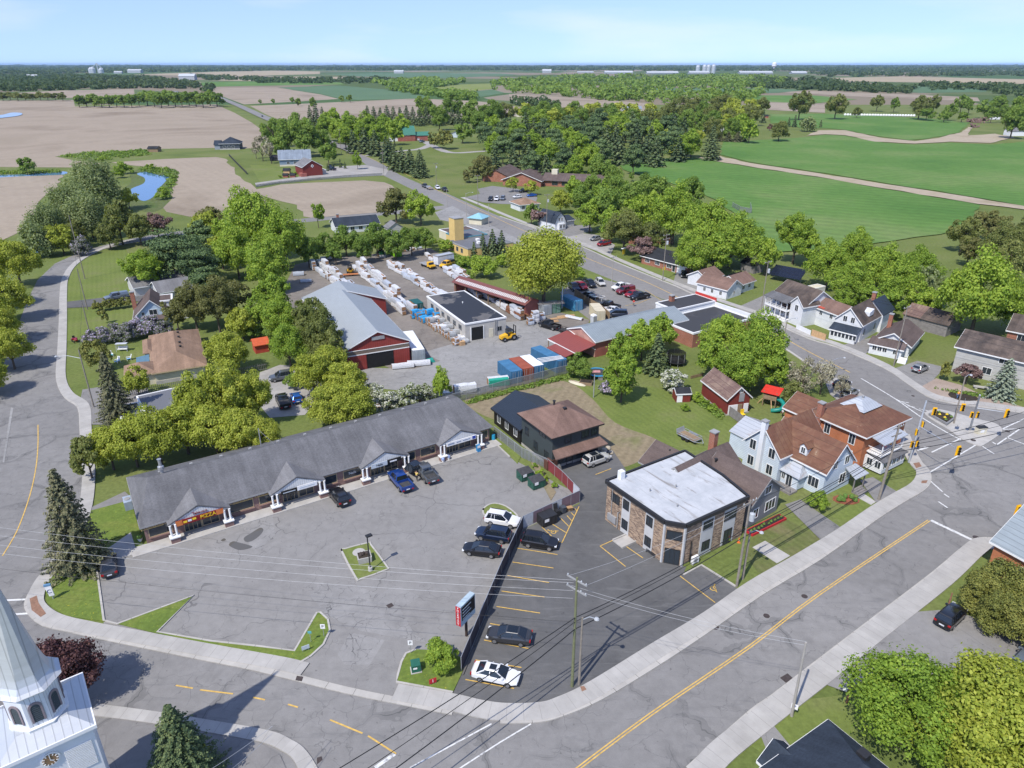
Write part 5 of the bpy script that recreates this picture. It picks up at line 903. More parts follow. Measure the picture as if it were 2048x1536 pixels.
# ------------------------------------------------------------------ vehicles
def paint(name,c,met=.3):return plain(name,c,.28,met,.04,.4,.5,.6)
M_TYRE=plain('tyre_rubber',(.018,.018,.019),.9);M_RIM=plain('alloy_rim',(.35,.35,.36),.35,.7);M_DRIM=plain('dark_rim',(.05,.05,.055),.4,.5)
M_CGL=new('car_glass',.06,0,.7);setc(M_CGL[1],M_CGL[2],(.012,.016,.022));M_CGL=M_CGL[0]
M_HEAD=plain('headlamp_glass',(.7,.72,.74),.15);M_TAIL=plain('tail_lamp_red',(.35,.012,.015),.25);M_PLATE=plain('number_plate',(.62,.64,.68),.5);M_BED=plain('bed_liner',(.05,.05,.052),.8,0,.25,3);M_PLAST=plain('black_plastic',(.02,.02,.021),.7)
SPEC={# L, W, body stations (x, half width, zlow, ztop), cabin base (x0,x1,hw,z), roof (x0,x1,hw,z), wheel x, wheel r
 'sedan':(4.8,1.84,[(-2.4,.66,.45,.86),(-2.25,.84,.30,1.0),(-1.5,.91,.22,1.04),(1.0,.92,.22,.98),(1.85,.88,.24,.84),(2.28,.76,.32,.72),(2.4,.58,.40,.62)],(-1.95,1.2,.83,1.0),(-1.0,.25,.60,1.44),(-1.38,1.42),.33),
 'suv':(4.65,1.88,[(-2.32,.74,.45,1.05),(-2.25,.88,.32,1.1),(-1.5,.94,.26,1.12),(1.0,.94,.26,1.08),(1.8,.90,.28,.98),(2.2,.80,.36,.86),(2.32,.64,.44,.75)],(-2.2,1.15,.86,1.08),(-1.8,.2,.66,1.68),(-1.36,1.38),.36),
 'van':(5.1,1.98,[(-2.55,.80,.42,1.05),(-2.48,.94,.30,1.12),(-1.5,.99,.24,1.14),(1.3,.98,.24,1.06),(2.1,.92,.28,.92),(2.45,.80,.36,.8),(2.55,.66,.44,.7)],(-2.42,1.75,.92,1.08),(-2.2,.5,.74,1.76),(-1.5,1.6),.35),
 'hatch':(4.1,1.76,[(-2.05,.7,.45,.98),(-1.98,.84,.30,1.04),(-1.2,.88,.24,1.05),(.9,.88,.24,1.0),(1.6,.84,.28,.86),(1.95,.74,.36,.76),(2.05,.58,.42,.66)],(-1.95,1.15,.80,1.02),(-1.5,.2,.60,1.5),(-1.2,1.25),.32),
 'pickup':(5.75,2.0,[(-2.87,.9,.5,.80),(-2.8,.97,.42,.82),(-.95,.98,.38,.82),(-.9,.98,.38,1.2),(1.35,.98,.38,1.18),(2.35,.96,.4,1.1),(2.75,.88,.44,.98),(2.87,.74,.5,.86)],(-.85,1.55,.9,1.18),(-.6,.8,.72,1.86),(-1.75,1.85),.41),
}
CM={}
def ring8(x,w,zl,zt):return [(x,-w*.86,zl),(x,-w,zl+.16),(x,-w,zt-.16),(x,-w*.88,zt),(x,w*.88,zt),(x,w,zt-.16),(x,w,zl+.16),(x,w*.86,zl)]
def car_meshes(kind):
    L,W_,st,cb,cr,wx,wr=SPEC[kind];out=[]
    b=MB().loft([ring8(*s) for s in st])
    x0,x1,hw,z=cb;r0,r1,rw,rz=cr
    # roof skin and pillars in body colour
    b.loft([[(r0-.1,-rw-.02,rz-.05),(r0-.1,rw+.02,rz-.05),(r1+.1,rw+.02,rz-.05),(r1+.1,-rw-.02,rz-.05)],[(r0,-rw*.85,rz+.035),(r0,rw*.85,rz+.035),(r1-.05,rw*.85,rz+.035),(r1-.05,-rw*.85,rz+.035)]])
    for s in (-1,1):
        b.bar((x0+.08,s*hw,z-.02),(r0,s*(rw+.02),rz),.13,.06);b.bar((x1-.05,s*hw,z-.02),(r1+.06,s*(rw+.02),rz),.07,.06)
        xm=(r0+r1)/2-.05;b.bar((xm,s*(hw+.0),z-.02),(xm,s*(rw+.03),rz),.08,.05)
        if kind in ('suv','van'):xq=r0+.55;b.bar((xq-.1,s*hw,z-.02),(xq,s*(rw+.03),rz),.09,.05)
        b.box(x1-.45,s*(W_/2+.02)-.1,z+.02,x1-.2,s*(W_/2+.02)+.1,z+.17)
    if kind=='pickup':
        for s in (-1,1):b.box(-2.85,s*.9-.07,.8,-.92,s*.9+.07,1.2)
        b.box(-2.87,-.97,.8,-2.77,.97,1.2)
    out.append(('body',b,None,32))
    gl=MB().loft([[(x0,-hw,z-.03),(x0,hw,z-.03),(x1,hw,z-.03),(x1,-hw,z-.03)],[(r0,-rw,rz),(r0,rw,rz),(r1,rw,rz),(r1,-rw,rz)]])
    out.append(('window_glass',gl,M_CGL,0))
    tr=MB();zb=st[0][2]
    tr.box(-wx[1]*0+wx[0]+wr+.06,-W_/2+.0,.2,wx[1]-wr-.06,W_/2-.0,.34)
    tr.box(-L/2-.02,-.6,zb-.08,-L/2+.3,.6,zb+.1).box(L/2-.3,-.5,zb-.05,L/2+.02,.5,zb+.14)
    out.append(('bumper_trim',tr,M_PLAST,0))
    if kind=='pickup':out.append(('cargo_bed',MB().box(-2.76,-.82,.81,-.93,.82,.84).box(-2.76,-.35,.84,-1.6,.35,.93),M_BED,0))
    if kind=='suv':out.append(('roof_rail',MB().bar((r0+.05,-rw+.02,rz+.07),(r1-.1,-rw+.02,rz+.07),.05).bar((r0+.05,rw-.02,rz+.07),(r1-.1,rw-.02,rz+.07),.05),M_PLAST,0))
    zt=st[1][3];zf=st[-2][3]
    for s in (-1,1):
        out.append(('tail_light',MB().box(-L/2-.01,s*.72-.15,zt-.3,-L/2+.12,s*.72+.15,zt-.08),M_TAIL,0))
        out.append(('headlight',MB().box(L/2-.3,s*.68-.17,zf-.17,L/2-.04,s*.68+.14,zf-.02),M_HEAD,0))
    out.append(('number_plate',MB().box(-L/2-.03,-.26,zb+.14,-L/2+.02,.26,zb+.28),M_PLATE,0))
    res=[]
    for n,mb,m,sm in out:
        o=mb.build(n,m or M_PLAST,None,smooth_deg=sm or None);COL.objects.unlink(o);res.append((n,o.data,m is None))
    w=MB().loft([[(r*cos(k*pi/8),y,r*sin(k*pi/8)) for k in range(16)] for r,y in ((wr*.7,-.12),(wr,-.10),(wr,.10),(wr*.7,.12))])
    wo=w.build('wheel',M_TYRE,None,smooth_deg=40);ri=MB().loft([[(r*cos(k*pi/5),y,r*sin(k*pi/5)) for k in range(10)] for r,y in ((wr*.66,-.135),(wr*.66,.135))]).build('rim',M_RIM)
    for o in (wo,ri):COL.objects.unlink(o)
    return res,wo.data,ri.data
def car(name,label,cat,kind,col,rear,front,group=None,cap=None,scale=1.0,z=.06,rimcol=None):
    if kind not in CM:CM[kind]=car_meshes(kind)
    A,Bq=P(*rear),P(*front);d=Bq-A
    t=thing(name,label,cat,(A+Bq)/2+Vector((0,0,z)),atan2(d.y,d.x),group);t.scale=(scale,)*3
    parts,wd,rd=CM[kind]
    for n,me,isb in parts:
        o=bpy.data.objects.new(n,me);link(o,t)
        if isb:o.material_slots[0].link='OBJECT';o.material_slots[0].material=col
    L,W_,st,cb,cr,wx,wr=SPEC[kind]
    for x in wx:
        for s in (-1,1):
            o=bpy.data.objects.new('wheel',wd);link(o,t);o.location=(x,s*(W_/2-.1),wr)
            q=bpy.data.objects.new('rim',rd);link(q,o)
    if cap:MB().loft([[(-2.85,-.97,1.2),(-2.85,.97,1.2),(-.88,.97,1.2),(-.88,-.97,1.2)],[(-2.75,-.78,1.8),(-2.75,.78,1.8),(-.85,.78,1.8),(-.85,-.78,1.8)]]).build('bed_cap',cap,t)
    return t
C=dict(black=paint('black_paint',(.012,.012,.014)),navy=paint('navy_paint',(.012,.022,.05)),blue=paint('blue_paint',(.012,.055,.25)),bblue=paint('bright_blue_paint',(.01,.10,.42)),dgrey=paint('dark_grey_paint',(.045,.046,.05)),grey=paint('grey_paint',(.10,.11,.12)),white=paint('white_paint',(.68,.68,.68),.0),pearl=paint('pearl_paint',(.5,.49,.46),.1),silver=paint('silver_paint',(.36,.37,.38),.5),red=paint('red_paint',(.33,.012,.015)),dred=paint('dark_red_paint',(.19,.012,.018)),yellow=paint('yellow_paint',(.72,.40,.015),0),bgrey=paint('blue_grey_paint',(.16,.19,.23)))
CARS=[
 ('sedan','dgrey',(222,1161),(217,1116),'dark grey sedan parked alone at the far left end of the mall lot'),
 ('suv','black',(693,1018),(666,985),'black SUV parked beside the second portico of the mall'),
 ('pickup','blue',(817,988),(786,952),'royal blue pickup truck parked in front of the mall'),
 ('pickup','grey',(869,973),(836,935),'grey pickup with its driver door open beside the blue pickup'),
 ('suv','white',(976,1043),(1034,1053),'white SUV by the teardrop grass island at the slat fence'),
 ('suv','navy',(1018,1083),(955,1072),'dark blue SUV between the white SUV and the black sedan'),
 ('sedan','black',(996,1111),(932,1103),'black sedan nose-out next to the dark blue SUV'),
 ('suv','black',(1048,1087),(1112,1097),'black crossover parked by the hatched accessible stall in the black lot'),
 ('sedan','dgrey',(1056,1285),(981,1275),'dark grey sedan with black roof in the black lot stalls'),
 ('sedan','white',(949,1349),(1035,1367),'white sports sedan with black sunroof in the stall nearest the street'),
 ('suv','pearl',(1167,935),(1218,917),'pearl white SUV beside the charcoal two-storey house'),
 ('suv','black',(1879,1261),(1918,1223),'black car parked on the drive by the olive hedge'),
 ('suv','bgrey',(2030,1350),(2062,1316),'dark blue-grey car half hidden under the trees at the right edge'),
 ('suv','grey',(582,757),(545,763),'grey crossover at the top of the gravel lot behind the mall'),
 ('pickup','black',(574,824),(560,795),'black pickup with covered bed in the gravel lot behind the mall'),
 ('hatch','bblue',(599,815),(588,789),'bright blue off-roader beside the black pickup behind the mall'),
 ('pickup','navy',(1140,573),(1155,586),'navy pickup under the big tree at the left of the store lot'),
 ('pickup','red',(1149,571),(1173,584),'red pickup facing the camera in the top row of the store lot'),
 ('pickup','black',(1166,565),(1191,580),'black pickup between the red pickup and the silver SUV'),
 ('suv','pearl',(1193,563),(1208,577),'silver SUV at the right end of the top row beside the lawn'),
 ('pickup','white',(1261,575),(1222,583),'white pickup in the roadside row of the store lot'),
 ('pickup','dred',(1269,582),(1231,591),'dark red pickup with bed cap beside the white pickup'),
 ('sedan','red',(1276,589),(1251,596),'bright red car between the capped red pickup and the black pickup'),
 ('pickup','black',(1297,595),(1260,602),'black pickup nearest the store in the roadside row'),
 ('sedan','dgrey',(1186,597),(1162,592),'dark sedan nearest the big tree along the brown board wall'),
 ('sedan','navy',(1190,603),(1168,598),'navy car second along the brown board wall'),
 ('pickup','grey',(1204,611),(1174,604),'grey work truck with ladder rack along the brown board wall'),
 ('pickup','black',(1236,621),(1200,613),'black pickup with open bed along the brown board wall'),
 ('sedan','white',(1236,627),(1208,622),'white car squeezed between the black pickup and the navy van'),
 ('van','navy',(1250,634),(1218,633),'navy van next to the warehouse roof'),
 ('pickup','black',(1118,662),(1079,651),'black pickup hitched to a trailer in the lumber yard'),
 ('hatch','silver',(1201,479),(1180,483),'silver car on the gravel above the red van'),
 ('van','red',(1222,489),(1192,494),'bright red van on the gravel beside the main road'),
 ('hatch','black',(1367,548),(1368,560),'small black car on the drive by the white garage door'),
 ('van','silver',(1410,544),(1378,551),'silver minivan beside the brick bungalow'),
 ('suv','black',(1413,557),(1386,563),'black SUV in front of the silver minivan'),
 ('suv','white',(1424,569),(1396,577),'white SUV tucked against the solar roofed cottage'),
 ('hatch','silver',(1825,749),(1853,736),'silver wagon on the drive beside the plaza'),
 ('hatch','silver',(1690,797),(1708,786),'silver car behind the red brick house'),
 ('hatch','black',(1674,778),(1692,770),'dark car glimpsed through the bare tree behind the brick house'),
 ('pickup','dgrey',(844,372),(856,378),'dark pickup towing a boat trailer on the far main road'),
 ('suv','white',(870,375),(881,382),'white car pulled over on the far main road'),
 ('pickup','black',(882,378),(897,387),'dark pickup behind the white car on the far main road'),
 ('suv','black',(984,398),(978,405),'black SUV left of three cars by the care home circle'),
 ('suv','white',(997,397),(990,405),'white SUV in the middle of three cars by the care home circle'),
 ('suv','bgrey',(1009,396),(1002,404),'grey SUV right of three cars by the care home circle'),
 ('hatch','white',(1040,396),(1029,397),'pale car beside the tan roofed cottage'),
 ('pickup','black',(1056,384),(1040,386),'dark pickup in front of the care home wing'),
 ('sedan','bblue',(1070,393),(1056,394),'blue car behind the tan roofed cottage'),
 ('pickup','bgrey',(257,595),(211,603),'blue-grey pickup with bed cap on the black driveway behind the hedge'),
 ('pickup','navy',(674,342),(656,339),'navy pickup beside the carriage barn'),
 ('suv','black',(668,337),(655,336),'black car behind the navy pickup at the carriage barn'),
 ('van','white',(838,284),(836,279),'white van by the green roofed barn'),
 ('pickup','bgrey',(850,284),(838,286),'grey pickup by the green roofed barn'),
 ('hatch','black',(523,233),(527,237),'lone dark car on the far highway'),
 ('pickup','yellow',(909,528),(879,539),'yellow pickup with black bed cap in the lumber yard'),
]
CAT=dict(sedan='car',suv='car',hatch='car',van='van',pickup='pickup truck')
for kind,col,a,b,lab in CARS:
    cap=None
    if 'bed cap' in lab or 'capped' in lab and kind=='pickup':cap=C['black'] if 'yellow' in lab else C[col]
    if 'covered bed' in lab:cap=None
    t=car({'sedan':'sedan','suv':'suv','hatch':'hatchback','van':'van','pickup':'pickup_truck'}[kind],lab,CAT[kind],kind,C[col],a,b,None,cap,1.0,.75 if a[1]<250 else .1)
    if 'driver door open' in lab:MB().box(.55,.98,.45,1.45,1.04,1.75).build('open_door',C['grey'],t).rotation_euler=(0,0,radians(0));t.children[-1].location=(1.4,1.0,0);t.children[-1].rotation_euler=(0,0,radians(105))
    if 'covered bed' in lab:MB().box(-2.8,-.9,1.2,-.9,.9,1.24).build('bed_cover',M_BED,t)
    if 'ladder rack' in lab:MB().bar((-2.6,-.8,1.2),(-2.6,-.8,2.2),.06).bar((-2.6,.8,1.2),(-2.6,.8,2.2),.06).bar((-2.6,-.8,2.2),(-2.6,.8,2.2),.06).bar((1.2,-.8,2.2),(-2.7,-.8,2.2),.06).bar((1.2,.8,2.2),(-2.7,.8,2.2),.06).build('ladder_rack',M_TRIM,t)
    if 'black roof' in lab:MB().box(-.95,-.5,1.465,.15,.5,1.485).build('sunroof',M_CGL,t)
    if 'black sunroof' in lab:MB().box(-.6,-.35,1.465,.1,.35,1.485).build('sunroof',M_CGL,t)
    if lab.startswith('pearl'):MB().box(-1.2,-.45,1.71,.0,.45,1.725).build('sunroof',M_CGL,t)
# flatbed truck, forklifts, tractor, mower, trailers, skip, box body
def wheel(mb,x,y,r,w=.25):mb.loft([[(x+q*cos(k*pi/6),y+s,r+q*sin(k*pi/6)) for k in range(12)] for q,s in ((r*.75,-w/2),(r,-w/2+.03),(r,w/2-.03),(r*.75,w/2))]);return mb
def at(name,label,cat,a,b,group=None,z=.08):
    A,Bq=P(*a),P(*b);d=Bq-A;return thing(name,label,cat,(A+Bq)/2+Vector((0,0,z)),atan2(d.y,d.x),group)
ft=at('flatbed_truck','yellow cab truck with empty flat deck in the lumber yard','truck',(841,529),(871,541))
MB().box(1.0,-.95,.6,2.0,.95,1.9).loft([[(2.0,-.95,.6),(2.0,.95,.6),(2.0,.95,1.25),(2.0,-.95,1.25)],[(3.1,-.9,.6),(3.1,.9,.6),(3.1,.9,1.1),(3.1,-.9,1.1)]]).loft([[(1.0,-.9,1.9),(1.0,.9,1.9),(2.0,.9,1.9),(2.0,-.9,1.9)],[(1.05,-.8,2.05),(1.05,.8,2.05),(1.8,.8,2.05),(1.8,-.8,2.05)]]).build('cab',C['yellow'],ft);MB().hexa([(2.01,-.85,1.28),(2.03,.85,1.28),(1.98,.8,1.88),(1.98,-.8,1.88)],[(2.3,-.85,1.28),(2.3,.85,1.28),(2.02,.8,1.88),(2.02,-.8,1.88)]).build('windscreen',M_CGL,ft)
MB().box(-3.2,-1.1,.85,.9,1.1,1.0).build('deck',M_GREYTRIM,ft);MB().box(3.0,-.9,.45,3.2,.9,.75).build('bumper',M_PLAST,ft)
for x in (2.2,-2.0):
    for y in (-.85,.85):wheel(MB(),x,y,.42).build('wheel',M_TYRE,ft)
bx=Bld('box_trailer','grey-sided white box body parked behind the yellow pickup','trailer',(867,531),(879,535),L=2.5);bx.block(0,0,2.5,6,3.2,plain('white_box',(.6,.62,.65),.5),plain('grey_box_roof',(.35,.38,.42),.5),'flat',.02,.02,z0=.6,trim=M_GREYTRIM);bx.part('wheel',wheel(wheel(MB(),.3,4.5,.45),2.2,4.5,.45),M_TYRE)
sk=Bld('skip','lime green roll-off skip at the back of the lumber yard','dumpster',(790,515),(804,513),L=2.4);M_LIME=plain('lime_paint',(.22,.5,.02),.5)
sk.part('body',MB().hexa([(0,0,.2),(2.4,0,.2),(2.4,6,.2),(0,6,.2)],[(-.1,0,1.6),(0,0,1.6),(0,6,1.6),(-.1,6,1.6)]).hexa([(2.3,0,.2),(2.4,0,.2),(2.4,6,.2),(2.3,6,.2)],[(2.4,0,1.6),(2.5,0,1.6),(2.5,6,1.6),(2.4,6,1.6)]).box(0,0,.2,2.4,.1,1.6).box(0,5.9,.2,2.4,6,1.6).box(0,0,.15,2.4,6,.3),M_LIME);sk.box('rubble',M_WOOD,.1,.15,.3,2.3,5.8,1.1)
for x in (.5,1.9):sk.box('rib',M_LIME,x-.1,-.12,.1,x+.1,0,1.5)
def forklift(label,a,b,cab=True,load=None):
    f=at('forklift',label,'forklift',a,b);Y=C['yellow']
    MB().loft([[(-2.2,-.6,.6),(-2.2,.6,.6),(-2.2,.5,1.25),(-2.2,-.5,1.25)],[(-.6,-.75,.6),(-.6,.75,.6),(-.6,.65,1.55),(-.6,-.65,1.55)]]).box(-.6,-.8,.6,1.0,.8,1.0).box(.2,-.9,.9,1.3,-.45,1.45).box(.2,.45,.9,1.3,.9,1.45).build('body',Y,f)
    c=MB()
    for x in (-.5,.7):
        for y in (-.6,.6):c.bar((x,y,1.0),(x,y,2.4),.08)
    c.box(-.6,-.65,2.4,.8,.65,2.48);c.build('roll_cage',M_PLAST,f)
    MB().box(-.4,-.3,1.0,.1,.3,1.3).box(-.45,-.3,1.3,-.3,.3,1.8).build('seat',M_PLAST,f)
    m=MB()
    for y in (-.45,.45):m.bar((1.5,y,.25),(1.5,y,3.2),.14,.16).bar((1.55,y,.3),(2.8,y,.25),.14,.06)
    for z in (.6,1.6,3.1):m.bar((1.5,-.45,z),(1.5,.45,z),.1)
    m.build('mast',M_PLAST,f)
    for x,r in ((-1.5,.5),(.85,.68)):
        for y in (-.85,.85):
            w=wheel(MB(),x,y,r,.4).build('wheel',M_TYRE,f);wheel(MB(),0,0,r*.5,.44).build('rim',M_RIM,w).location=(x,y,r*.5)
    if load:MB().box(1.7,-2.2,.4,2.9,2.2,.55).build('pallet',plain('orange_pallet',(.42,.16,.06),.8),f)
    return f
forklift('yellow rough-terrain forklift beside the block workshop',(1003,683),(1032,677));forklift('orange forklift carrying a wide pallet between the lumber rows',(700,541),(702,555),load=True)
tr=at('tractor','green tractor with front loader at the back of the yard','tractor',(757,505),(768,519));M_GRN=plain('tractor_green',(.02,.16,.03),.5)
MB().loft([[(-.2,-.45,.8),(-.2,.45,.8),(-.2,.4,1.6),(-.2,-.4,1.6)],[(1.9,-.4,.8),(1.9,.4,.8),(1.9,.32,1.4),(1.9,-.32,1.4)]]).box(-1.2,-.9,.9,-.2,.9,1.3).build('body',M_GRN,tr);MB().box(-1.1,-.75,2.6,.1,.75,2.75).build('cab_roof',M_GRN,tr);MB().hexa([(-1.1,-.7,1.3),(-.0,-.7,1.3),(-.0,.7,1.3),(-1.1,.7,1.3)],[(-1.0,-.65,2.6),(-.1,-.65,2.6),(-.1,.65,2.6),(-1.0,.65,2.6)]).build('cab_glass',M_CGL,tr)
for x,r in ((-.8,.8),(1.5,.5)):
    for y in (-.95,.95):w=wheel(MB(),x,y,r,.4).build('wheel',M_TYRE,tr);wheel(MB(),0,0,r*.5,.42).build('rim',C['yellow'],w).location=(x,y,r*.5)
MB().bar((.2,-.6,1.5),(2.8,-.6,.7),.15).bar((.2,.6,1.5),(2.8,.6,.7),.15).build('loader_arm',M_GRN,tr);MB().hexa([(2.7,-1,.2),(3.4,-1,.2),(3.4,1,.2),(2.7,1,.2)],[(2.6,-1,.9),(2.8,-1,.9),(2.8,1,.9),(2.6,1,.9)]).build('bucket',M_GREYTRIM,tr)
mw=at('ride_on_mower','red ride-on mower on the lawn by the lilac hedge','mower',(146,680),(157,688));MB().loft([[(-.2,-.3,.4),(-.2,.3,.4),(-.2,.28,.85),(-.2,-.28,.85)],[(.9,-.25,.4),(.9,.25,.4),(.9,.2,.7),(.9,-.2,.7)]]).box(-.9,-.55,.4,-.2,.55,.75).build('body',C['red'],mw);MB().box(-.8,-.25,.75,-.4,.25,.9).box(-.85,-.25,.9,-.75,.25,1.2).build('seat',M_PLAST,mw)
for x,r in ((-.6,.3),(.65,.22)):
    for y in (-.5,.5):wheel(MB(),x,y,r,.2).build('wheel',M_TYRE,mw)
def trailer(label,a,b,L_,W_,m,mesh=True):
    t=at('utility_trailer',label,'trailer',a,b);f=MB()
    for y in (-W_/2,W_/2):f.bar((-L_/2,y,.55),(L_/2,y,.55),.08).bar((-L_/2,y,.95),(L_/2,y,.95),.06);[f.bar((-L_/2+k*L_/4,y,.55),(-L_/2+k*L_/4,y,.95),.05) for k in range(5)];f.bar((L_/2,y,.55),(L_/2+1.1,0,.5),.08)
    f.bar((L_/2,-W_/2,.95),(L_/2,W_/2,.95),.06).bar((L_/2,-W_/2,.55),(L_/2,W_/2,.55),.08);f.build('frame',m,t)
    MB().box(-L_/2,-W_/2,.48,L_/2,W_/2,.54).build('deck',M_WOOD if mesh else M_BED,t);MB().hexa([(-L_/2-.05,-W_/2,.5),(-L_/2,-W_/2,.5),(-L_/2,W_/2,.5),(-L_/2-.05,W_/2,.5)],[(-L_/2-.25,-W_/2,1.3),(-L_/2-.2,-W_/2,1.3),(-L_/2-.2,W_/2,1.3),(-L_/2-.25,W_/2,1.3)]).build('ramp',m,t)
    for x in (-.4,.4):
        for y in (-1,1):wheel(MB(),x,y*(W_/2+.15),.32,.2).build('wheel',M_TYRE,t)
    MB().box(-.9,-W_/2-.28,.66,.9,-W_/2-.02,.72).box(-.9,W_/2+.02,.66,.9,W_/2+.28,.72).build('fender',m,t)
    return t
M_GALV=plain('galvanised_steel',(.42,.44,.46),.45,.5,.12)
trailer('galvanised utility trailer left on the lawn above the grey house',(1364,872),(1392,886),3.6,1.9,M_GALV);trailer('black trailer hitched behind the pickup in the lumber yard',(1141,669),(1122,663),3.4,1.8,M_PLAST,False);trailer('boat trailer with pale boat towed on the far main road',(855,376),(864,381),5,2.2,M_GALV)
# ------------------------------------------------------------------ people
SKIN=plain('skin',(.42,.25,.17),.6,0,.05)
def skinned(name,mat,pts,edges,parent):
    me=bpy.data.meshes.new(name);me.from_pydata([p[:3] for p in pts],edges,[]);me.materials.append(mat);o=bpy.data.objects.new(name,me);link(o,parent)
    m=o.modifiers.new('skin','SKIN');m.use_smooth_shade=True
    for v,p in zip(me.skin_vertices[0].data,pts):v.radius=(p[3],p[3]*(p[4] if len(p)>4 else 1));
    me.skin_vertices[0].data[0].use_root=True
    s=o.modifiers.new('sub','SUBSURF');s.levels=1;s.render_levels=1;return o
def person(label,u,v,face,top,bottom,hat=None,bend=0.0,armf=.3,stride=.12,s=1.0,vest=None):
    t=thing('person',label,'person',P(u,v)+Vector((0,0,.1)),face);t.scale=(s,)*3   # faces +x
    b=lambda x,z:(x*cos(bend)+(z-.95)*sin(bend),.95+(z-.95)*cos(bend)-x*sin(bend)) if z>.95 else (x,z)
    def q(x,y,z,r,k=1):X,Z=b(x,z);return (X,y,Z,r,k)
    hip=q(0,0,.95,.13,1.25)
    pts=[hip,q(0,0,1.2,.12,1.2),q(0,0,1.4,.14,1.25),q(0,0,1.5,.06),q(.02,0,1.62,.1),q(.02,0,1.74,.085)]
    ed=[(0,1),(1,2),(2,3),(3,4),(4,5)]
    for sg in (-1,1):
        n=len(pts);pts+=[q(0,sg*.2,1.42,.06),q(.02+armf*.2,sg*.26,1.16,.045),q(armf,sg*.24,.96 if armf<.4 else 1.1,.036),q(armf+.04,sg*.23,.9 if armf<.4 else 1.08,.042),q(armf+.1,sg*.21,.87 if armf<.4 else 1.06,.02)]
        ed+=[(2,n),(n,n+1),(n+1,n+2),(n+2,n+3),(n+3,n+4)]
        n=len(pts);st=sg*stride;pts+=[(0,sg*.1,.88,.1),(st*.6+.03,sg*.1,.5,.068),(st,sg*.1,.1,.045),(st+.12,sg*.11,.05,.045)]
        ed+=[(0,n),(n,n+1),(n+1,n+2),(n+2,n+3)]
    skinned('body',SKIN,pts,ed,t)
    skinned('shirt',top,[q(0,0,.96,.155,1.25),q(0,0,1.2,.145,1.2),q(0,0,1.42,.155,1.3),q(0,.22,1.42,.075),q(.02+armf*.2,.265,1.17,.06),q(0,-.22,1.42,.075),q(.02+armf*.2,-.265,1.17,.06)],[(0,1),(1,2),(2,3),(3,4),(2,5),(5,6)],t)
    tp=[(0,0,.94,.15,1.2)];te=[]
    for sg in (-1,1):
        n=len(tp);st=sg*stride;tp+=[(0,sg*.1,.86,.115),(st*.6+.03,sg*.1,.5,.085),(st,sg*.1,.14,.07)];te+=[(0,n),(n,n+1),(n+1,n+2)]
    skinned('trousers',bottom,tp,te,t)
    X,Z=b(0.01,1.72);MB().lathe([(.06,-.06),(.112,-.03),(.115,.04),(.08,.1),(.02,.125)],10,(X,0,Z)).build('hat' if hat else 'hair',hat or plain('dark_hair',(.03,.022,.016),.9),t)
    fx,fz=b(.1,1.63);n_=MB().box(fx,-.012,fz-.02,fx+.03,.012,fz+.03)
    for y in (-.035,.035):n_.box(fx-.005,y-.012,fz+.03,fx+.008,y+.012,fz+.045)
    n_.box(fx-.01,-.03,fz-.055,fx+.006,.03,fz-.045);n_.build('face',plain('face_features',(.22,.1,.08),.7),t)
    if vest:skinned('safety_vest',vest,[q(0,0,1.02,.17,1.25),q(0,0,1.2,.165,1.2),q(0,0,1.44,.165,1.25)],[(0,1),(1,2)],t)
    return t
M_JEANS=plain('blue_jeans',(.07,.12,.22),.9);M_DKCL=plain('dark_trousers',(.025,.027,.03),.9);HIVIS=plain('hi_vis_yellow',(.55,.70,.04),.7);HIVO=plain('hi_vis_orange',(.75,.30,.03),.7)
person('worker in a hi-vis vest walking between the lumber rows',677,569,radians(200),HIVIS,M_DKCL,HIVIS,vest=HIVIS)
person('person in a red top standing in the store lot',1267,613,radians(250),plain('red_top',(.5,.03,.03),.8),plain('grey_trousers',(.18,.18,.19),.9))
person('person in a yellow shirt by the open door of the grey pickup',834,963,radians(60),plain('yellow_shirt',(.72,.55,.12),.8),M_DKCL,armf=.45)
person('gardener in an orange vest bending over the mulch bed',1913,799,radians(10),HIVO,M_JEANS,plain('straw_hat',(.5,.38,.2),.9),bend=.35,armf=.3,vest=HIVO)
person('child in a white top and dark trousers on the lawn behind the blue house',1564,834,radians(200),plain('white_top',(.6,.6,.6),.8),M_DKCL,s=.8)
# ------------------------------------------------------------------ fences
M_SLAT=plain('mauve_fence_slats',(.19,.135,.155),.7,0,.1,.8);M_SLATD=plain('dark_fence_slats',(.045,.042,.055),.6,0,.1,.8);M_SLATR=plain('dark_red_fence_slats',(.20,.04,.045),.7,0,.15,.8);M_PANW=plain('pale_fence_panel',(.45,.47,.5),.6)
def mesh_mat(name,c,holes=.62,scale=9):
    m,t,b=new(name,.6,.3);x,y,z=sep(t,objc(t));a=math_(t,'ADD',x,y)
    f1=math_(t,'PINGPONG',math_(t,'ADD',a,z),.06);f2=math_(t,'PINGPONG',math_(t,'SUBTRACT',a,z),.06)
    al=math_(t,'LESS_THAN',math_(t,'MINIMUM',f1,f2),.06*(1-holes));t.links.new(al,b.inputs['Alpha']);setc(t,b,c);MATS[name]=m;return m
M_CHAIN=mesh_mat('chain_link_mesh',(.26,.27,.28),.74)
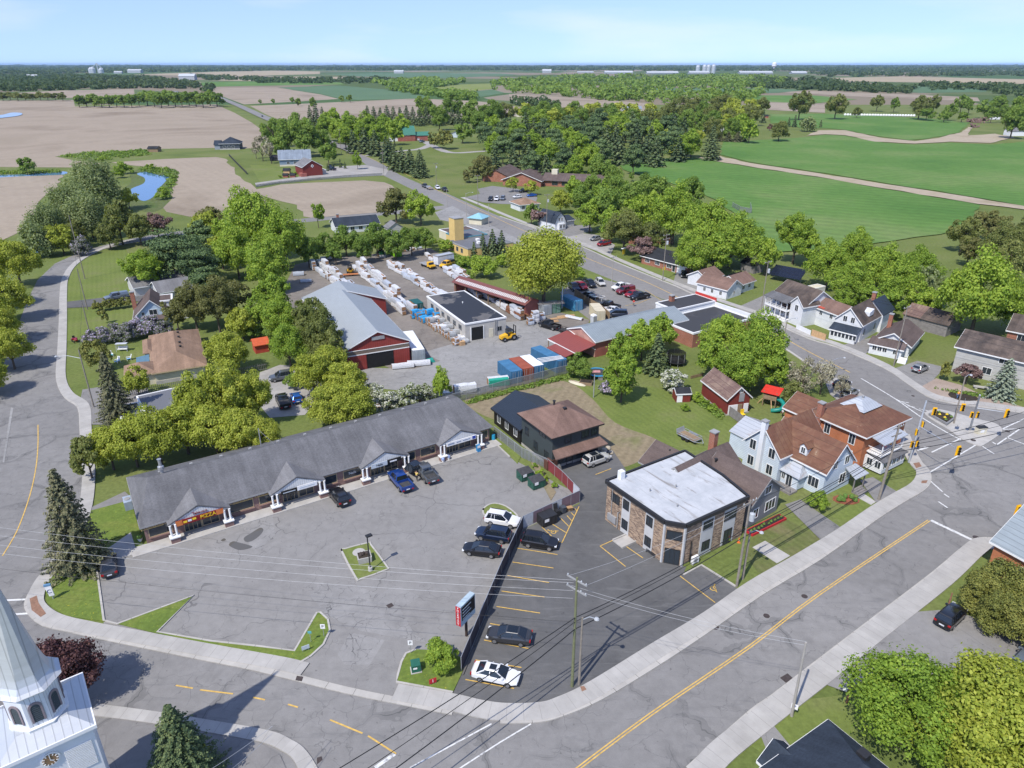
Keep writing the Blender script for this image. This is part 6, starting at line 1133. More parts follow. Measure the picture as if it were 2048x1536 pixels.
def fence(name,label,px,h,panel,post=M_GALV,sp=3.0,th=.05,rail=True,gap=.08,cat='fence',group=None,pr=.045,tops=0,pts=None):
    pts=pts or G(px);t=thing(name,label,cat,pts[0],0,group);q=[p-pts[0] for p in pts]
    for a,b in zip(q,q[1:]):
        d=b-a;n=max(1,round(d.length/sp));u=d.normalized();s=Vector((-u.y,u.x,0))*th/2
        for k in range(n):
            p0,p1=a+d*(k/n),a+d*((k+1)/n)
            MB().hexa([p0+s+Vector((0,0,gap)),p1+s+Vector((0,0,gap)),p1-s+Vector((0,0,gap)),p0-s+Vector((0,0,gap))],[p0+s+Vector((0,0,h)),p1+s+Vector((0,0,h)),p1-s+Vector((0,0,h)),p0-s+Vector((0,0,h))]).build('panel',panel if not isinstance(panel,list) else panel[k % len(panel)],t)
            MB().tube([p0,p0+Vector((0,0,h+.08+tops))],pr,6).build('post',post,t)
        if rail:MB().bar(a+Vector((0,0,h+.03)),b+Vector((0,0,h+.03)),.06).build('rail',post,t)
    MB().tube([q[-1],q[-1]+Vector((0,0,h+.08+tops))],pr,6).build('post',post,t)
    return t
fence('slat_fence','long dark slatted chain-link fence dividing the mall lot from the black lot',[(1046,1057),(1003,1150),(923,1343)],1.9,M_SLATD)
fence('slat_fence','mauve slatted fence with pale strips behind the black bins',[(1159,1004),(1046,1057)],1.9,[M_SLAT,M_SLAT,M_PANW],sp=1.6)
fence('slat_fence','dark red slatted fence beside the planting bed and dumpsters',[(1095,940),(1124,965),(1158,1001)],1.9,[M_SLATR,M_SLATR,M_PANW],sp=1.7)
fence('chain_link_fence','bare chain-link fence along the charcoal house and black house',[(988,872),(1015,893),(1044,916),(1093,938)],1.8,M_CHAIN,sp=2.6,th=.02)
fence('chain_link_fence','chain-link fence in front of the shipping containers',[(905,806),(960,793),(1010,779),(1060,767),(1110,753),(1150,744)],1.8,M_CHAIN,sp=2.8,th=.02)
fence('board_fence','brown board wall between the store lot and the lumber yard',[(1149,591),(1170,607),(1200,624),(1219,641)],2.0,M_WOOD,M_WOOD,1.4,.06,False)
fence('board_fence','weathered grey board fence running from the red barn towards the blue house',[(1456,830),(1478,846),(1510,871)],1.8,M_GREYWOOD,M_GREYWOOD,1.6,.05,False)
fence('board_fence','brown wooden fence between the porch house and the white gabled house',[(1622,672),(1650,682)],1.6,M_NEWWOOD,M_WOOD,1.5,.06,False)
fence('board_fence','white board fence in front of the porch house',[(1592,658),(1620,671)],1.2,M_WHITEW,M_TRIM,1.5,.06,False)
def picket(name,label,px,h,m,sp=.32,w=.12,group=None):
    pts=G(px);t=thing(name,label,'fence',pts[0],0,group);mb=MB();q=[p-pts[0] for p in pts]
    for a,b in zip(q,q[1:]):
        d=b-a;n=int(d.length/sp)
        for k in range(n):p=a+d*(k/n);mb.bar(p,p+Vector((0,0,h+.12*((k*7) % 3-1)*.5)),w,.04)
        for z in (.35,h-.35):mb.bar(a+Vector((0,0,z)),b+Vector((0,0,z)),.08,.05)
    mb.build('pickets',m,t);return t
picket('picket_fence','weathered picket fence along the tan bungalow',[(262,792),(330,782),(415,765)],1.5,M_GREYWOOD);picket('picket_fence','grey picket fence continuing behind the orange playhouse trees',[(440,757),(490,748),(535,740)],1.6,M_GREYWOOD)
fence('field_fence','low farm fence along the drive of the carriage barn',[(512,375),(560,368),(640,360),(700,355),(765,351)],1.3,M_CHAIN,M_GREYWOOD,5,.03,True)
fence('black_fence','dark solid fence beside the lawn of the blue-grey farmhouse',[(458,312),(475,330),(494,349)],1.6,M_BLKTRIM,M_BLKTRIM,4,.08,False)
fence('chain_link_fence','chain-link enclosure at the edge of the big green field',[(1464,415),(1480,424),(1502,428),(1500,415)],2.2,M_CHAIN,M_GALV,5,.03)
fence('rail_fence','low rail fence in the garden beside the netted trampoline',[(1381,758),(1406,752)],.6,M_WOOD,M_WOOD,1.2,.06,True)
# kerb blocks in the black lot
for i in range(5):
    a,b=(1042-i*24.5,1064+i*59),(1042-(i+.88)*24.5,1064+(i+.88)*59);A,Bq=P(*a),P(*b)
    k=MB().hexa([A+Vector((0,0,.0)),A+Vector((.28,.05,0)),Bq+Vector((.28,.05,0)),Bq],[A+Vector((.05,.02,.2)),A+Vector((.23,.05,.2)),Bq+Vector((.23,.05,.2)),Bq+Vector((.05,.02,.2))]).build('kerb_block',M_KERB);tag(k,'concrete kerb block at the head of the black lot stalls','kerb','kerb blocks along the slat fence')
# ------------------------------------------------------------------ bins, boxes, street things
def lid_bin(name,label,cat,u,v,rz,L_,W_,Hh,m,lidm,slope=.3,group=None,legs=True):
    t=thing(name,label,cat,P(u,v),rz,group);l,w=L_/2,W_/2
    b=MB().hexa([(-l,-w,.12),(l,-w,.12),(l,w,.12),(-l,w,.12)],[(-l,-w,Hh-slope),(l,-w,Hh-slope),(l,w,Hh),(-l,w,Hh)])
    for x in (-l*.6,0,l*.6):b.box(x-.05,-w-.06,.15,x+.05,-w,Hh-slope-.1)
    b.box(-l-.12,-.12,Hh*.5,-l,.12,Hh*.6).box(l,-.12,Hh*.5,l+.12,.12,Hh*.6);b.build('body',m,t)
    for s in (-1,1):MB().hexa([(min(0,s*l),-w-.05,Hh-slope),(max(0,s*l),-w-.05,Hh-slope),(max(0,s*l),w,Hh),(min(0,s*l),w,Hh)],[(min(0,s*l)+.02,-w-.05,Hh-slope+.06),(max(0,s*l)-.02,-w-.05,Hh-slope+.06),(max(0,s*l)-.02,w,Hh+.06),(min(0,s*l)+.02,w,Hh+.06)]).build('lid',lidm,t)
    MB().box(-l*.8,-w-.075,Hh*.55,-l*.2,-w-.06,Hh*.85).build('sticker',M_TRIM,t);return t
M_DUMP=plain('dumpster_green',(.025,.085,.06),.55,0,.15)
lid_bin('dumpster','dark green dumpster nearer the charcoal house','dumpster',1050,957,radians(32),2.1,1.5,1.5,M_DUMP,M_BED);lid_bin('dumpster','dark green dumpster nearer the camera, its side lettered label peeling','dumpster',1073,973,radians(32),2.1,1.5,1.5,M_DUMP,M_BED)['label']='dark green dumpster nearer the slat fence, in front of its twin'
lid_bin('black_bin_box','big black steel bin box against the mauve fence','bin',1094,1046,radians(32),2.3,1.5,1.5,M_BLKTRIM,M_BLKTRIM,.1)
def wbin(label,u,v,rz,m,open_=False):
    t=thing('wheelie_bin',label,'bin',P(u,v),rz);MB().hexa([(-.25,-.28,.1),(.25,-.28,.1),(.25,.28,.1),(-.25,.28,.1)],[(-.31,-.36,1.0),(.31,-.36,1.0),(.31,.36,1.0),(-.31,.36,1.0)]).build('body',m,t)
    (MB().hexa([(-.32,.3,1.0),(.32,.3,1.0),(.32,.36,1.0),(-.32,.36,1.0)],[(-.32,.5,1.75),(.32,.5,1.75),(.32,.56,1.75),(-.32,.56,1.75)]) if open_ else MB().box(-.33,-.4,1.0,.33,.38,1.07)).build('lid',m,t)
    for y in (-.2,.2):wheel(MB(),-.25,y,.12,.08).build('wheel',M_TYRE,t)
wbin('open black wheelie bin beside the black bin box',1114,1032,radians(32),M_BLKTRIM,True);wbin('closed grey wheelie bin between the open bin and the carton',1126,1026,radians(32),plain('bin_grey',(.06,.07,.085),.6))
ct=thing('cardboard_box','opened cardboard carton at the end of the bin row','box',P(1139,1020),radians(20));MB().box(-.4,-.3,0,.4,.3,.5).build('body',plain('cardboard',(.38,.24,.12),.9),ct);MB().hexa([(-.4,-.3,.5),(.4,-.3,.5),(.4,-.28,.5),(-.4,-.28,.5)],[(-.4,-.6,.7),(.4,-.6,.7),(.4,-.58,.72),(-.4,-.58,.72)]).build('flap',MATS['cardboard'],ct)
lk=thing('steel_locker','rusty brown steel locker at the corner of the charcoal house','locker',P(1101,936),radians(31));MB().box(-.9,-.5,.05,.9,.5,1.5).build('body',plain('rust_steel',(.11,.05,.035),.7,0,.2),lk);MB().box(-.95,-.55,1.5,.95,.55,1.58).build('lid',MATS['rust_steel'],lk)
tf=thing('transformer_box','dark green utility box on the corner lawn','utility box',P(832,1340,.1),radians(15));MB().box(-.45,-.4,.08,.45,.4,.95).loft([[(-.47,-.45,.95),(.47,-.45,.95),(.47,.42,1.05),(-.47,.42,1.05)],[(-.45,-.42,1.0),(.45,-.42,1.0),(.45,.4,1.12),(-.45,.4,1.12)]]).build('cabinet',plain('utility_green',(.02,.11,.075),.5),tf);MB().box(-.55,-.5,0,.55,.5,.08).build('pad',M_CONC,tf);MB().box(-.3,-.42,.5,.1,-.4,.7).build('sticker',M_TRIM,tf)
def text(body,parent,loc,size,m,rot=(pi/2,0,0),name='lettering',ext=.01,align='CENTER',sx=1):
    c=bpy.data.curves.new(name,'FONT');c.body=body;c.size=size;c.extrude=ext;c.align_x=align;c.align_y='CENTER';c.materials.append(m)
    tmp=bpy.data.objects.new(name,c);COL.objects.link(tmp);me=bpy.data.meshes.new_from_object(tmp);bpy.data.objects.remove(tmp);o=bpy.data.objects.new(name,me);link(o,parent);o.location=loc;o.rotation_euler=rot;o.scale=(sx,1,1);return o
T_RED=plain('sign_red',(.42,.02,.03),.6);T_BLK=plain('sign_black',(.012,.012,.013),.6);T_WHT=plain('sign_white',(.75,.75,.75),.6);T_YEL=plain('sign_yellow',(.8,.55,.03),.6);T_ORG=plain('sign_orange',(.55,.17,.05),.6);T_BLU=plain('sign_blue',(.02,.05,.3),.6);T_PALE=plain('sign_pale',(.45,.50,.55),.6);T_DRED=plain('sign_dark_red',(.2,.012,.015),.6)
def signpost(label,u,v,h,w,hh,m,z=.12,rz=0,txt=None,tm=None,cat='sign',pm=M_GALV,name='sign',tsize=.3):
    t=thing(name,label,cat,P(u,v,z),rz);MB().tube([(0,.02,0),(0,.02,h)],.03).build('post',pm,t);MB().box(-w/2,-.03,h-hh,w/2,0,h).build('board',m,t)
    if txt:text(txt,t,(0,-.035,h-hh/2),tsize,tm or T_BLK)
    return t
signpost('white parking sign on the tip of the grass wedge by the mall entrance',648,1273,1.7,.5,.6,T_WHT,txt='P',tsize=.5);signpost('small teal sign on a thin post on the grass wedge',622,1284,1.5,.4,.3,plain('teal_sign',(.1,.35,.38),.6));signpost('white sign by the entrance beside the bushy corner shrub',822,1306,1.7,.5,.6,T_WHT,txt='P',tsize=.5)
ls=thing('lawn_sign','low blue-white lawn sign near the sidewalk on the grass wedge','sign',P(612,1302,.12),.5);MB().bar((-.3,0,0),(-.3,0,.7),.03).bar((.3,0,0),(.3,0,.7),.03).build('stakes',M_GALV,ls);MB().box(-.4,-.02,.25,.4,.02,.75).build('board',T_PALE,ls)
rs_=thing('lawn_sign','small red lawn sign on the corner lawn below the shrub','sign',P(866,1368,.12),.45);MB().bar((-.25,0,0),(-.25,0,.6),.03).bar((.25,0,0),(.25,0,.6),.03).build('stakes',M_GALV,rs_);MB().box(-.38,-.02,.12,.38,.02,.72).build('board',T_RED,rs_);text('SALE',rs_,(0,-.03,.45),.26,T_WHT) if 0 else MB().box(-.03,-.03,.25,.03,-.02,.62).build('mark',T_WHT,rs_)
cs=thing('sidewalk_sign','leaning white sign with a dark letter C on the left lawn by the sidewalk','sign',P(107,1198,.12),.35);MB().tube([(0,.04,0),(0,.04,.5)],.07).build('post',M_GALV,cs);MB().hexa([(-.28,-.05,.5),(.22,-.05,.5),(.22,.1,.5),(-.28,.1,.5)],[(-.5,-.05,1.9),(.15,-.05,1.9),(.15,.1,1.9),(-.5,.1,1.9)]).build('board',T_WHT,cs);MB().box(-.52,-.07,1.9,.17,.12,2.15).build('blue_cap',plain('cap_blue',(.12,.25,.4),.5),cs);text('C',cs,(-.16,-.06,1.15),.7,plain('navy_letter',(.02,.05,.13),.6))
signpost('parking sign at the foot of the tall concrete lamp post',1585,1433,1.6,.6,.6,T_WHT,.02,-.6,'P',T_BLU,tsize=.5);signpost('dark green post with small white sign by the rusty pole',1684,1403,1.8,.35,.4,T_WHT,.02,-.6,pm=M_DUMP)
yh=signpost('yellow diamond road sign on the pole by the brick bungalow',1326,556,3.2,.9,.9,T_YEL,0,.5);mbx=signpost('orange shelter box sign by the road near the copper maple',1247,512,2.4,1.4,1.8,T_YEL,0,.8,name='roadside_sign');MB().box(-.9,-.3,2.4,.9,.5,2.55).build('sign_roof',T_WHT,mbx)
# pharmacy pylon sign: a thin end face to the camera, a broad face turned right
ph=thing('pylon_sign','tall roadside pylon sign reading PHARMACY on its red end panel','sign',P(933,1272),radians(58));MB().bar((0,0,0),(0,0,2.6),.22).build('post',plain('rust_post',(.06,.04,.035),.7),ph);MB().box(-1.3,-.32,2.4,1.3,.32,5.0).build('cabinet',plain('pale_blue_cabinet',(.36,.45,.5),.5),ph)
MB().box(-1.34,-.3,2.45,-1.3,.3,4.95).build('end_panel',T_RED,ph);MB().box(-1.15,-.35,3.1,1.2,-.32,4.8).build('tenant_panel',T_BLK,ph)
for i,ch_ in enumerate('PHARMACY'):text(ch_,ph,(-1.36,0,4.76-i*.302),.34,T_WHT,(pi/2,0,-pi/2))
for i in range(4):MB().box(-1.0,-.37,3.2+i*.4,.2+.3*(i % 2),-.355,3.3+i*.4).build('tenant_line',T_PALE,ph)
# mall lettering on the portico fronts
def fascia(c,x0,x1,z0,z1,m,txt=None,size=.4,tm=None,y=-1.1,sx=1):
    o=m1.box('shop_sign',m,c+x0,y-.08,z0,c+x1,y+.02,z1)
    if txt:text(txt,o,(c+(x0+x1)/2,y-.1,(z0+z1)/2),size,tm or T_BLK,sx=sx)
    return o
o=fascia(6.9,-2.9,2.9,2.25,3.0,T_DRED);[MB().box(6.9+a,-1.19,2.25,6.9+b,-1.18,3.0).build('orange_end',T_ORG,o) for a,b in ((-2.9,-2.1),(2.0,2.9))]
text('PIZZA',o,(7.9,-1.21,2.64),.72,T_YEL,ext=.02);text('Great Corner',o,(5.55,-1.21,2.68),.38,T_YEL) if 0 else None;text('Take-out',m1.t,(7.0,-1.0,3.32),.5,T_DRED,ext=.03)
for k in range(3):MB().box(4.9+k*.55,-1.2,2.45+.05*k,5.35+k*.55,-1.185,2.75+.05*k).build('sign_ornament',T_YEL if k != 1 else T_WHT,o)
fascia(19.75,-2.4,-.2,2.3,2.85,T_BLK);fascia(19.75,-.2,2.6,2.3,2.95,T_WHT);MB().box(17.6,-1.2,2.48,19.3,-1.18,2.6).box(19.9,-1.2,2.55,22.0,-1.18,2.68).build('sign_line',T_PALE,m1.t)
fascia(32.7,-2.3,.2,2.25,2.95,T_PALE,'Nails',.5);fascia(32.7,.2,2.4,2.35,2.95,T_BLK,None);MB().box(33.3,-1.2,2.5,34.4,-1.185,2.72).build('sign_line',T_WHT,m1.t);text('Nails',m1.t,(28.0,.33,1.7),.55,T_WHT)
o=fascia(45.3,-2.6,2.6,2.25,2.9,T_WHT);MB().box(42.9,-1.2,2.45,44.0,-1.18,2.7).box(44.4,-1.2,2.5,45.2,-1.18,2.66).box(45.5,-1.2,2.5,46.8,-1.18,2.66).build('sign_line',plain('sign_grey_blue',(.25,.3,.4),.6),o);MB().box(47.2,-1.2,2.35,47.8,-1.18,2.85).build('blue_square',T_BLU,o)
nbx=thing('newspaper_box','blue and white newspaper box by the last portico pedestal','newspaper box',P(957,903),radians(32));MB().hexa([(-.3,-.25,.05),(.3,-.25,.05),(.3,.25,.05),(-.3,.25,.05)],[(-.3,-.15,1.2),(.3,-.15,1.2),(.3,.25,1.2),(-.3,.25,1.2)]).build('cabinet',plain('newsbox_blue',(.03,.2,.42),.5),nbx);MB().box(-.26,-.24,.75,.26,-.2,1.15).build('window',T_WHT,nbx)
pn=MB().lathe([(.28,0),(.3,.3),(.28,.9),(.25,.92)],12).build('barrel',plain('barrel_blue',(.02,.28,.45),.5));pn.location=P(987,879,.1);tag(pn,'bright blue barrel at the right end of the mall','barrel')
def pot(label,u,v,pm,fm,s=1.0,z=.1,group=None,name='flower_pot'):
    t=thing(name,label,'flower pot',P(u,v,z),0,group);MB().lathe([(.16*s,0),(.27*s,.38*s),(.23*s,.38*s)],10).build('pot',pm,t);MB().lathe([(.05,.3*s),(.3*s,.45*s),(.26*s,.7*s),(.05,.85*s)],8).build('plant',fm,t)
M_BLOOM=plain('blue_white_blooms',(.25,.32,.5),.8,0,.6,12);M_GRNP=plain('pot_plant_green',(.09,.16,.03),.9,0,.5,10)
pot('blue flower pot left of the fourth portico pedestal',886,924,T_WHT,M_BLOOM);pot('blue flower pot right of the fourth portico pedestal',897,919,T_WHT,M_BLOOM);pot('white pot by the charcoal house door, left one',1130,926,T_WHT,M_GRNP,1.3);pot('white pot by the charcoal house door, right one',1148,920,T_WHT,M_GRNP,1.3)
pl=thing('concrete_planter','square concrete planter with dark plants on the mall lot island','planter',P(729,1120,.12),radians(20));MB().hexa([(-.8,-.7,0),(.8,-.7,0),(.8,.7,0),(-.8,.7,0)],[(-.85,-.75,.8),(.85,-.75,.8),(.85,.75,.8),(-.85,.75,.8)]).build('box',M_CONC,pl);MB().box(-.72,-.62,.8,.72,.62,.83).build('soil',M_MULCH,pl)
for k in range(7):MB().lathe([(.02,0),(.2,.15),(.02,.4)],6,(R.uniform(-.5,.5),R.uniform(-.4,.4),.8)).build('plant',plain('dark_plants',(.06,.045,.04),.9),pl)
lp=thing('lamp_post','thin dark lamp post with square head on the mall lot island','lamp post',P(741,1141,.12),radians(35));MB().lathe([(.28,0),(.28,.5),(.1,.52)],10).build('base',M_CONC,lp);MB().bar((0,0,.5),(0,0,5.0),.12).build('pole',M_BLKTRIM,lp);MB().box(-.15,-.25,4.95,.6,.25,5.12).build('lamp_head',M_BLKTRIM,lp)
ac=thing('heat_pump','white heat pump unit by the brick block corner','heat pump',P(1389,1127),radians(33));MB().box(-.5,-.2,.25,.5,.2,1.1).build('cabinet',M_TRIM,ac);MB().lathe([(.3,0),(.3,.03),(.05,.04)],14).build('fan_grille',M_GREYTRIM,ac).rotation_euler=(pi/2,0,0);ac.children[-1].location=(-.1,-.2,.68);MB().box(-.5,-.2,0,-.4,.2,.25).box(.4,-.2,0,.5,.2,.25).build('feet',M_GREYTRIM,ac)
bn=thing('bench','black metal bench against the brick block wall','bench',P(1305,1108),radians(-57));MB().box(-.75,-.5,.4,.75,-.1,.45).build('seat',M_BLKTRIM,bn);MB().box(-.75,-.1,.45,.75,-.06,.9).build('backrest',M_BLKTRIM,bn);[MB().bar((x,-.45,0),(x,-.45,.6),.05).bar((x,-.1,0),(x,-.1,.5),.05).build('leg',M_BLKTRIM,bn) for x in (-.7,.7)]
pd_=MB().box(-1.3,-1,0,1.3,1,.15).box(-1.3,-1,.15,1.3,-.8,.3).box(-1.3,.8,.15,1.3,1,.3).build('concrete_well',M_CONC);pd_.location=P(1250,1083);pd_.rotation_euler=(0,0,radians(33));tag(pd_,'low concrete window well beside the brick block','window well')
cn=thing('traffic_cone','orange traffic cone by the brick block doorway','traffic cone',P(1477,1085));MB().box(-.2,-.2,0,.2,.2,.05).build('base',T_ORG,cn);MB().lathe([(.15,.05),(.03,.75)],10).build('cone',plain('cone_orange',(.75,.15,.02),.6),cn);MB().lathe([(.105,.32),(.075,.48)],10).build('band',T_WHT,cn)
for k,(u,v,s) in enumerate(((1208,903,.7),(1216,898,.6),(1222,907,.55),(1214,912,.5))):o=MB().lathe([(s*.5,0),(s*.8,s*.25),(s*.6,s*.7),(s*.1,s*.8)],7).build('boulder',plain('pale_stone',(.42,.37,.29),.9,0,.15));o.location=P(u,v);o.rotation_euler=(0,0,k);tag(o,'pale boulder by the pearl SUV at the edge of the bare lawn','boulder','boulders by the charcoal house')
# ------------------------------------------------------------------ backyard things
wbx=thing('wooden_chest','plywood chest with red lid beside the grey board fence','chest',P(1483,862),radians(-30));MB().box(-.9,-.5,0,.9,.5,.9).build('body',M_NEWWOOD,wbx);MB().hexa([(-.95,-.6,.9),(.95,-.6,.9),(.95,.55,1.1),(-.95,.55,1.1)],[(-.95,-.6,.96),(.95,-.6,.96),(.95,.55,1.16),(-.95,.55,1.16)]).build('lid',T_RED,wbx)
br_=MB().lathe([(.3,0),(.36,.4),(.3,.85),(.25,.87)],12).build('barrel',plain('barrel_green',(.02,.14,.12),.5));br_.location=P(1497,866);tag(br_,'dark teal rain barrel beside the plywood chest','barrel')
def table(label,u,v,rz,m,round_=False):
    t=thing('garden_table',label,'table',P(u,v),rz)
    if round_:MB().lathe([(.9,.68),(.9,.74)],16).build('tabletop',m,t);MB().tube([(0,0,0),(0,0,.7)],.06).build('leg',M_BLKTRIM,t)
    else:MB().box(-1.2,-.55,.68,1.2,.55,.76).build('tabletop',m,t);[MB().bar((x,y,0),(x,y,.68),.08).build('leg',m,t) for x in (-1,1) for y in (-.4,.4)];MB().box(-1.2,-1.05,.4,1.2,-.8,.46).box(-1.2,.8,.4,1.2,1.05,.46).build('bench',m,t)
table('light wooden picnic table behind the grey board fence',1500,846,radians(-30),M_NEWWOOD);table('round teal table behind the grey board fence',1518,853,0,plain('teal_table',(.06,.32,.36),.5),True)
yb=thing('folding_chair','yellow chair leaning at the red barn doors','chair',P(1485,833),.3);MB().box(-.35,-.3,.4,.35,.3,.48).build('seat',T_YEL,yb);MB().box(-.35,.25,.48,.35,.33,1.3).build('backrest',T_YEL,yb);[MB().bar((x,y,0),(x,y,.4),.05).build('leg',M_GALV,yb) for x in (-.3,.3) for y in (-.25,.25)]
ps=thing('playset','wooden play tower with red canopy and curling green tube slide','playset',P(1540,810),radians(-35))
for x in (-1.1,1.1):
    for y in (-1,1):MB().bar((x,y,0),(x,y,3.0),.14).build('post',M_WOOD,ps)
MB().box(-1.15,-1.05,1.4,1.15,1.05,1.5).box(-1.15,-1.08,1.5,1.15,-1.02,2.3).box(-1.15,1.02,1.5,1.15,1.08,2.3).box(-1.18,-1.05,1.5,-1.12,1.05,2.3).build('deck',M_WOOD,ps);MB().hexa([(-1.6,-1.4,2.7),(1.6,-1.4,2.7),(1.6,1.4,3.1),(-1.6,1.4,3.1)],[(-1.6,-1.4,2.78),(1.6,-1.4,2.78),(1.6,1.4,3.18),(-1.6,1.4,3.18)]).build('canopy',plain('canopy_red',(.55,.035,.02),.6),ps)
MB().tube(smooth([Vector(p) for p in ((1.1,-.4,1.7),(1.9,-.6,1.6),(2.6,-1.2,1.2),(2.5,-2.2,.8),(1.7,-2.7,.5),(1.0,-2.8,.3))],4),.38,10).build('tube_slide',plain('slide_green',(.01,.2,.16),.4),ps,smooth_deg=60)
ld=MB().bar((-2.1,-.6,0),(-1.15,-.6,1.5),.08).bar((-2.1,.3,0),(-1.15,.3,1.5),.08);[ld.bar((-2.1+.19*k,-.6,.3*k),(-2.1+.19*k,.3,.3*k),.08) for k in range(1,5)];ld.bar((.3,-1.1,1.4),(.9,-2.2,0),.12);ld.build('ladder',M_NEWWOOD,ps)
def trampoline(label,u,v,r,rimm,net):
    t=thing('trampoline',label,'trampoline',P(u,v));MB().loft([[(q*cos(k*pi/12),q*sin(k*pi/12),z) for k in range(24)] for q,z in ((r,.8),(r,.9),(r-.4,.9),(r-.4,.8),(r,.8))],0,False).build('pad',rimm,t);MB().lathe([(r-.4,.84),(r-.4,.86)],24).build('mat',M_BED,t)
    for k in range(8):a=k*pi/4;MB().bar((r*.92*cos(a),r*.92*sin(a),0),(r*.92*cos(a),r*.92*sin(a),2.6 if net else .8),.06).build('leg',M_GALV,t)
    if net:MB().loft([[(r*.9*cos(k*pi/12),r*.9*sin(k*pi/12),z) for k in range(24)] for z in (.9,2.6)],0,False).build('net',mesh_mat('black_net',(.02,.02,.022),.45),t)
    else:MB().box(-1.2,-.4,.87,.6,.5,1.0).build('pink_mat',plain('pink_cloth',(.5,.25,.25),.8),t)
trampoline('open trampoline with bright blue rim near the warehouse',1194,752,2.2,plain('rim_blue',(.02,.25,.45),.5),False);trampoline('dark netted trampoline under the maples behind the warehouse',1351,728,2.1,M_PLAST,True)
rbx=thing('raised_bed','wooden raised garden bed beside the blue rimmed trampoline','raised bed',P(1172,768),radians(-15));MB().box(-1.2,-.8,0,1.2,.8,.6).build('planks',M_WOOD,rbx);MB().box(-1.1,-.7,.6,1.1,.7,.63).build('soil',M_MULCH,rbx);cbx=MB().box(-.4,-.4,0,.4,.4,.7).box(-.5,-.5,.7,.5,.5,.78).build('compost_box',M_GREYWOOD);cbx.location=P(1201,759);tag(cbx,'small grey crate at the foot of the blue rimmed trampoline','crate')
cno=thing('rowing_boat','upturned pale boat lying at the edge of the bare lawn','boat',P(1154,768),radians(-38));MB().loft([[(x,-w,.05),(x,w,.05),(x,w*.7,h_),(x,-w*.7,h_)] for x,w,h_ in ((-1.9,.1,.2),(-1.2,.45,.4),(0,.55,.45),(1.2,.45,.4),(1.9,.1,.2))]).build('hull',M_CREAM,cno);MB().bar((-1.7,0,.47),(1.7,0,.47),.08).build('keel',M_WOOD,cno)
pc=MB().tube([(0,0,0),(0,0,4.6)],.1,8).build('steel_post',M_GALV);pc.location=P(1187,795);tag(pc,'plain grey steel post standing on the bare lawn','post');pc2=MB().tube([(0,0,0),(0,0,5.6)],.12,8).build('steel_post',M_TRIM);pc2.location=P(1124,617);tag(pc2,'white post beside the blue container in the lumber yard','post')
def lounge(label,u,v,rz,m):
    t=thing('garden_chair',label,'chair',P(u,v),rz);MB().box(-.35,-.4,.3,.35,.35,.38).build('seat',m,t);MB().hexa([(-.35,.3,.35),(.35,.3,.35),(.35,.38,.35),(-.35,.38,.35)],[(-.3,.62,1.15),(.3,.62,1.15),(.3,.7,1.15),(-.3,.7,1.15)]).build('backrest',M_TRIM,t);MB().box(-.5,-.4,.55,-.35,.4,.6).box(.35,-.4,.55,.5,.4,.6).build('armrest',M_TRIM,t);[MB().bar((x,y,0),(x,y,.55),.07).build('leg',M_TRIM,t) for x in (-.42,.42) for y in (-.35,.35)]
lounge('teal garden chair nearest the spruce on the bungalow lawn',222,713,.6,plain('teal_cushion',(.03,.35,.42),.7));lounge('pale blue garden chair in the middle of the bungalow lawn',235,725,-.3,plain('sky_cushion',(.2,.4,.6),.7));lounge('white garden chair with blue cushion nearest the tan bungalow',258,720,-1.0,plain('blue_cushion',(.02,.3,.6),.7))
sw=thing('garden_swing','white garden swing seat on the bungalow lawn','swing',P(246,702),.1);MB().box(-1.0,-.3,.45,1.0,.3,.55).build('seat',M_TRIM,sw);MB().box(-1.0,.3,.55,1.0,.36,1.1).build('backrest',M_PANW,sw);MB().box(-1.15,-.5,1.7,1.15,.5,1.76).build('canopy',M_PANW,sw);[MB().bar((x,y,0),(x,0,1.7),.06).build('leg',M_GALV,sw) for x in (-1.1,1.1) for y in (-.6,.6)]
stn=MB().box(-1.6,-.35,.35,1.6,.35,.55).box(-1.3,-.25,0,-.9,.25,.35).box(.9,-.25,0,1.3,.25,.35).build('stone_bench',M_CONC);stn.location=P(1965,779);stn.rotation_euler=(0,0,radians(-25));tag(stn,'long stone bench between the copper bush and the grey spruce','bench')
tcb=thing('control_cabinet','pale traffic control cabinet on the concrete island','cabinet',P(1960,866,.15),radians(10));MB().box(-.8,-.4,0,.8,.4,1.1).build('cabinet',M_CREAM,tcb);MB().box(-.85,-.45,1.1,.85,.45,1.2).build('lid',M_BLKTRIM,tcb);MB().box(-.4,-.42,.3,.3,-.4,.8).build('panel',T_WHT,tcb)
ipl=thing('island_planter','stone edged flower bed with yellow flowers on the traffic island','planter',Vector((0,0,0)));ipx=G([(1856,832),(1893,853),(1908,842),(1900,834),(1870,826)]);MB().prism(ipx,.0,.55).build('stone_edge',plain('grey_stone',(.2,.2,.205),.9),ipl);cc=sum(ipx,Vector())/5;MB().prism([cc+(p-cc)*.82 for p in ipx],.5,.62).build('soil',M_MULCH,ipl)
for k in range(9):p=cc+(ipx[k % 5]-cc)*R.uniform(.2,.7);MB().lathe([(.02,0),(.28,.1),(.05,.35)],7,(p.x,p.y,.6)).build('plant',plain('yellow_flowers',(.55,.4,.04),.9,0,.4,6) if k % 3==0 else M_GRNP,ipl)
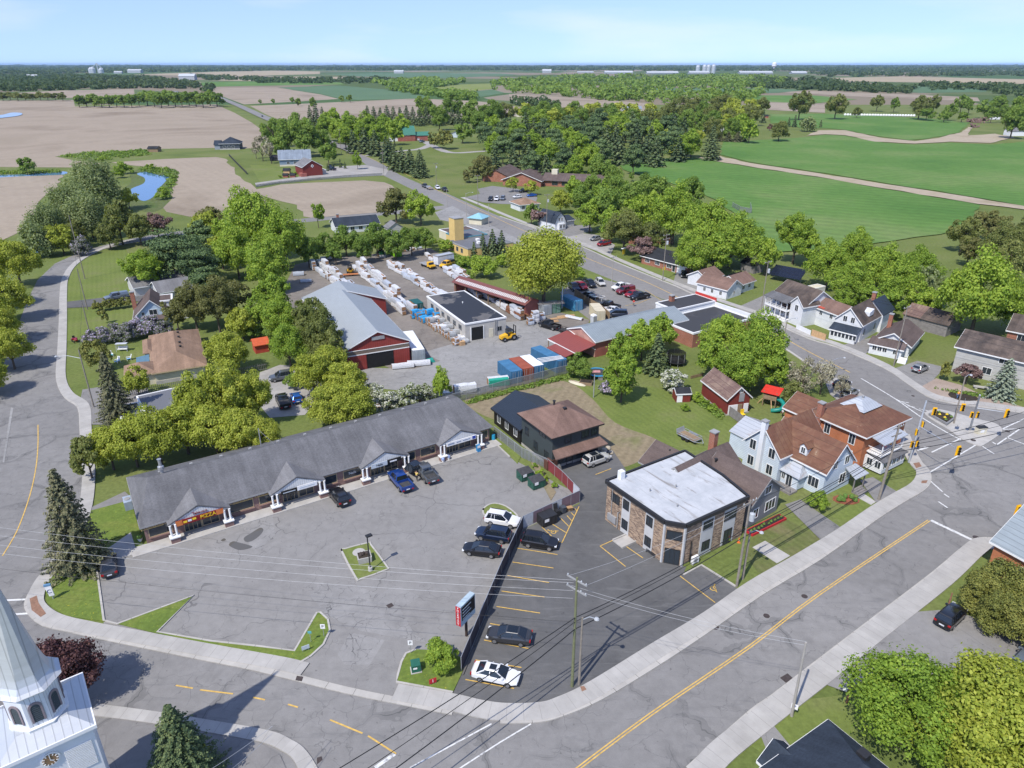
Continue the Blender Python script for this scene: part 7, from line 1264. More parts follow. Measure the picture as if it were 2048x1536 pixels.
# ------------------------------------------------------------------ containers
def container(label,a,b,L_,m,roofm=None,dx=0,Hc=2.6,doors=True,wd=2.44):
    c=Bld('shipping_container',label,'shipping container',a,b,L=wd);x0,x1=0,wd;w=MB()
    w.box(.05,.05,.12,wd-.05,L_-.05,Hc-.05)
    n=int(L_/.28)
    for k in range(n):y=.1+k*(L_-.2)/n;w.box(.0,y,.2,.05,y+.13,Hc-.12).box(wd-.05,y,.2,wd,y+.13,Hc-.12)
    c.part('body',w,m);f=MB()
    for x in (0,wd-.1):
        for y in (0,L_-.1):f.box(x-.01,y-.01,0,x+.11,y+.11,Hc)
    for z in (0,Hc-.12):f.box(0,-.01,z,wd,.1,z+.12).box(0,L_-.1,z,wd,L_+.01,z+.12).box(-.01,0,z,.09,L_,z+.12).box(wd-.09,0,z,wd+.01,L_,z+.12)
    c.part('frame',f,m);c.box('roof',roofm or m,.08,.08,Hc-.06,wd-.08,L_-.08,Hc+.01)
    d=MB()
    for x in (.15,wd/2+.05):
        d.box(x,-.05,.15,x+wd/2-.2,.03,Hc-.15)
    dd=c.part('door',d,m);b_=MB()
    for x in (.4,.85,wd-.85,wd-.4):b_.bar((x,-.09,.15),(x,-.09,Hc-.15),.05)
    b_.build('lock_bar',M_GALV,dd);return c
CB=plain('container_blue',(.05,.155,.28),.55,0,.15,1);CB2=plain('container_light_blue',(.07,.25,.42),.55,0,.15,1);CO=plain('container_orange',(.29,.075,.04),.55,0,.15,1);CC=plain('container_cream',(.55,.49,.36),.55,0,.1,1);CG=plain('container_green',(.10,.22,.15),.55,0,.15,1);CGR=plain('container_grey',(.3,.33,.35),.55,0,.12,1);CT=plain('container_teal',(.012,.09,.085),.55,0,.12,1)
container('blue shipping container at the left end of the row by the fence',(1022,769),(1042,765),6.1,CB);container('orange shipping container between two blue ones',(1045,763),(1065,759),6.1,CO);container('blue shipping container with white junk-covered roof, right of the orange one',(1066,758),(1086,754),6.1,CB,M_TRIM);container('long blue shipping container with boards on its roof by the warehouse',(1114,747),(1132,742),9,CB);container('light blue shipping container standing against the brown board wall',(1149,623),(1164,620),6.1,CB2);container('cream shipping container with dark roof patch beside the portable toilet',(1190,643),(1212,642),6.1,CC);container('pale green shipping container with ladders on top',(1103,628),(1118,626),2.6,CG);container('grey shipping container left of the pale green one',(1087,632),(1102,629),2.6,CGR);container('dark teal steel container at the back corner of the workshop',(829,626),(848,623),4,CT,Hc=2.3);container('long white shipping container standing against the lumber barn',(826,725),(850,722),12,CGR,M_TRIM,wd=2.6)
pt=thing('portable_toilet','white portable toilet in front of the cream container','portable toilet',P(1187,648),radians(30));MB().box(-.55,-.55,.1,.55,.55,2.1).build('body',M_PANW,pt);MB().hexa([(-.6,-.6,2.1),(.6,-.6,2.1),(.6,.6,2.1),(-.6,.6,2.1)],[(-.35,-.5,2.4),(.35,-.5,2.4),(.35,.5,2.4),(-.35,.5,2.4)]).build('roof',M_TRIM,pt);MB().box(-.4,-.58,.2,.4,-.55,2.0).build('door',M_GREYTRIM,pt)
lds=MB();[lds.bar((-3.2,y,0),(3.4,y+.2,.05*i),.1) for i,y in enumerate((-.9,-.5,-.1,.4,.8))];lds.bar((-2,-1,.08),(-2,1,.1),.1).bar((2,-1,.08),(2,1,.12),.1);lo=lds.build('ladder_stack',M_GREYWOOD);lo.location=P(1101,606,2.75);lo.rotation_euler=(0,0,.12);tag(lo,'stack of old ladders lying on the green and grey containers','ladder')
bdd=MB();[bdd.bar((-2.5,y,0.06),(2.6,y*.7+.3,.06),.18,.08) for y in (-1.2,-.6,.1,.8)];bo=bdd.build('board_stack',M_TRIM);bo.location=P(1101,718,2.7);bo.rotation_euler=(0,0,.3);tag(bo,'white boards strewn over the long blue container roof','boards')
# ------------------------------------------------------------------ wrapped lumber packs
def wrapmat(name,c,txt=(.12,.12,.14),amt=.5):
    m,t,b=new(name,.45,0,.4);o=objc(t);n=noise(t,mapping(t,o,(0,0,0),(2.2,3,3)),1.6,5,.65)
    c0=ramp(t,n,[(.3,shade(c,.72)),(.65,c)]);lines=math_(t,'GREATER_THAN',noise(t,mapping(t,o,(0,0,0),(6,3,14)),1,2,.5),.64)
    setc(t,b,mix(t,math_(t,'MULTIPLY',lines,amt),c0,txt));bump(t,b,n,.6,.08);MATS[name]=m;return m
WR=[wrapmat('white_lumber_wrap',(.66,.67,.69)),wrapmat('printed_lumber_wrap',(.62,.63,.66),(.2,.2,.24),.8),wrapmat('grey_lumber_wrap',(.46,.5,.56),(.3,.3,.35),.5)]
WB=wrapmat('blue_shingle_wrap',(.03,.33,.66),(.6,.65,.7),.35);WC=wrapmat('clear_shrink_wrap',(.42,.43,.43),(.7,.7,.7),.5)
M_ENDS=brick('board_ends',(.42,.25,.13),(.30,.16,.08),(.08,.05,.03),3,.4,.2);M_BRNW=plain('brown_decking',(.20,.085,.045),.8,0,.25,2)
PK={}
def packmesh(l,w,h,wi,exposed):
    k=(l,w,h,wi,exposed)
    if k not in PK:
        j=lambda s:R.uniform(-s,s);mb=MB();rings=[]
        n=4
        for i in range(n+1):
            x=-l/2+l*i/n;dz=j(.05);dy=j(.04)
            rings.append([(x,-w/2+dy,.12),(x,-w/2+dy-.02,h*.6),(x,-w/2+.06+dy,h+dz),(x,w/2-.06+dy,h+dz+j(.05)),(x,w/2+dy,h*.6),(x,w/2+dy,.12)])
        a=mb.loft(rings).build('wrap',WR[wi] if wi<3 else WB if wi==3 else WC if wi==4 else M_BRNW)
        b=MB().box(-l/2-.06,-w/2+.09,.14,l/2+.06,w/2-.09,h-.1)
        if exposed:b.box(-l*.3,-w/2-.07,.16,l*.2,-w/2+.12,h*.7).box(-l*.35,-w*.2,h-.2,l*.25,w*.1,h+.1)
        b=b.build('board_ends',M_ENDS);s=MB().box(-l*.3,-w/2,0,-l*.3+.1,w/2,.12).box(l*.3,-w/2,0,l*.3+.1,w/2,.12).build('skid',M_WOOD)
        for o in (a,b,s):COL.objects.unlink(o)
        PK[k]=[o.data for o in (a,b,s)]
    return PK[k]
def pack(label,group,p,rz,l=4.2,w=1.15,h=.9,wi=0,ex=0,z=0,name='lumber_pack',cat='lumber pack'):
    t=thing(name,label,cat,p+Vector((0,0,z+.09)),rz,group)
    for n,me in zip(('wrap','board_ends','skid'),packmesh(l,w,h,wi,ex)):link(bpy.data.objects.new(n,me),t)
RZ=radians(120)
def row(label,group,a,b,n,cols=1,spread=1.6,l=4.2,h=.9,tiers=(1,2),blue=False,wis=(0,0,1,2),jit=.12,rz=RZ):
    A,Bq=P(*a),P(*b);d=Bq-A;s=Vector((-d.y,d.x,0)).normalized()
    for k in range(n):
        for c in range(cols):
            p=A+d*((k+R.uniform(-.15,.15))/max(1,n-1))+s*((c-(cols-1)/2)*spread+R.uniform(-.2,.2))
            zz=0;r_=rz+R.uniform(-jit,jit)
            for t in range(R.randint(*tiers)):
                hh=R.choice((h*.7,h,h));pack(label,group,p,r_+R.uniform(-.04,.04),R.choice((l,l*.85)),1.15,round(hh,2),R.choice(wis),R.choice((0,0,1)),zz);zz+=round(hh,2)+.02
row('white wrapped lumber pack in the row nearest the lumber barn','lumber packs behind the barn',(636,538),(704,584),10,2,2.2,4.4,1.1,(1,3))
row('white wrapped lumber pack in the long double row across the yard','lumber packs in the double row',(720,537),(814,624),12,2,2.5,4.8,1.05,(1,3))
row('white wrapped lumber pack in the middle row behind the workshop','lumber packs in the middle row',(785,534),(890,598),11,2,1.9,4.4,.95,(1,2))
row('white wrapped lumber pack in the row beside the open shed','lumber packs by the shed front',(900,545),(962,592),8,2,1.8,3.8,1.0,(1,3))
row('lumber pack stored under the maroon shed roof','lumber packs under the shed',(967,586),(1043,636),10,2,1.8,3.4,.9,(1,3),wis=(0,1,2,5))
row('long white pack laid along the barn side','packs along the barn wall',(770,640),(826,706),5,1,1,4.6,.6,(1,2),jit=.02)
row('bright blue wrapped shingle stack at the workshop wall','blue stacks at the workshop',(836,634),(868,646),5,2,2.0,1.9,1.2,(1,2),wis=(3,),rz=.5)
row('shrink wrapped pallet in the jumble along the workshop wall','pallets along the workshop wall',(866,648),(922,688),11,2,1.7,1.7,1.0,(1,2),wis=(4,4,0),rz=.5)
row('white wrapped pack along the hedge at the back of the yard','packs at the back of the yard',(632,523),(668,516),3,1,1,3.5,.8,(1,1),rz=.2);row('white wrapped bundle in the back corner beyond the skip','bundles beyond the skip',(808,503),(836,498),4,1,1,2.5,.8,(1,1),rz=.3)
row('white wrapped pack standing by the box trailer','packs by the box trailer',(857,514),(866,522),2,1,1,3.5,1.0,(1,1));row('pale wrapped bundle in the shade left of the lumber rows','bundles left of the rows',(600,553),(612,566),2,1,1,3.6,1.0,(1,1),wis=(2,0),rz=.2)
row('white wrapped stack beside the end of the maroon shed','white stacks by the shed end',(1058,650),(1080,640),3,1,1,1.8,1.0,(2,3),wis=(1,2),rz=.4);row('wrapped bundle stacked behind the shops along the hedge','bundles behind the strip mall',(765,815),(880,795),6,1,1,3.8,.9,(1,1),wis=(0,2,4),rz=.2)
pack('white wrapped pack lying in front of the barn door, left one',None,P(806,736),.25,4.4,1.2,.9,0);pack('white wrapped pack lying in front of the barn door, right one',None,P(838,731),.2,4.6,1.2,.9,0,0);pack('silver tarped pack left of the barn door',None,P(718,756),-.9,4.0,1.8,.5,4);pack('large white pack behind the hedge beside the fence',None,P(930,785),.3,4.2,1.4,1.6,0);pack('white pack with green side next to the blue container',None,P(996,768),.25,4.0,1.3,1.4,0);pack('long white bundle lying in front of the light blue container',None,P(1148,638),-.6,4.6,1.0,.5,0)
grn=MB().box(-2.05,-.7,.2,2.05,-.66,1.1).box(-1.9,-.72,1.1,1.9,.3,1.5).build('green_tarp',plain('tarp_green',(.02,.3,.2),.6));grn.location=P(997,771);grn.rotation_euler=(0,0,.25);tag(grn,'bright green tarp over the pack next to the blue container','tarp')
trp=MB().hexa([(-1,-.6,0),(1,-.6,0),(1,.6,0),(-1,.6,0)],[(-.7,-.4,.7),(.6,-.5,.5),(.7,.4,.8),(-.6,.5,.6)]).build('tarp_heap',plain('tarp_teal',(.02,.25,.2),.7));trp.location=P(860,724);trp.rotation_euler=(0,0,.4);tag(trp,'crumpled teal tarp at the right end of the barn front','tarp')
for k,(u,v,r_) in enumerate(((1100,645,.35),(1118,637,.3),(1132,633,.2))):
    o=MB();[o.bar((-2.2,y,.08),(2.2,y+.1,.08+.1*i),.22,.1) for i,y in enumerate((-.3,0,.3))];o=o.build('board_pile',M_NEWWOOD);o.location=P(u,v,.1);o.rotation_euler=(0,0,r_);tag(o,'loose pile of brown boards behind the black pickup','lumber pile','loose boards in the yard')
bkp=thing('pallet_stack','stack of wooden pallets at the workshop corner','pallet',P(924,690),.45);[MB().box(-.6,-.5,.14*k,.6,.5,.14*k+.1).build('pallet_deck',M_NEWWOOD,bkp) for k in range(7)]
stk=thing('shingle_stack','stack of orange-brown shingles beside the open shed','shingle stack',P(1027,607),.5);[MB().box(-1.6,-.9,.15*k,1.6,.9,.15*k+.13).build('bundle',M_BRNW,stk) for k in range(4)]
# ------------------------------------------------------------------ utility poles, lamps, wires, signals
M_POLE=plain('grey_wood_pole',(.22,.195,.165),.9,0,.2,2);M_POLEG=plain('green_treated_pole',(.15,.16,.085),.9,0,.15,2);M_CPOLE=plain('concrete_pole',(.33,.31,.28),.9,0,.1,2);M_RPOLE=plain('rusty_pole',(.26,.12,.08),.9,0,.3,6);M_WIREB=plain('black_cable',(.012,.012,.013),.6);M_WIREW=plain('bare_aluminium_wire',(.34,.35,.36),.5,0);M_INS=plain('grey_insulator',(.4,.42,.44),.4)
POLES={}
def pole(key,label,base,top,m=M_POLE,arms=1,lamp=None,tf=False,lean=None,name='utility_pole',cat='utility pole',r=.16,armdir=.55):
    b=P(*base);h=top_h(base[0],base[1],top[1]) if lean is None else lean;tp=P(top[0],top[1],h) if lean else Vector((b.x,b.y,h))
    t=thing(name,label,cat,b);q=tp-b;MB().tube([(0,0,0),q],[r,r*.65],8).build('pole',m,t);POLES[key]=(b,tp)
    ax=Vector((cos(armdir),sin(armdir),0))
    for k in range(arms):
        z=-.35-1.1*k;c=q*(1+z/q.length);MB().bar(c-ax*1.15,c+ax*1.15,.12).build('crossarm',M_GREYTRIM if m is not M_POLE else m,t)
        [MB().lathe([(.05,0),(.08,.12),(.03,.22)],6,tuple(c+ax*s+Vector((0,0,.06)))).build('insulator',M_INS,t) for s in (-1.05,0.5,1.05)]
    if tf:c=q*.82;MB().lathe([(.02,-.5),(.3,-.48),(.3,.45),(.1,.55)],12,(c.x+.42,c.y-.1,c.z)).build('transformer',M_INS,t)
    if lamp:
        c=q*(lamp[2] if len(lamp)>2 else .97);e=c+Vector((lamp[0],lamp[1],.35));MB().tube([c,(c+e)/2+Vector((0,0,.3)),e],.045,6).build('lamp_arm',M_GALV,t);MB().loft([[(e.x+s*cos(k*pi/4),e.y+s*sin(k*pi/4),e.z+z) for k in range(8)] for s,z in ((.1,-.1),(.26,-.04),(.2,.1),(.05,.14))]).build('lamp_head',M_INS,t)
    return t
pole('A','tall green-tinted utility pole with white crossarms at the street corner of the black lot',(1144,1373),(1150,1155),M_POLEG,2,armdir=-.75);pole('A2','shorter grey pole with cobra lamp right beside the green-tinted pole',(1158,1369),(1170,1235),M_POLE,0,(1.3,-.3),r=.14);pole('B','tall utility pole with grey transformer in front of the brick block',(1473,1173),(1492,1000),M_POLE,1,None,True,armdir=.6);pole('B2','short dark pole standing just right of the transformer pole',(1485,1158),(1508,1062),M_POLE,0,(1.1,-.5));pole('C','leaning weathered utility pole before the blue house',(1757,1000),(1799,850),M_POLE,2,lean=11.5,r=.2)
pole('D','leaning concrete lamp post on the far sidewalk of the diagonal street',(1583,1432),(1612,1285),M_CPOLE,0,lean=9.2,name='concrete_post',r=.15);pole('E','short rusty pole beside the round maple',(1693,1405),(1707,1322),M_RPOLE,0,r=.1,name='rusty_pole',cat='pole');pole('F','rusty stub pole in front of the olive hedge',(1896,1213),(1904,1186),M_RPOLE,0,r=.1,name='rusty_pole',cat='pole')
for key,lab,b,t_,kw in (('G','tall utility pole before the brown roofed bungalow',(1787,732),(1797,612),{}),('H','utility pole with two transformers by the brick bungalow',(1325,562),(1327,468),dict(tf=True,arms=2)),('I','grey utility pole on the roadside by the store lot',(1223,576),(1223,512),dict(arms=1)),('J','utility pole before the gambrel house with street lamp',(1093,462),(1089,388),dict(tf=True,lamp=(-3.5,-1.0,.5))),('K','utility pole by the care home entrance',(956,411),(952,350),dict()),('L','street lamp pole opposite the care home drive',(933,433),(930,386),dict(arms=0,lamp=(2.6,1,.97))),('M','thin pole between the teal kiosk and the main road',(978,454),(975,408),dict(arms=0)),('N','pole left of the road below the parked cars',(894,414),(891,378),dict(arms=0)),('O','utility pole with transformer beyond the parked cars',(873,370),(872,326),dict(tf=True)),('Q','utility pole before the row of spruces',(812,347),(809,306),dict()),('S','leaning pole beside the farm drive junction',(768,353),(760,284),dict()),('T','pole by the bend of the far main road',(722,303),(720,268),dict(arms=0)),('U','left pole of the pair by the bend',(711,303),(710,276),dict(arms=0)),('V','pole in front of the tall trees by the farmhouse',(683,309),(678,258),dict()),('X','pole on the long lawn of the left street',(170,558),(150,430),dict(arms=0)),('Y','pole at the end of the black driveway',(175,619),(159,538),dict(arms=0)),('Z','pole in front of the lilac hedge',(180,668),(163,604),dict(arms=0)),('AA','street lamp pole reaching over the left street',(188,815),(176,700),dict(arms=0,lamp=(-4.2,0,.86))),('AB','lone pole on the dirt strip by the tilled field',(472,440),(468,408),dict(arms=0)),('AC','street lamp pole by the porch house',(1565,695),(1562,640),dict(arms=0,lamp=(2.4,1.0,.95))),('AD','street lamp pole on the road edge by the bare tree',(1655,752),(1651,722),dict(arms=0,lamp=(3.2,1.2,.95))),('AE','slender lamp pole beside the traffic island planter',(1907,848),(1931,752),dict(arms=0,lamp=(1.0,.2,.97),lean=8.5)),('AF','utility pole by the solar roofed cottage',(1521,628),(1528,522),dict(tf=True))):
    pole(key,lab,b,t_,kw.pop('m',M_POLE if key not in 'LMNI' else M_CPOLE),**kw,r=.14)
def wire(label,group,a,b,r=.02,m=M_WIREB,sag=.6,name='overhead_wire'):
    a,b=Vector(a),Vector(b);pts=[a.lerp(b,k/10)-Vector((0,0,sag*4*(k/10)*(1-k/10))) for k in range(11)]
    o=MB().tube([p-a for p in pts],r,4).build(name,m);o.location=a;return tag(o,label,'wire',group)
tA,tB,tC,tG=POLES['A'][1],POLES['B'][1],POLES['C'][1],POLES['G'][1]
for k,(vl,dz) in enumerate(((1048,-.3),(1066,-.6),(1085,-1.5),(1102,-2.4))):wire('pale wire crossing above the mall lot to the corner pole','pale wires above the mall lot',P(-160,vl-14,11.5),tA+Vector((-.3,0,dz)),.013,M_WIREW,.8)
wire('thin dark wire crossing low above the mall lot',None,P(-160,1128-10,9.5),POLES['A2'][1]+Vector((0,0,-.6)),.018,M_WIREB,.6)
for k,(dz,r) in enumerate(((-4.6,.05),(-5.1,.035),(-6.0,.055))):
    wire('thick black cable from the corner pole towards the brick block','black cables between the two street poles',tA+Vector((.15,0,dz)),tB+Vector((0,0,dz*.82)),r,M_WIREB,.45);wire('thick black cable from the transformer pole to the leaning pole','black cables before the blue house',tB+Vector((0,0,dz*.82)),tC+Vector((0,0,dz*.7)),r,M_WIREB,.45);wire('black cable sweeping from the corner pole over the crossing to the bottom edge','black cables over the crossing',tA+Vector((.1,0,dz)),P(640+60*k,1560,7.0-.4*k),r,M_WIREB,.3)
    wire('black cable from the leaning pole across the intersection','black cables over the intersection',tC+Vector((0,0,dz*.7)),P(2120,800+18*k,8),r,M_WIREB,.5)
for s in (-1,1):wire('thin wire between the crossarms of the street poles','thin wires along the street',tA+Vector((s*.7,s*-.7,-.35)),tB+Vector((s*.9,s*.6,-.35)),.016,M_WIREW,.7);wire('thin wire from the transformer pole crossarm to the leaning pole','thin wires to the leaning pole',tB+Vector((s*.9,s*.6,-.35)),tC+Vector((s*.9,s*.6,-.35)),.016,M_WIREB,.7);wire('pale wire spanning the diagonal street to the concrete post','pale wires over the diagonal street',tA+Vector((s*.5,s*-.5,-1.3)),POLES['D'][1]+Vector((0,0,-.1-.2*s)),.016,M_WIREW,.5)
for k in range(2):wire('pale wire at the bottom left beside the steeple','pale wires by the steeple',P(660,1430+8*k,7) if 0 else P(545,1452+14*k,7),P(370+50*k,1570,9),.02,M_WIREW,.2)
for a,b in (('G','AF'),('AF','H'),('H','J'),('J','K'),('K','O'),('O','Q'),('Q','S')):
    for s in (-1,1):wire('long wire along the main road poles','wires along the main road',POLES[a][1]+Vector((s*.8,s*.4,-.3)),POLES[b][1]+Vector((s*.8,s*.4,-.3)),.02,M_WIREB,1.0)
for k in range(3):wire('black service line running to the right from the bungalow pole','service lines at the right',tG+Vector((0,0,-.4-.8*k)),P(2150,700+14*k,8),.022,M_WIREB,.6)
for a,b in (('X','Y'),('Y','Z'),('Z','AA')):wire('wire along the left street poles','wires along the left street',POLES[a][1],POLES[b][1],.02,M_WIREB,.5)
# signals
M_SIGY=plain('signal_yellow',(.75,.42,.01),.5);M_LENS=plain('signal_lens',(.02,.018,.016),.3);M_LENSR=plain('signal_red_lens',(.2,.02,.015),.3)
def head(t,c,rz,back=False,s=1.0):
    h=MB().box(-.22*s,-.14*s,-.6*s,.22*s,.1*s,.6*s).box(-.32*s,.02*s,-.7*s,.32*s,.05*s,.7*s).build('signal_head',M_SIGY,t);h.location=c;h.rotation_euler=(0,0,rz)
    for k in (-1,0,1):l=MB().lathe([(.14*s,0),(.14*s,.03)],10).lathe([(.17*s,0),(.17*s,.16),(.155*s,.16),(.155*s,.02)],10).build('lens',M_LENS,h);l.rotation_euler=(pi/2,0,0);l.location=(0,-.14*s,k*.38*s)
def sigpole(label,base,top,hgt,arm_px,zarm,heads,polem=M_GALV):
    b=P(*base);t=thing('traffic_signal',label,'traffic light',b);tp=P(top[0],top[1],hgt)-b;MB().tube([(0,0,0),tp],[.17,.13],10).build('pole',polem,t)
    if arm_px:e=P(*arm_px,zarm)-b;c=tp*(zarm/tp.z);MB().tube([c,e],[.08,.05],6).build('mast_arm',polem,t);head(t,e+Vector((0,0,-.2)),.3,s=1.15)
    for dx,dy,z,rz in heads:head(t,tp*(z/tp.z)+Vector((dx,dy,0)),rz,s=.8)
    return t
sigpole('signal pole with mast arm at the brick house corner',(1817,925),(1853,801),9.5,(1917,899),5.6,[(.35,-.1,5.9,1.3),(-.35,-.2,4.8,1.3),(-.4,-.2,2.9,0),(.45,0,2.9,.6)]);sigpole('signal pole with mast arm on the concrete island',(1939,861),(1960,790),8.6,(2014,825),5.6,[(-.45,-.1,4.0,-.3),(.45,-.1,4.0,.4)]);sigpole('signal pole reaching in from the right edge above the corner brick house',(2075,1095),(2085,1000),7.5,(2036,1018),5.6,[])
for u,v,lab in ((1869,823,'yellow traffic light hanging over the island planter'),(1926,815,'yellow traffic light hanging beside the slender lamp pole')):
    t=thing('traffic_signal',lab,'traffic light',P(u,v,5.6));head(t,(0,0,0),-.2,s=1.0);MB().bar((0,0,.7),(0,0,1.6),.04).build('hanger',M_GALV,t)
wire('sagging span wire carrying the hanging traffic lights',None,P(1853,801,9.3),P(1955,808,7.6),.025,M_WIREB,.5)
# small remaining things
rbd=thing('flower_bed_box','raised flower bed edged with red timber before the grey gabled house','planter',P(1532,1052),radians(33));MB().box(-3.4,-.6,0,3.4,-.48,.35).box(-3.4,.48,0,3.4,.6,.35).box(-3.4,-.48,0,-3.28,.48,.35).box(3.28,-.48,0,3.4,.48,.35).build('timber_edge',T_RED,rbd);MB().box(-3.28,-.48,0,3.28,.48,.28).build('soil',M_MULCH,rbd)
for k in range(10):MB().lathe([(.03,0),(.22,.12),(.04,.4)],6,(-3+.66*k,R.uniform(-.25,.25),.28)).build('plant',M_GRNP,rbd)
mb2=thing('garden_bed','red mulched garden bed with shrubs beside the blue house','garden bed',P(1692,1000));MB().prism([(1.9*cos(k*.628),1.2*sin(k*.628)) for k in range(10)],0,.1).build('red_mulch',plain('red_mulch',(.22,.075,.04),.95,0,.3,5),mb2)
for k in range(7):MB().lathe([(.05,0),(.38,.2),(.3,.5),(.04,.7)],7,(R.uniform(-1.3,1.3),R.uniform(-.7,.7),.1)).build('shrub',M_GRNP,mb2)
acu=thing('air_conditioner','blue-grey air conditioner at the left end wall of the mall','air conditioner',P(258,1014,.12),radians(32));MB().box(-.5,-.9,0,.5,.9,1.3).build('cabinet',plain('blue_grey_metal',(.3,.36,.44),.5),acu);MB().lathe([(.4,0),(.4,.08),(.1,.1)],12,(0,0,1.3)).build('fan_grille',M_GREYTRIM,acu)
pot('white pot on the lawn at the mall corner',281,1082,T_WHT,M_GRNP,1.2,.12)
for u,v,w,h_,m_,lab in ((296,304,7,3.2,M_WOOD,'lonely dark hut on the green strip between the tilled fields'),(567,347,3.4,2.4,M_NEWWOOD,'orange wooden hut with dark roof left of the carriage barn'),(566,355,2.6,1.8,M_REDW,'small red hen house by the drive, left one'),(580,355,2.6,1.8,M_REDW,'small red hen house by the drive, right one'),(540,322,8,3,M_BLKTRIM,'black shed left of the blue-grey farmhouse'),(1526,236,6,3,M_REDW,'tiny red shed behind the dark conifers of the far lane')):
    b_=Bld('hut',lab,'shed',(u,v),(u+5,v),4,L=w);b_.block(0,0,w,w*.8,h_*.7,m_,M_SH_BLK,'gx',h_*.4,.3)
for k,(u,v,w) in enumerate(((1945,244,14),(1958,246,12),(1968,242,10),(1952,255,12))):
    o=MB();[o.bar((R.uniform(-w,w)*.5,R.uniform(-5,5),0),(R.uniform(-w,w)*.5,R.uniform(-5,5),R.uniform(1,4)),1.2) for _ in range(9)];o=o.build('scrap_heap',M_RUSTD);o.location=P(u,v);tag(o,'heap of old boards and scrap at the end of the field track','scrap heap','scrap heaps on the farm')
wt2=Bld('white_trailer','small white trailer on the grass near the farm scrap','trailer',(1981,240),(1993,240),4,L=10);wt2.block(0,0,10,4,2.6,M_WHITEW,M_WHITEW,'flat',.1,.05,z0=.6);wt2.part('wheel',wheel(MB(),5,-.1,.6),M_TYRE)
# ------------------------------------------------------------------ foliage
def leafmat(name,c,c2,trans=.4,clump=.5):
    m=bpy.data.materials.new(name);m.use_nodes=True;t=m.node_tree;b=t.nodes['Principled BSDF'];b.inputs['Roughness'].default_value=.65;b.inputs['Specular IOR Level'].default_value=.25
    g=nd(t,'NewGeometry');r=g.outputs['Random Per Island'];oi=nd(t,'ObjectInfo').outputs['Random']
    n=noise(t,g.outputs['Position'],clump,2)
    f=math_(t,'ADD',math_(t,'MULTIPLY',r,.55),math_(t,'ADD',math_(t,'MULTIPLY',n,.75),math_(t,'MULTIPLY',oi,.25)))
    col=ramp(t,f,[(.3,shade(c,.66)),(.68,c),(1.0,c2)]);t.links.new(col,b.inputs['Base Color'])
    tr=nd(t,'BsdfTranslucent',{'Color':mix(t,1,col,(1.3,1.25,.55),'MULTIPLY')});mx=nd(t,'MixShader',{0:trans,1:b.outputs[0],2:tr.outputs[0]})
    t.links.new(mx.outputs[0],t.nodes['Material Output'].inputs[0]);return m
M_BARK=plain('bark',(.10,.08,.062),.95,0,.25,3);M_BIRCH=plain('white_bark',(.5,.48,.44),.8,0,.2,4)
LM=dict(wood=leafmat('distant_woodland',(.062,.105,.04),(.115,.16,.06)),maple=leafmat('bright_maple_leaves',(.199,.311,.040),(.338,.438,.062)),fresh=leafmat('fresh_yellow_green_leaves',(.289,.347,.047),(.434,.466,.080)),green=leafmat('mid_green_leaves',(.15,.245,.045),(.24,.33,.065)),olive=leafmat('olive_spring_leaves',(.15,.185,.05),(.24,.26,.08)),tan=leafmat('tan_budding_leaves',(.165,.175,.058),(.26,.26,.095)),spruce=leafmat('spruce_needles',(.073,.115,.051),(.146,.183,.071),.08),cone=leafmat('brown_cone_needles',(.102,.114,.057),(.198,.187,.099),.08),bluespruce=leafmat('blue_grey_needles',(.175,.220,.161),(.280,.320,.224),.08),pine=leafmat('pine_needles',(.075,.125,.048),(.14,.2,.07),.1),willow=leafmat('willow_leaves',(.19,.25,.10),(.31,.36,.17)),copper=leafmat('copper_leaves',(.072,.031,.034),(.199,.102,.087),.2),pinkb=leafmat('dusty_copper_leaves',(.169,.102,.094),(.289,.199,.177),.2),lilac=leafmat('lilac_blossom',(.132,.162,.079),(.499,.424,.600),.2,1.2),blossom=leafmat('white_blossom_leaves',(.184,.229,.079),(.600,.600,.544),.2,1.5),cedar=leafmat('olive_cedar_foliage',(.125,.145,.032),(.22,.22,.05),.1),bare=leafmat('sparse_grey_twigs',(.261,.238,.161),(.434,.411,.296),.2))
#        ratio h/w, crown centre (fraction of height), z radius, trunk, style, material
KIND=dict(maple=(1.15,.53,.46,1,'round','maple'),fresh=(1.1,.53,.46,1,'round','fresh'),green=(1.2,.53,.47,1,'round','green'),olive=(1.2,.53,.46,1,'round','olive'),tan=(1.2,.54,.46,1,'airy','tan'),elm=(1.35,.57,.43,1,'airy','maple'),ash=(1.35,.56,.44,1,'airy','olive'),spruce=(1.9,.5,.5,1,'cone','spruce'),cone=(1.75,.5,.5,1,'cone','cone'),bluespruce=(1.5,.5,.5,1,'cone','bluespruce'),pine=(1.35,.54,.45,1,'pine','pine'),willow=(1.0,.55,.46,1,'willow','willow'),copper=(1.05,.54,.45,1,'round','copper'),pinkb=(1.0,.57,.42,1,'airy','pinkb'),lilac=(.95,.5,.5,0,'round','lilac'),blossom=(1.0,.5,.48,1,'airy','blossom'),bush=(.9,.48,.5,0,'round','maple'),dbush=(.85,.48,.5,0,'round','green'),obush=(1.0,.48,.5,0,'round','cedar'),column=(2.3,.5,.5,0,'round','cedar'),bare=(1.25,.6,.42,1,'bare','bare'),loose=(1.3,.55,.45,1,'airy','fresh'),birch=(1.7,.6,.4,2,'airy','willow'),poplar=(1.9,.55,.45,1,'round','maple'))
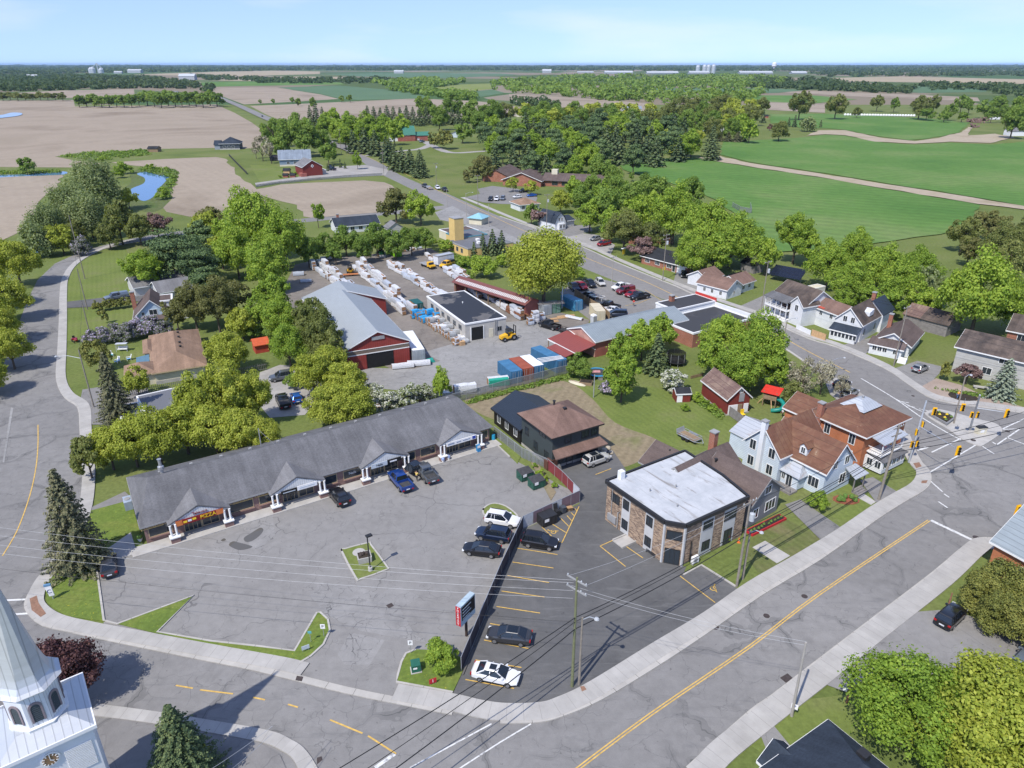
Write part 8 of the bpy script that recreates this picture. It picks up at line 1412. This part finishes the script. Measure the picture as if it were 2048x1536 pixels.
def quad_leaf(V,F,p,n,s,r):
    a=n.cross(Vector((r.uniform(-1,1),r.uniform(-1,1),r.uniform(-1,1))));
    if a.length<1e-4:a=Vector((1,0,0))
    a.normalize();b=n.cross(a);k=len(V);l=s*r.uniform(.7,1.3);w=l*r.uniform(.55,.85)
    V+=[tuple(p-a*l),tuple(p+b*w+n*s*.2),tuple(p+a*l),tuple(p-b*w-n*s*.12)];F.append((k,k+1,k+2,k+3))
def rnd(r):
    while 1:
        v=Vector((r.uniform(-1,1),r.uniform(-1,1),r.uniform(-1,1)))
        if .05<v.length<1:return v.normalized()
LOD={-1:(30000,.0125,130),0:(16000,.0168,90),1:(5600,.0285,48),2:(1500,.052,24),3:(460,.095,12)}
def crown(style,cz,rz,lod,seed):
    r=random.Random(seed*31+lod);N,s,nc=LOD[lod];V,F=[],[];kz=.8
    if style=='cone':
        T={-1:34,0:26,1:18,2:11,3:7}[lod];per=N // T
        for i in range(T):
            f=(i+.5)/T;z=.04+.93*f;R_=.5*(1-f)**.8*r.uniform(.9,1.12)+.02;nb=max(4,int(({-1:20,0:17,1:12,2:8,3:6}[lod])*(1-f*.6)));a0=r.uniform(0,6)
            wsum=(1-f)+.12;k=int(per*1.7*wsum/nb)
            for j in range(nb):
                a=a0+6.283*j/nb+r.uniform(-.15,.15);L=R_*r.uniform(.72,1.1)
                for q in range(max(2,k)):
                    t=r.uniform(.12,1)**.75;sp=.10*L*(1.15-t)+.012
                    x=L*t;p=Vector((x*cos(a)+r.uniform(-sp,sp)*1.6*-sin(a),x*sin(a)+r.uniform(-sp,sp)*1.6*cos(a),z-.12*L*t+.05*L*t*t+r.uniform(-.008,.008)))
                    quad_leaf(V,F,p,(Vector((cos(a)*.5,sin(a)*.5,1))+rnd(r)*.5).normalized(),s*(.95 if lod<2 else 1.15),r)
        return V,F
    if style=='bare':nc,N=nc // 2,N // 3
    lobes=[rnd(r) for _ in range(9)]
    for i in range(nc):
        d=rnd(r)
        if d.z<-.8:d.z *= .5
        q=(r.uniform(.5,.85) if style != 'airy' else r.uniform(.35,.9))*(.74+.42*max(max(0,d.dot(l_))**5 for l_ in lobes))
        tap=1-.22*max(0,d.z)
        c=Vector((d.x*.5*q*tap,d.y*.5*q*tap,cz+d.z*rz*q));ro=r.uniform(.085,.165)*(1.15 if lod>1 else 1)*(.85 if style=='airy' else 1);fl={'pine':.42,'round':.8,'airy':.75,'willow':1.5,'bare':.9}[style]
        if style=='pine':ro *= 1.35;c.z=round(c.z*7)/7+r.uniform(-.015,.015)
        for j in range(N // nc):
            e=rnd(r);e=(e+Vector((d.x,d.y,abs(d.z)*.6+.35))*.55).normalized() if style != 'willow' else e
            rr=ro*(r.uniform(.55,1.05) if r.random()<.8 else r.uniform(.1,1.35));p=c+Vector((e.x*rr,e.y*rr,e.z*rr*fl))
            if style=='willow':p.z-=r.uniform(0,.12)
            if p.z<.015:p.z=r.uniform(.015,.06)
            quad_leaf(V,F,p,(e+rnd(r)*.75+Vector((0,0,.3))).normalized(),s*(1 if style != 'bare' else .75),r)
    return V,F
TM={}
def tree_meshes(kind,lod,var):
    k=(kind,lod,var)
    if k in TM:return TM[k]
    ra,cz,rz,trunk,style,mt=KIND[kind];V,F=crown(style,cz,rz,lod,var+hash_(kind));r=random.Random(var*7+3)
    mb=MB()
    if trunk:
        tp=.9 if style=='cone' else .55;w0=.028 if style != 'cone' else .022;n=6 if lod<2 else 4
        mb.tube([(0,0,0),(.006,.004,.2),(-.004,.008,.4),(.0,.0,tp)],[w0,w0*.75,w0*.6,w0*.3],n)
        if style != 'cone' and lod<3:
            for i in range({-1:14,0:11,1:8,2:4}[lod]*(2 if style=='bare' else 1)):
                a=r.uniform(0,6.28);z0=r.uniform(.18,.45);L=r.uniform(.22,.42);z1=z0+r.uniform(.15,.42);mb.tube([(0,0,z0),(L*.5*cos(a),L*.5*sin(a),z0+(z1-z0)*.6),(L*cos(a),L*sin(a),min(z1,.92))],[w0*.45,w0*.3,w0*.1],4)
    bark=M_BIRCH if trunk==2 else M_BARK
    me=bpy.data.meshes.new('crown');nV=len(V)
    if lod>=2 and trunk:F=F+[tuple(i+nV for i in f) for f in mb.f];V=V+mb.v
    me.from_pydata(V,[],F);me.materials.append(LM[mt]);me.materials.append(bark)
    if lod>=2 and trunk:me.polygons.foreach_set('material_index',[0]*(len(F)-len(mb.f))+[1]*len(mb.f))
    me.update();tm=None
    if lod<2 and trunk:o=mb.build('trunk',bark);tm=o.data;bpy.data.objects.remove(o)
    TM[k]=(me,tm);return TM[k]
def hash_(s):return sum(ord(c)*(i+1) for i,c in enumerate(s)) % 97
TN=dict(spruce='spruce_tree',cone='spruce_tree',bluespruce='spruce_tree',pine='pine_tree',willow='willow_tree',lilac='lilac_bush',bush='bush',dbush='bush',obush='cedar_bush',column='cedar_column',maple='maple_tree',birch='birch_tree',copper='copper_tree',bare='bare_tree')
TC=dict(lilac='bush',bush='bush',dbush='bush',obush='bush',column='bush')
NT=[0]
def T(label,kind,lst,group=None,z=.0):
    """lst of (u, v, width in photo pixels[, height/width]): the middle of each crown as the photograph shows it"""
    for it in lst:
        u,v,w=it[:3];ra,cz=KIND[kind][:2];ra=it[3] if len(it)>3 else ra;ra *= R.uniform(.94,1.06)
        p=P(u,v);
        for _ in range(4):m=((p.y)*cos(PT)+(H-cz*w*m*ra if _ else H)*sin(PT))/FPX;p=P(u,v,cz*w*m*ra)
        wm=w*m;hm=wm*ra;d=p.length;px=w/2;lod=-1 if px>78 else 0 if px>42 else 1 if px>20 else 2 if px>9 else 3
        var=R.randint(0,1) if lod<2 else R.randint(0,2);me,tm=tree_meshes(kind,lod,var);g=group or (label+'s' if len(lst)>1 else None);nm=TN.get(kind,'tree')
        if lod<2 and KIND[kind][3]:
            t=thing(nm,label,TC.get(kind,'tree'),(p.x,p.y,0),R.uniform(0,6.28),g);t.scale=(wm,wm,hm);link(bpy.data.objects.new('crown',me),t);link(bpy.data.objects.new('trunk',tm),t)
        else:
            o=bpy.data.objects.new(nm,me);link(o);o.location=(p.x,p.y,0);o.rotation_euler=(0,0,R.uniform(0,6.28));o.scale=(wm,wm,hm);tag(o,label,TC.get(kind,'tree'),g)
        NT[0]+=1
def inside(poly,u,v):
    c=False;n=len(poly)
    for i in range(n):
        (x0,y0),(x1,y1)=poly[i],poly[(i+1) % n]
        if (y0>v) != (y1>v) and u<(x1-x0)*(v-y0)/(y1-y0)+x0:c=not c
    return c
def scatter(poly,n,seed,dmin):
    r=random.Random(seed);out=[];us=[p[0] for p in poly];vs_=[p[1] for p in poly]
    for _ in range(n*60):
        u,v=r.uniform(min(us),max(us)),r.uniform(min(vs_),max(vs_))
        if inside(poly,u,v) and all(abs(u-a)+2*abs(v-b)>dmin for a,b in out):out.append((u,v))
        if len(out)>=n:break
    return out
# ---- foreground
T('tall spruce with brown cones beside the left end of the mall','cone',[(133,1035,132,1.85)]);T('big round bright green maple at the lower right','maple',[(1828,1400,250,1.0)]);T('large yellow-green tree in the bottom right corner','fresh',[(2005,1440,310,.95)])
T('olive cedar in the clipped mass by the black car','obush',[(1968,1185,95),(2005,1165,115),(2060,1190,120),(2000,1225,95),(2055,1250,110)],'olive cedars at the right');T('dark copper-leaved maple right behind the steeple','copper',[(122,1338,152)]);T('dark spruce seen from above beside the church','spruce',[(355,1490,170,1.35)]);T('small yellow-green sapling in front of the dark spruce','fresh',[(392,1512,55,1.4)])
T('bushy bright shrub on the corner lawn by the slat fence','bush',[(880,1308,80)]);T('round bright bush in front of the blue house','bush',[(1637,1000,46)]);T('small shrub by the glass door of the brick block','bush',[(1456,1076,15)]);T('little yellow-green shrub in the bed beside the dumpsters','bush',[(1070,930,14),(1080,944,20),(1090,955,17),(1109,970,15)])
# ---- behind the mall
T('olive green tree over the sidewalk at the left end of the mall','ash',[(170,905,80,1.3)]);T('yellow-green tree in the row behind the strip mall','fresh',[(215,890,100),(262,878,110),(310,868,115),(365,850,120),(425,852,115),(478,858,105),(525,868,85)],'trees in the row behind the mall');T('loose yellow-green tree standing over the flat-roofed building','loose',[(395,800,110),(450,790,115),(505,795,95)]);T('brown-tinged conifer rising between the street and the bungalow','cone',[(222,775,85,1.9)]);T('yellowish cedar in front of the lilac hedge','obush',[(190,708,56,1.35)]);T('light green shrub before the pale bungalow wall','fresh',[(272,762,62)])
T('bright tree in the thicket between the gravel lot and the yard','fresh',[(655,810,100),(705,805,105),(690,760,90),(625,745,90),(660,725,85)],'trees around the gravel lot');T('greyish half-leafed tree left of the lumber barn','ash',[(640,665,90),(615,640,80),(660,700,70)]);T('white flowering shrub behind the mall roof','blossom',[(775,800,60),(815,795,58),(850,785,50),(745,780,50)]);T('pointed bright tree at the yard corner behind the mall','poplar',[(882,765,46,1.6)])
T('bright green tree along the left side of the lumber barn','maple',[(545,590,80),(560,635,85),(575,685,85),(520,625,65)]);T('yellow-green tree behind the tan bungalow','fresh',[(455,700,92),(482,645,62)]);T('tan budding tree behind the white cottage','tan',[(430,605,95),(385,610,85),(470,590,80),(350,625,60)]);T('dark shrub at the picket fence end','dbush',[(590,760,45),(545,655,60),(505,660,45)])
# ---- left side
T('big bright maple towering left of the lumber yard','maple',[(505,440,125,1.25),(565,475,105,1.2),(470,500,95,1.2),(530,525,105,1.1),(450,470,70,1.2)]);T('broad dark pine over the grey ranch house','pine',[(352,505,110,1.15),(400,520,90,1.1),(410,560,66,1.1),(400,475,65,1.2)]);T('light green tree on the lawn beside the pine','elm',[(288,532,88,1.1)]);T('yellow-green tree behind the pine','fresh',[(410,455,75),(440,500,70)])
T('lilac bush in the blooming purple hedge','lilac',[(178,676,38),(200,668,42),(225,662,46),(250,662,46),(275,652,50),(302,648,52),(325,655,44)]);T('clipped cedar in the hedge along the black driveway','obush',[(193,612,24),(208,609,24),(223,608,24),(238,606,24),(252,604,24)]);T('narrow clipped cedar on the cottage lawn','column',[(206,632,17,2.0)]);T('round lilac ball beside the left street','lilac',[(160,490,42)])
T('yellow-green tree shading the left street at the frame edge','fresh',[(28,520,92),(8,590,95),(-8,640,90),(15,690,85),(-50,560,110),(-60,680,120),(-30,745,90)],'trees at the left frame edge');T('grey-green willow by the creek','willow',[(185,365,110,1.0),(140,405,95),(175,425,95),(95,445,85),(70,475,70)]);T('olive tree by the creek bend','olive',[(235,440,75),(275,455,60),(150,465,50),(215,470,50)]);T('yellow-green bush along the left street bend','fresh',[(120,475,62),(205,435,40),(255,395,40)]);T('dark brownish tree near the street bend','pinkb',[(312,445,58,1.0)]);T('tan budding tree at the edge of the tilled field','tan',[(420,440,75,1.0)]);T('lone dark tree beside the creek strip','green',[(50,328,34)]);T('bush on the pond bank','bush',[(250,335,34,.8),(235,345,26),(322,386,32,.8),(300,332,18),(205,318,18)])  # outermost frame-edge trees are out of view, added for their shadows on the street
# ---- beyond the yard
T('tree in the green hedge at the back of the lumber yard','green',[(615,500,55),(650,490,52),(690,478,60),(725,495,48),(752,475,58),(790,488,55),(822,480,50),(850,478,45),(670,505,40)],'hedge trees behind the lumber yard');T('tan budding tree beside the navy roofed bungalow','tan',[(790,403,74,1.1)]);T('bright tree right of the tan one by the navy roofed bungalow','maple',[(840,412,62,1.2)]);T('slender pale tree before the far tilled field','elm',[(634,425,32,1.7)]);T('green bush between the yellow building and the yard','bush',[(890,490,34),(862,482,24),(930,522,34),(965,530,62)]);T('dark spruce in front of the yellow building','spruce',[(966,488,24),(985,483,30),(1003,484,28),(948,500,18)]);T('huge yellow-green maple between the yard and the road','fresh',[(1088,528,172,.98)]);T('green shrub at the road end of the huge maple','bush',[(1158,548,28),(1005,520,34)])
T('bright maple behind the red warehouse','maple',[(1250,700,75,1.2),(1285,680,75,1.2),(1325,665,65,1.2),(1245,755,78,1.35)]);T('drooping spruce behind the red warehouse','spruce',[(1315,705,62,1.5)]);T('white flowering bush under the spruce','blossom',[(1345,755,66,.8)]);T('round dark bush by the blue containers','dbush',[(1156,733,58,.95)]);T('scraggly bush by the steel post','lilac',[(1215,775,32)]);T('big bright tree behind the red barn','maple',[(1450,675,110),(1520,685,115),(1480,730,110),(1545,735,80),(1430,715,80)]);T('leafless grey tree behind the red brick house','bare',[(1610,750,75),(1648,745,65),(1685,770,42)]);T('olive shrub beside the play tower','olive',[(1585,785,55,.9),(1605,800,40,.9)]);T('small garden bush in the mown lawn','bush',[(1370,815,20,.8),(1395,795,28,.7),(1425,815,24,.6),(1528,875,22),(1410,805,22,.6)])
# ---- right side
T('bright tree behind the brick bungalow','maple',[(1350,425,105),(1415,455,115),(1465,475,105),(1500,490,85),(1385,505,85),(1430,500,80)],'trees behind the brick bungalow');T('half-leafed olive tree above the red van','ash',[(1250,455,85,1.1),(1300,470,70,1.1)]);T('mid green tree beyond the gambrel house','green',[(1210,415,75),(1260,400,68),(1320,385,62),(1165,395,50),(1380,390,70),(1185,372,46),(1235,378,52),(1290,388,52)]);T('bright tree in the thicket right of the gambrel house','maple',[(1150,382,50),(1180,430,62),(1225,448,62),(1272,428,70),(1302,418,62),(1205,390,46)]);T('young tree in front of the care home','fresh',[(1026,366,28,1.3),(1062,374,30)]);T('dusty dark bush behind the tan roofed cottage','pinkb',[(1078,432,38)]);T('tree between the two cottages by the road','green',[(1063,425,34,1.3)]);T('round yellow-green tree behind the gambrel house','fresh',[(1122,400,48)]);T('dusty copper maple by the brick bungalow','pinkb',[(1285,490,56)]);T('copper cherry in front of the porch house','pinkb',[(1583,610,52)]);T('dusty red bush by the grey building','pinkb',[(1938,742,54,.95)]);T('grey-green spruce at the plaza','bluespruce',[(2012,755,66,1.35)]);T('narrow green cedar beside the plaza','column',[(1891,741,22,2.0)])
T('tree in the bright row behind the main road houses','maple',[(1660,525,90),(1715,500,85),(1700,560,85),(1760,535,95),(1805,565,90),(1840,535,85),(1620,500,60),(1780,600,70),(1850,600,70),(1690,600,48),(1735,590,60)],'trees behind the main road houses');T('tall loose tree rising in front of the green field','elm',[(1595,465,85,1.4),(1535,505,62,1.3)]);T('white-trunked birch behind the dark sheds','birch',[(1845,560,62,1.6),(1880,575,50,1.5)]);T('large bright maple towering over the grey building','maple',[(1965,585,150,1.15),(2035,610,95)]);T('olive tree at the right edge above the maple','olive',[(1930,465,65),(2000,490,85),(2045,480,90),(2020,520,80)]);T('tan budding tree at the right above the maple','tan',[(1960,445,56),(1992,450,54),(1940,500,50)]);T('shrub behind the brown roofed bungalow','dbush',[(1700,580,40),(1880,640,40),(1760,640,24)])
# ---- farms and the middle woods
T('dark green tree beside the blue-grey farmhouse','green',[(545,262,52),(572,268,62),(610,272,66),(645,282,48),(595,250,50),(655,305,38),(560,290,40)],'trees by the farmhouse');T('bare grey tree left of the farmhouse','bare',[(522,290,40),(540,300,34),(510,296,26)]);T('bright tree in the row behind the farmhouse','maple',[(665,245,48),(700,252,50),(735,248,50),(770,252,44),(802,254,40),(690,272,46),(722,266,44),(757,268,44),(788,264,40),(675,262,44),(650,255,44)],'bright trees behind the farmhouse');T('dark spruce left of the bright row','spruce',[(620,232,22),(632,230,24),(645,232,20)]);T('spruce in the group by the road bend','spruce',[(705,282,34,1.3),(728,280,38,1.3),(750,285,38,1.4),(772,298,34,1.5)]);T('spruce in the roadside row','spruce',[(788,314,36,1.35),(803,318,38,1.35),(820,322,38,1.35),(840,326,42,1.3),(780,300,32,1.4)]);T('round maple on the carriage barn lot','maple',[(714,320,22,1.5)]);T('pale column tree behind the carriage barn','poplar',[(656,308,17)]);T('small garden conifer by the farm drive','spruce',[(665,330,7),(690,330,7),(680,326,9),(655,334,8)]);T('small tree behind the carriage barn','bush',[(568,342,10),(590,346,9),(560,352,8)])
T('pine in the dark plantation behind the green roofed barn','spruce',[(735+13*k,229+2*(k % 3),24,1.5) for k in range(16)],'pines in the plantation');T('round tree beside the green roofed barn','green',[(850,215,46),(905,208,52),(878,232,44),(945,225,52),(985,222,46),(960,248,46),(925,262,38)],'trees beside the green roofed barn');T('clipped dark cedar before the green roofed barn','obush',[(868,280,34,1.0),(890,278,40,1.0)]);T('orange-tan tree by the care home','tan',[(965,330,56,1.0),(938,345,32)])
CW=[(950,262),(1050,245),(1200,240),(1350,250),(1400,275),(1330,318),(1230,322),(1150,335),(1080,340),(985,325)]
cw=scatter(CW,62,3,24);T('dark conifer in the central woods','spruce',[(u,v,40,1.4) for u,v in cw[0::3]],'conifers in the central woods');T('dark pine in the central woods','pine',[(u,v,46) for u,v in cw[1::3]],'pines in the central woods');T('leafy tree in the central woods','maple',[(u,v,48) for u,v in cw[2::3]],'leafy trees in the central woods')
NW_=[(960,232),(1010,218),(1120,222),(1240,222),(1330,215),(1440,205),(1520,215),(1470,262),(1380,250),(1150,240)]
nw=scatter(NW_,44,5,24);T('leafy tree in the wood beyond the care home','green',[(u,v,44,1.1) for u,v in nw[0::3]],'green trees in the far wood');T('olive tree in the wood beyond the care home','olive',[(u,v,42,1.1) for u,v in nw[1::3]],'olive trees in the far wood');T('yellow-green tree in the wood beyond the care home','fresh',[(u,v,40,1.1) for u,v in nw[2::3]],'yellow-green trees in the far wood')
T('large spruce at the corner of the two green fields','spruce',[(1425,284,46,1.5)]);T('yellow-green tree beside the corner spruce','fresh',[(1330,280,38),(1360,290,34),(1375,300,34),(1345,300,26),(1398,270,26)]);T('purple-black tree among the far houses','copper',[(1343,223,15,1.6),(1367,236,20,1.3),(1540,254,12)]);T('brown cedar in the hedge below the white house','cone',[(1440,272,22,.9),(1457,273,22,.9),(1474,274,22,.9),(1488,275,18,.9)]);T('green tree behind the far white house','maple',[(1480,250,40),(1500,262,40)]);T('tree standing alone before the wheat field','green',[(1200,335,52),(1225,352,44),(1290,358,30),(1265,352,16),(1118,340,30),(1155,355,18)])
T('rounded field tree along the far lane','olive',[(1602,207,52),(1560,260,44,.9),(1674,210,46),(1756,204,30),(1842,212,44),(1870,206,30),(1525,210,30),(1715,222,20)]);T('weeping willow on the point of the green field','willow',[(1617,246,38,.8)]);T('small dark conifer by the weeping willow','spruce',[(1590,242,12),(1578,244,10),(1642,247,8),(1527,232,14)]);T('tree at the far edge of the right hand fields','green',[(1790,208,24),(1900,222,30),(1855,226,34,.8),(1890,232,28,.8),(1925,233,26,.8),(1940,212,26),(1975,214,34),(2000,205,34),(2030,240,56),(2045,218,50),(1985,228,28),(2010,225,30),(1925,205,30)])
T('tree in the long hedgerow across the tilled field','green',[(156+15*k,201-(k % 3),32,.8) for k in range(9)]+[(292+14*k,194+(k % 3)*2,36,.85) for k in range(11)],'hedgerow trees on the left');T('small tree on the left field edge','olive',[(4+15*k,192-(k % 2),24,.7) for k in range(9)],'trees on the left field edge');T('lone tree beside the far highway','green',[(625,206,20,1.3),(585,200,12),(595,203,14),(546,202,9),(683,197,12),(700,196,14),(520,203,8)])
# ---- masses nobody could count
def wood(name,label,polys,w,h,mt,seed,wmin=7,q=26):
    r=random.Random(seed);V,F=[],[]
    for poly,n in polys:
        us=[p[0] for p in poly];vs_=[p[1] for p in poly];k=0;tr=0
        while k<n and tr<n*30:
            tr+=1;u,v=r.uniform(min(us),max(us)),r.uniform(min(vs_),max(vs_))
            if not inside(poly,u,v):continue
            k+=1;p=P(u,v);m=mpp(u,v);W_=max(w*m*r.uniform(.7,1.3),wmin);hh=h*r.uniform(.6,1.15)
            for j in range(q):
                d=rnd(r);pt=Vector((p.x+d.x*W_*.5,p.y+d.y*W_*.5,hh*(.5+.48*d.z)))
                quad_leaf(V,F,pt,(d+rnd(r)*.6+Vector((0,0,.4))).normalized(),W_*.2 if W_<25 else W_*.16,r)
    me=bpy.data.meshes.new(name);me.from_pydata(V,[],F);me.materials.append(LM[mt]);o=link(bpy.data.objects.new(name,me));tag(o,label,'woods',None,'stuff')
wood('far_woods','dark green woods filling the skyline',[([(-80,131.5),(700,132.5),(1400,133),(2130,131),(2130,140),(1700,143),(1100,141),(600,141),(200,146),(-80,150)],3600)],15,18,'wood',1,q=18)
wood('left_woods','woods around the far left hamlet',[([(-60,152),(120,150),(300,156),(400,168),(400,178),(270,177),(100,182),(-60,184)],900),([(380,152),(560,158),(500,162),(400,160)],60),([(500,160),(760,158),(800,164),(700,168),(520,167)],130),([(400,175),(420,174),(430,180),(412,186)],14)],13,13,'wood',2)
wood('middle_woods','broad band of woods in the middle distance',[([(985,165),(1150,152),(1500,152),(1600,160),(1530,180),(1330,178),(1310,205),(1200,203),(1100,190),(990,186)],620),([(740,165),(850,158),(930,162),(920,172),(800,178)],120),([(770,180),(850,186),(960,196),(950,204),(850,192)],90),([(1310,190),(1420,184),(1530,186),(1500,205),(1330,212)],110)],15,14,'green',4)
wood('right_woods','scattered woods in the right distance',[([(1500,160),(1640,158),(1700,170),(1830,178),(1815,188),(1640,182),(1500,176)],260),([(1600,144),(2120,142),(2120,152),(1900,153),(1660,154)],260),([(1840,168),(2000,172),(2120,168),(2120,200),(2010,192),(1960,180),(1850,182)],170),([(1030,205),(1100,212),(1120,222),(1020,210)],40)],14,13,'wood',6)
wood('hedgerow_scrub','weedy scrub on the strip between the tilled fields',[([(112,313),(180,306),(290,301),(300,310),(200,322)],260),([(268,340),(300,334),(350,340),(355,350),(335,400),(325,398),(340,355)],90),([(0,345),(120,343),(120,346),(0,349)],60)],4,1.6,'green',8,3,q=12)
wood('fence_weeds','tall weeds along the container fence and yard edges',[([(935,802),(1010,782),(1150,748),(1150,754),(1010,789),(935,808)],220),([(900,500),(930,530),(950,560),(930,556),(890,510)],140),([(1400,800),(1450,830),(1440,838),(1395,808)],60),([(1845,770),(1880,780),(1960,790),(1965,796),(1900,785)],50)],9,.6,'green',9,.8,q=12)
# ------------------------------------------------------------------ the air between here and the horizon
hm_=bpy.data.materials.new('air');hm_.use_nodes=True;ht=hm_.node_tree;ht.nodes.clear();ho=ht.nodes.new('ShaderNodeOutputMaterial');hv=ht.nodes.new('ShaderNodeVolumePrincipled')
hv.inputs['Color'].default_value=(.5,.72,1,1);hv.inputs['Density'].default_value=2.5e-5;ht.links.new(hv.outputs[0],ho.inputs['Volume'])
tag(MB().box(-B-100,-400,-1,B+100,B+100,90).build('haze',hm_),'thin blue air over the whole plain','haze',None,'stuff')
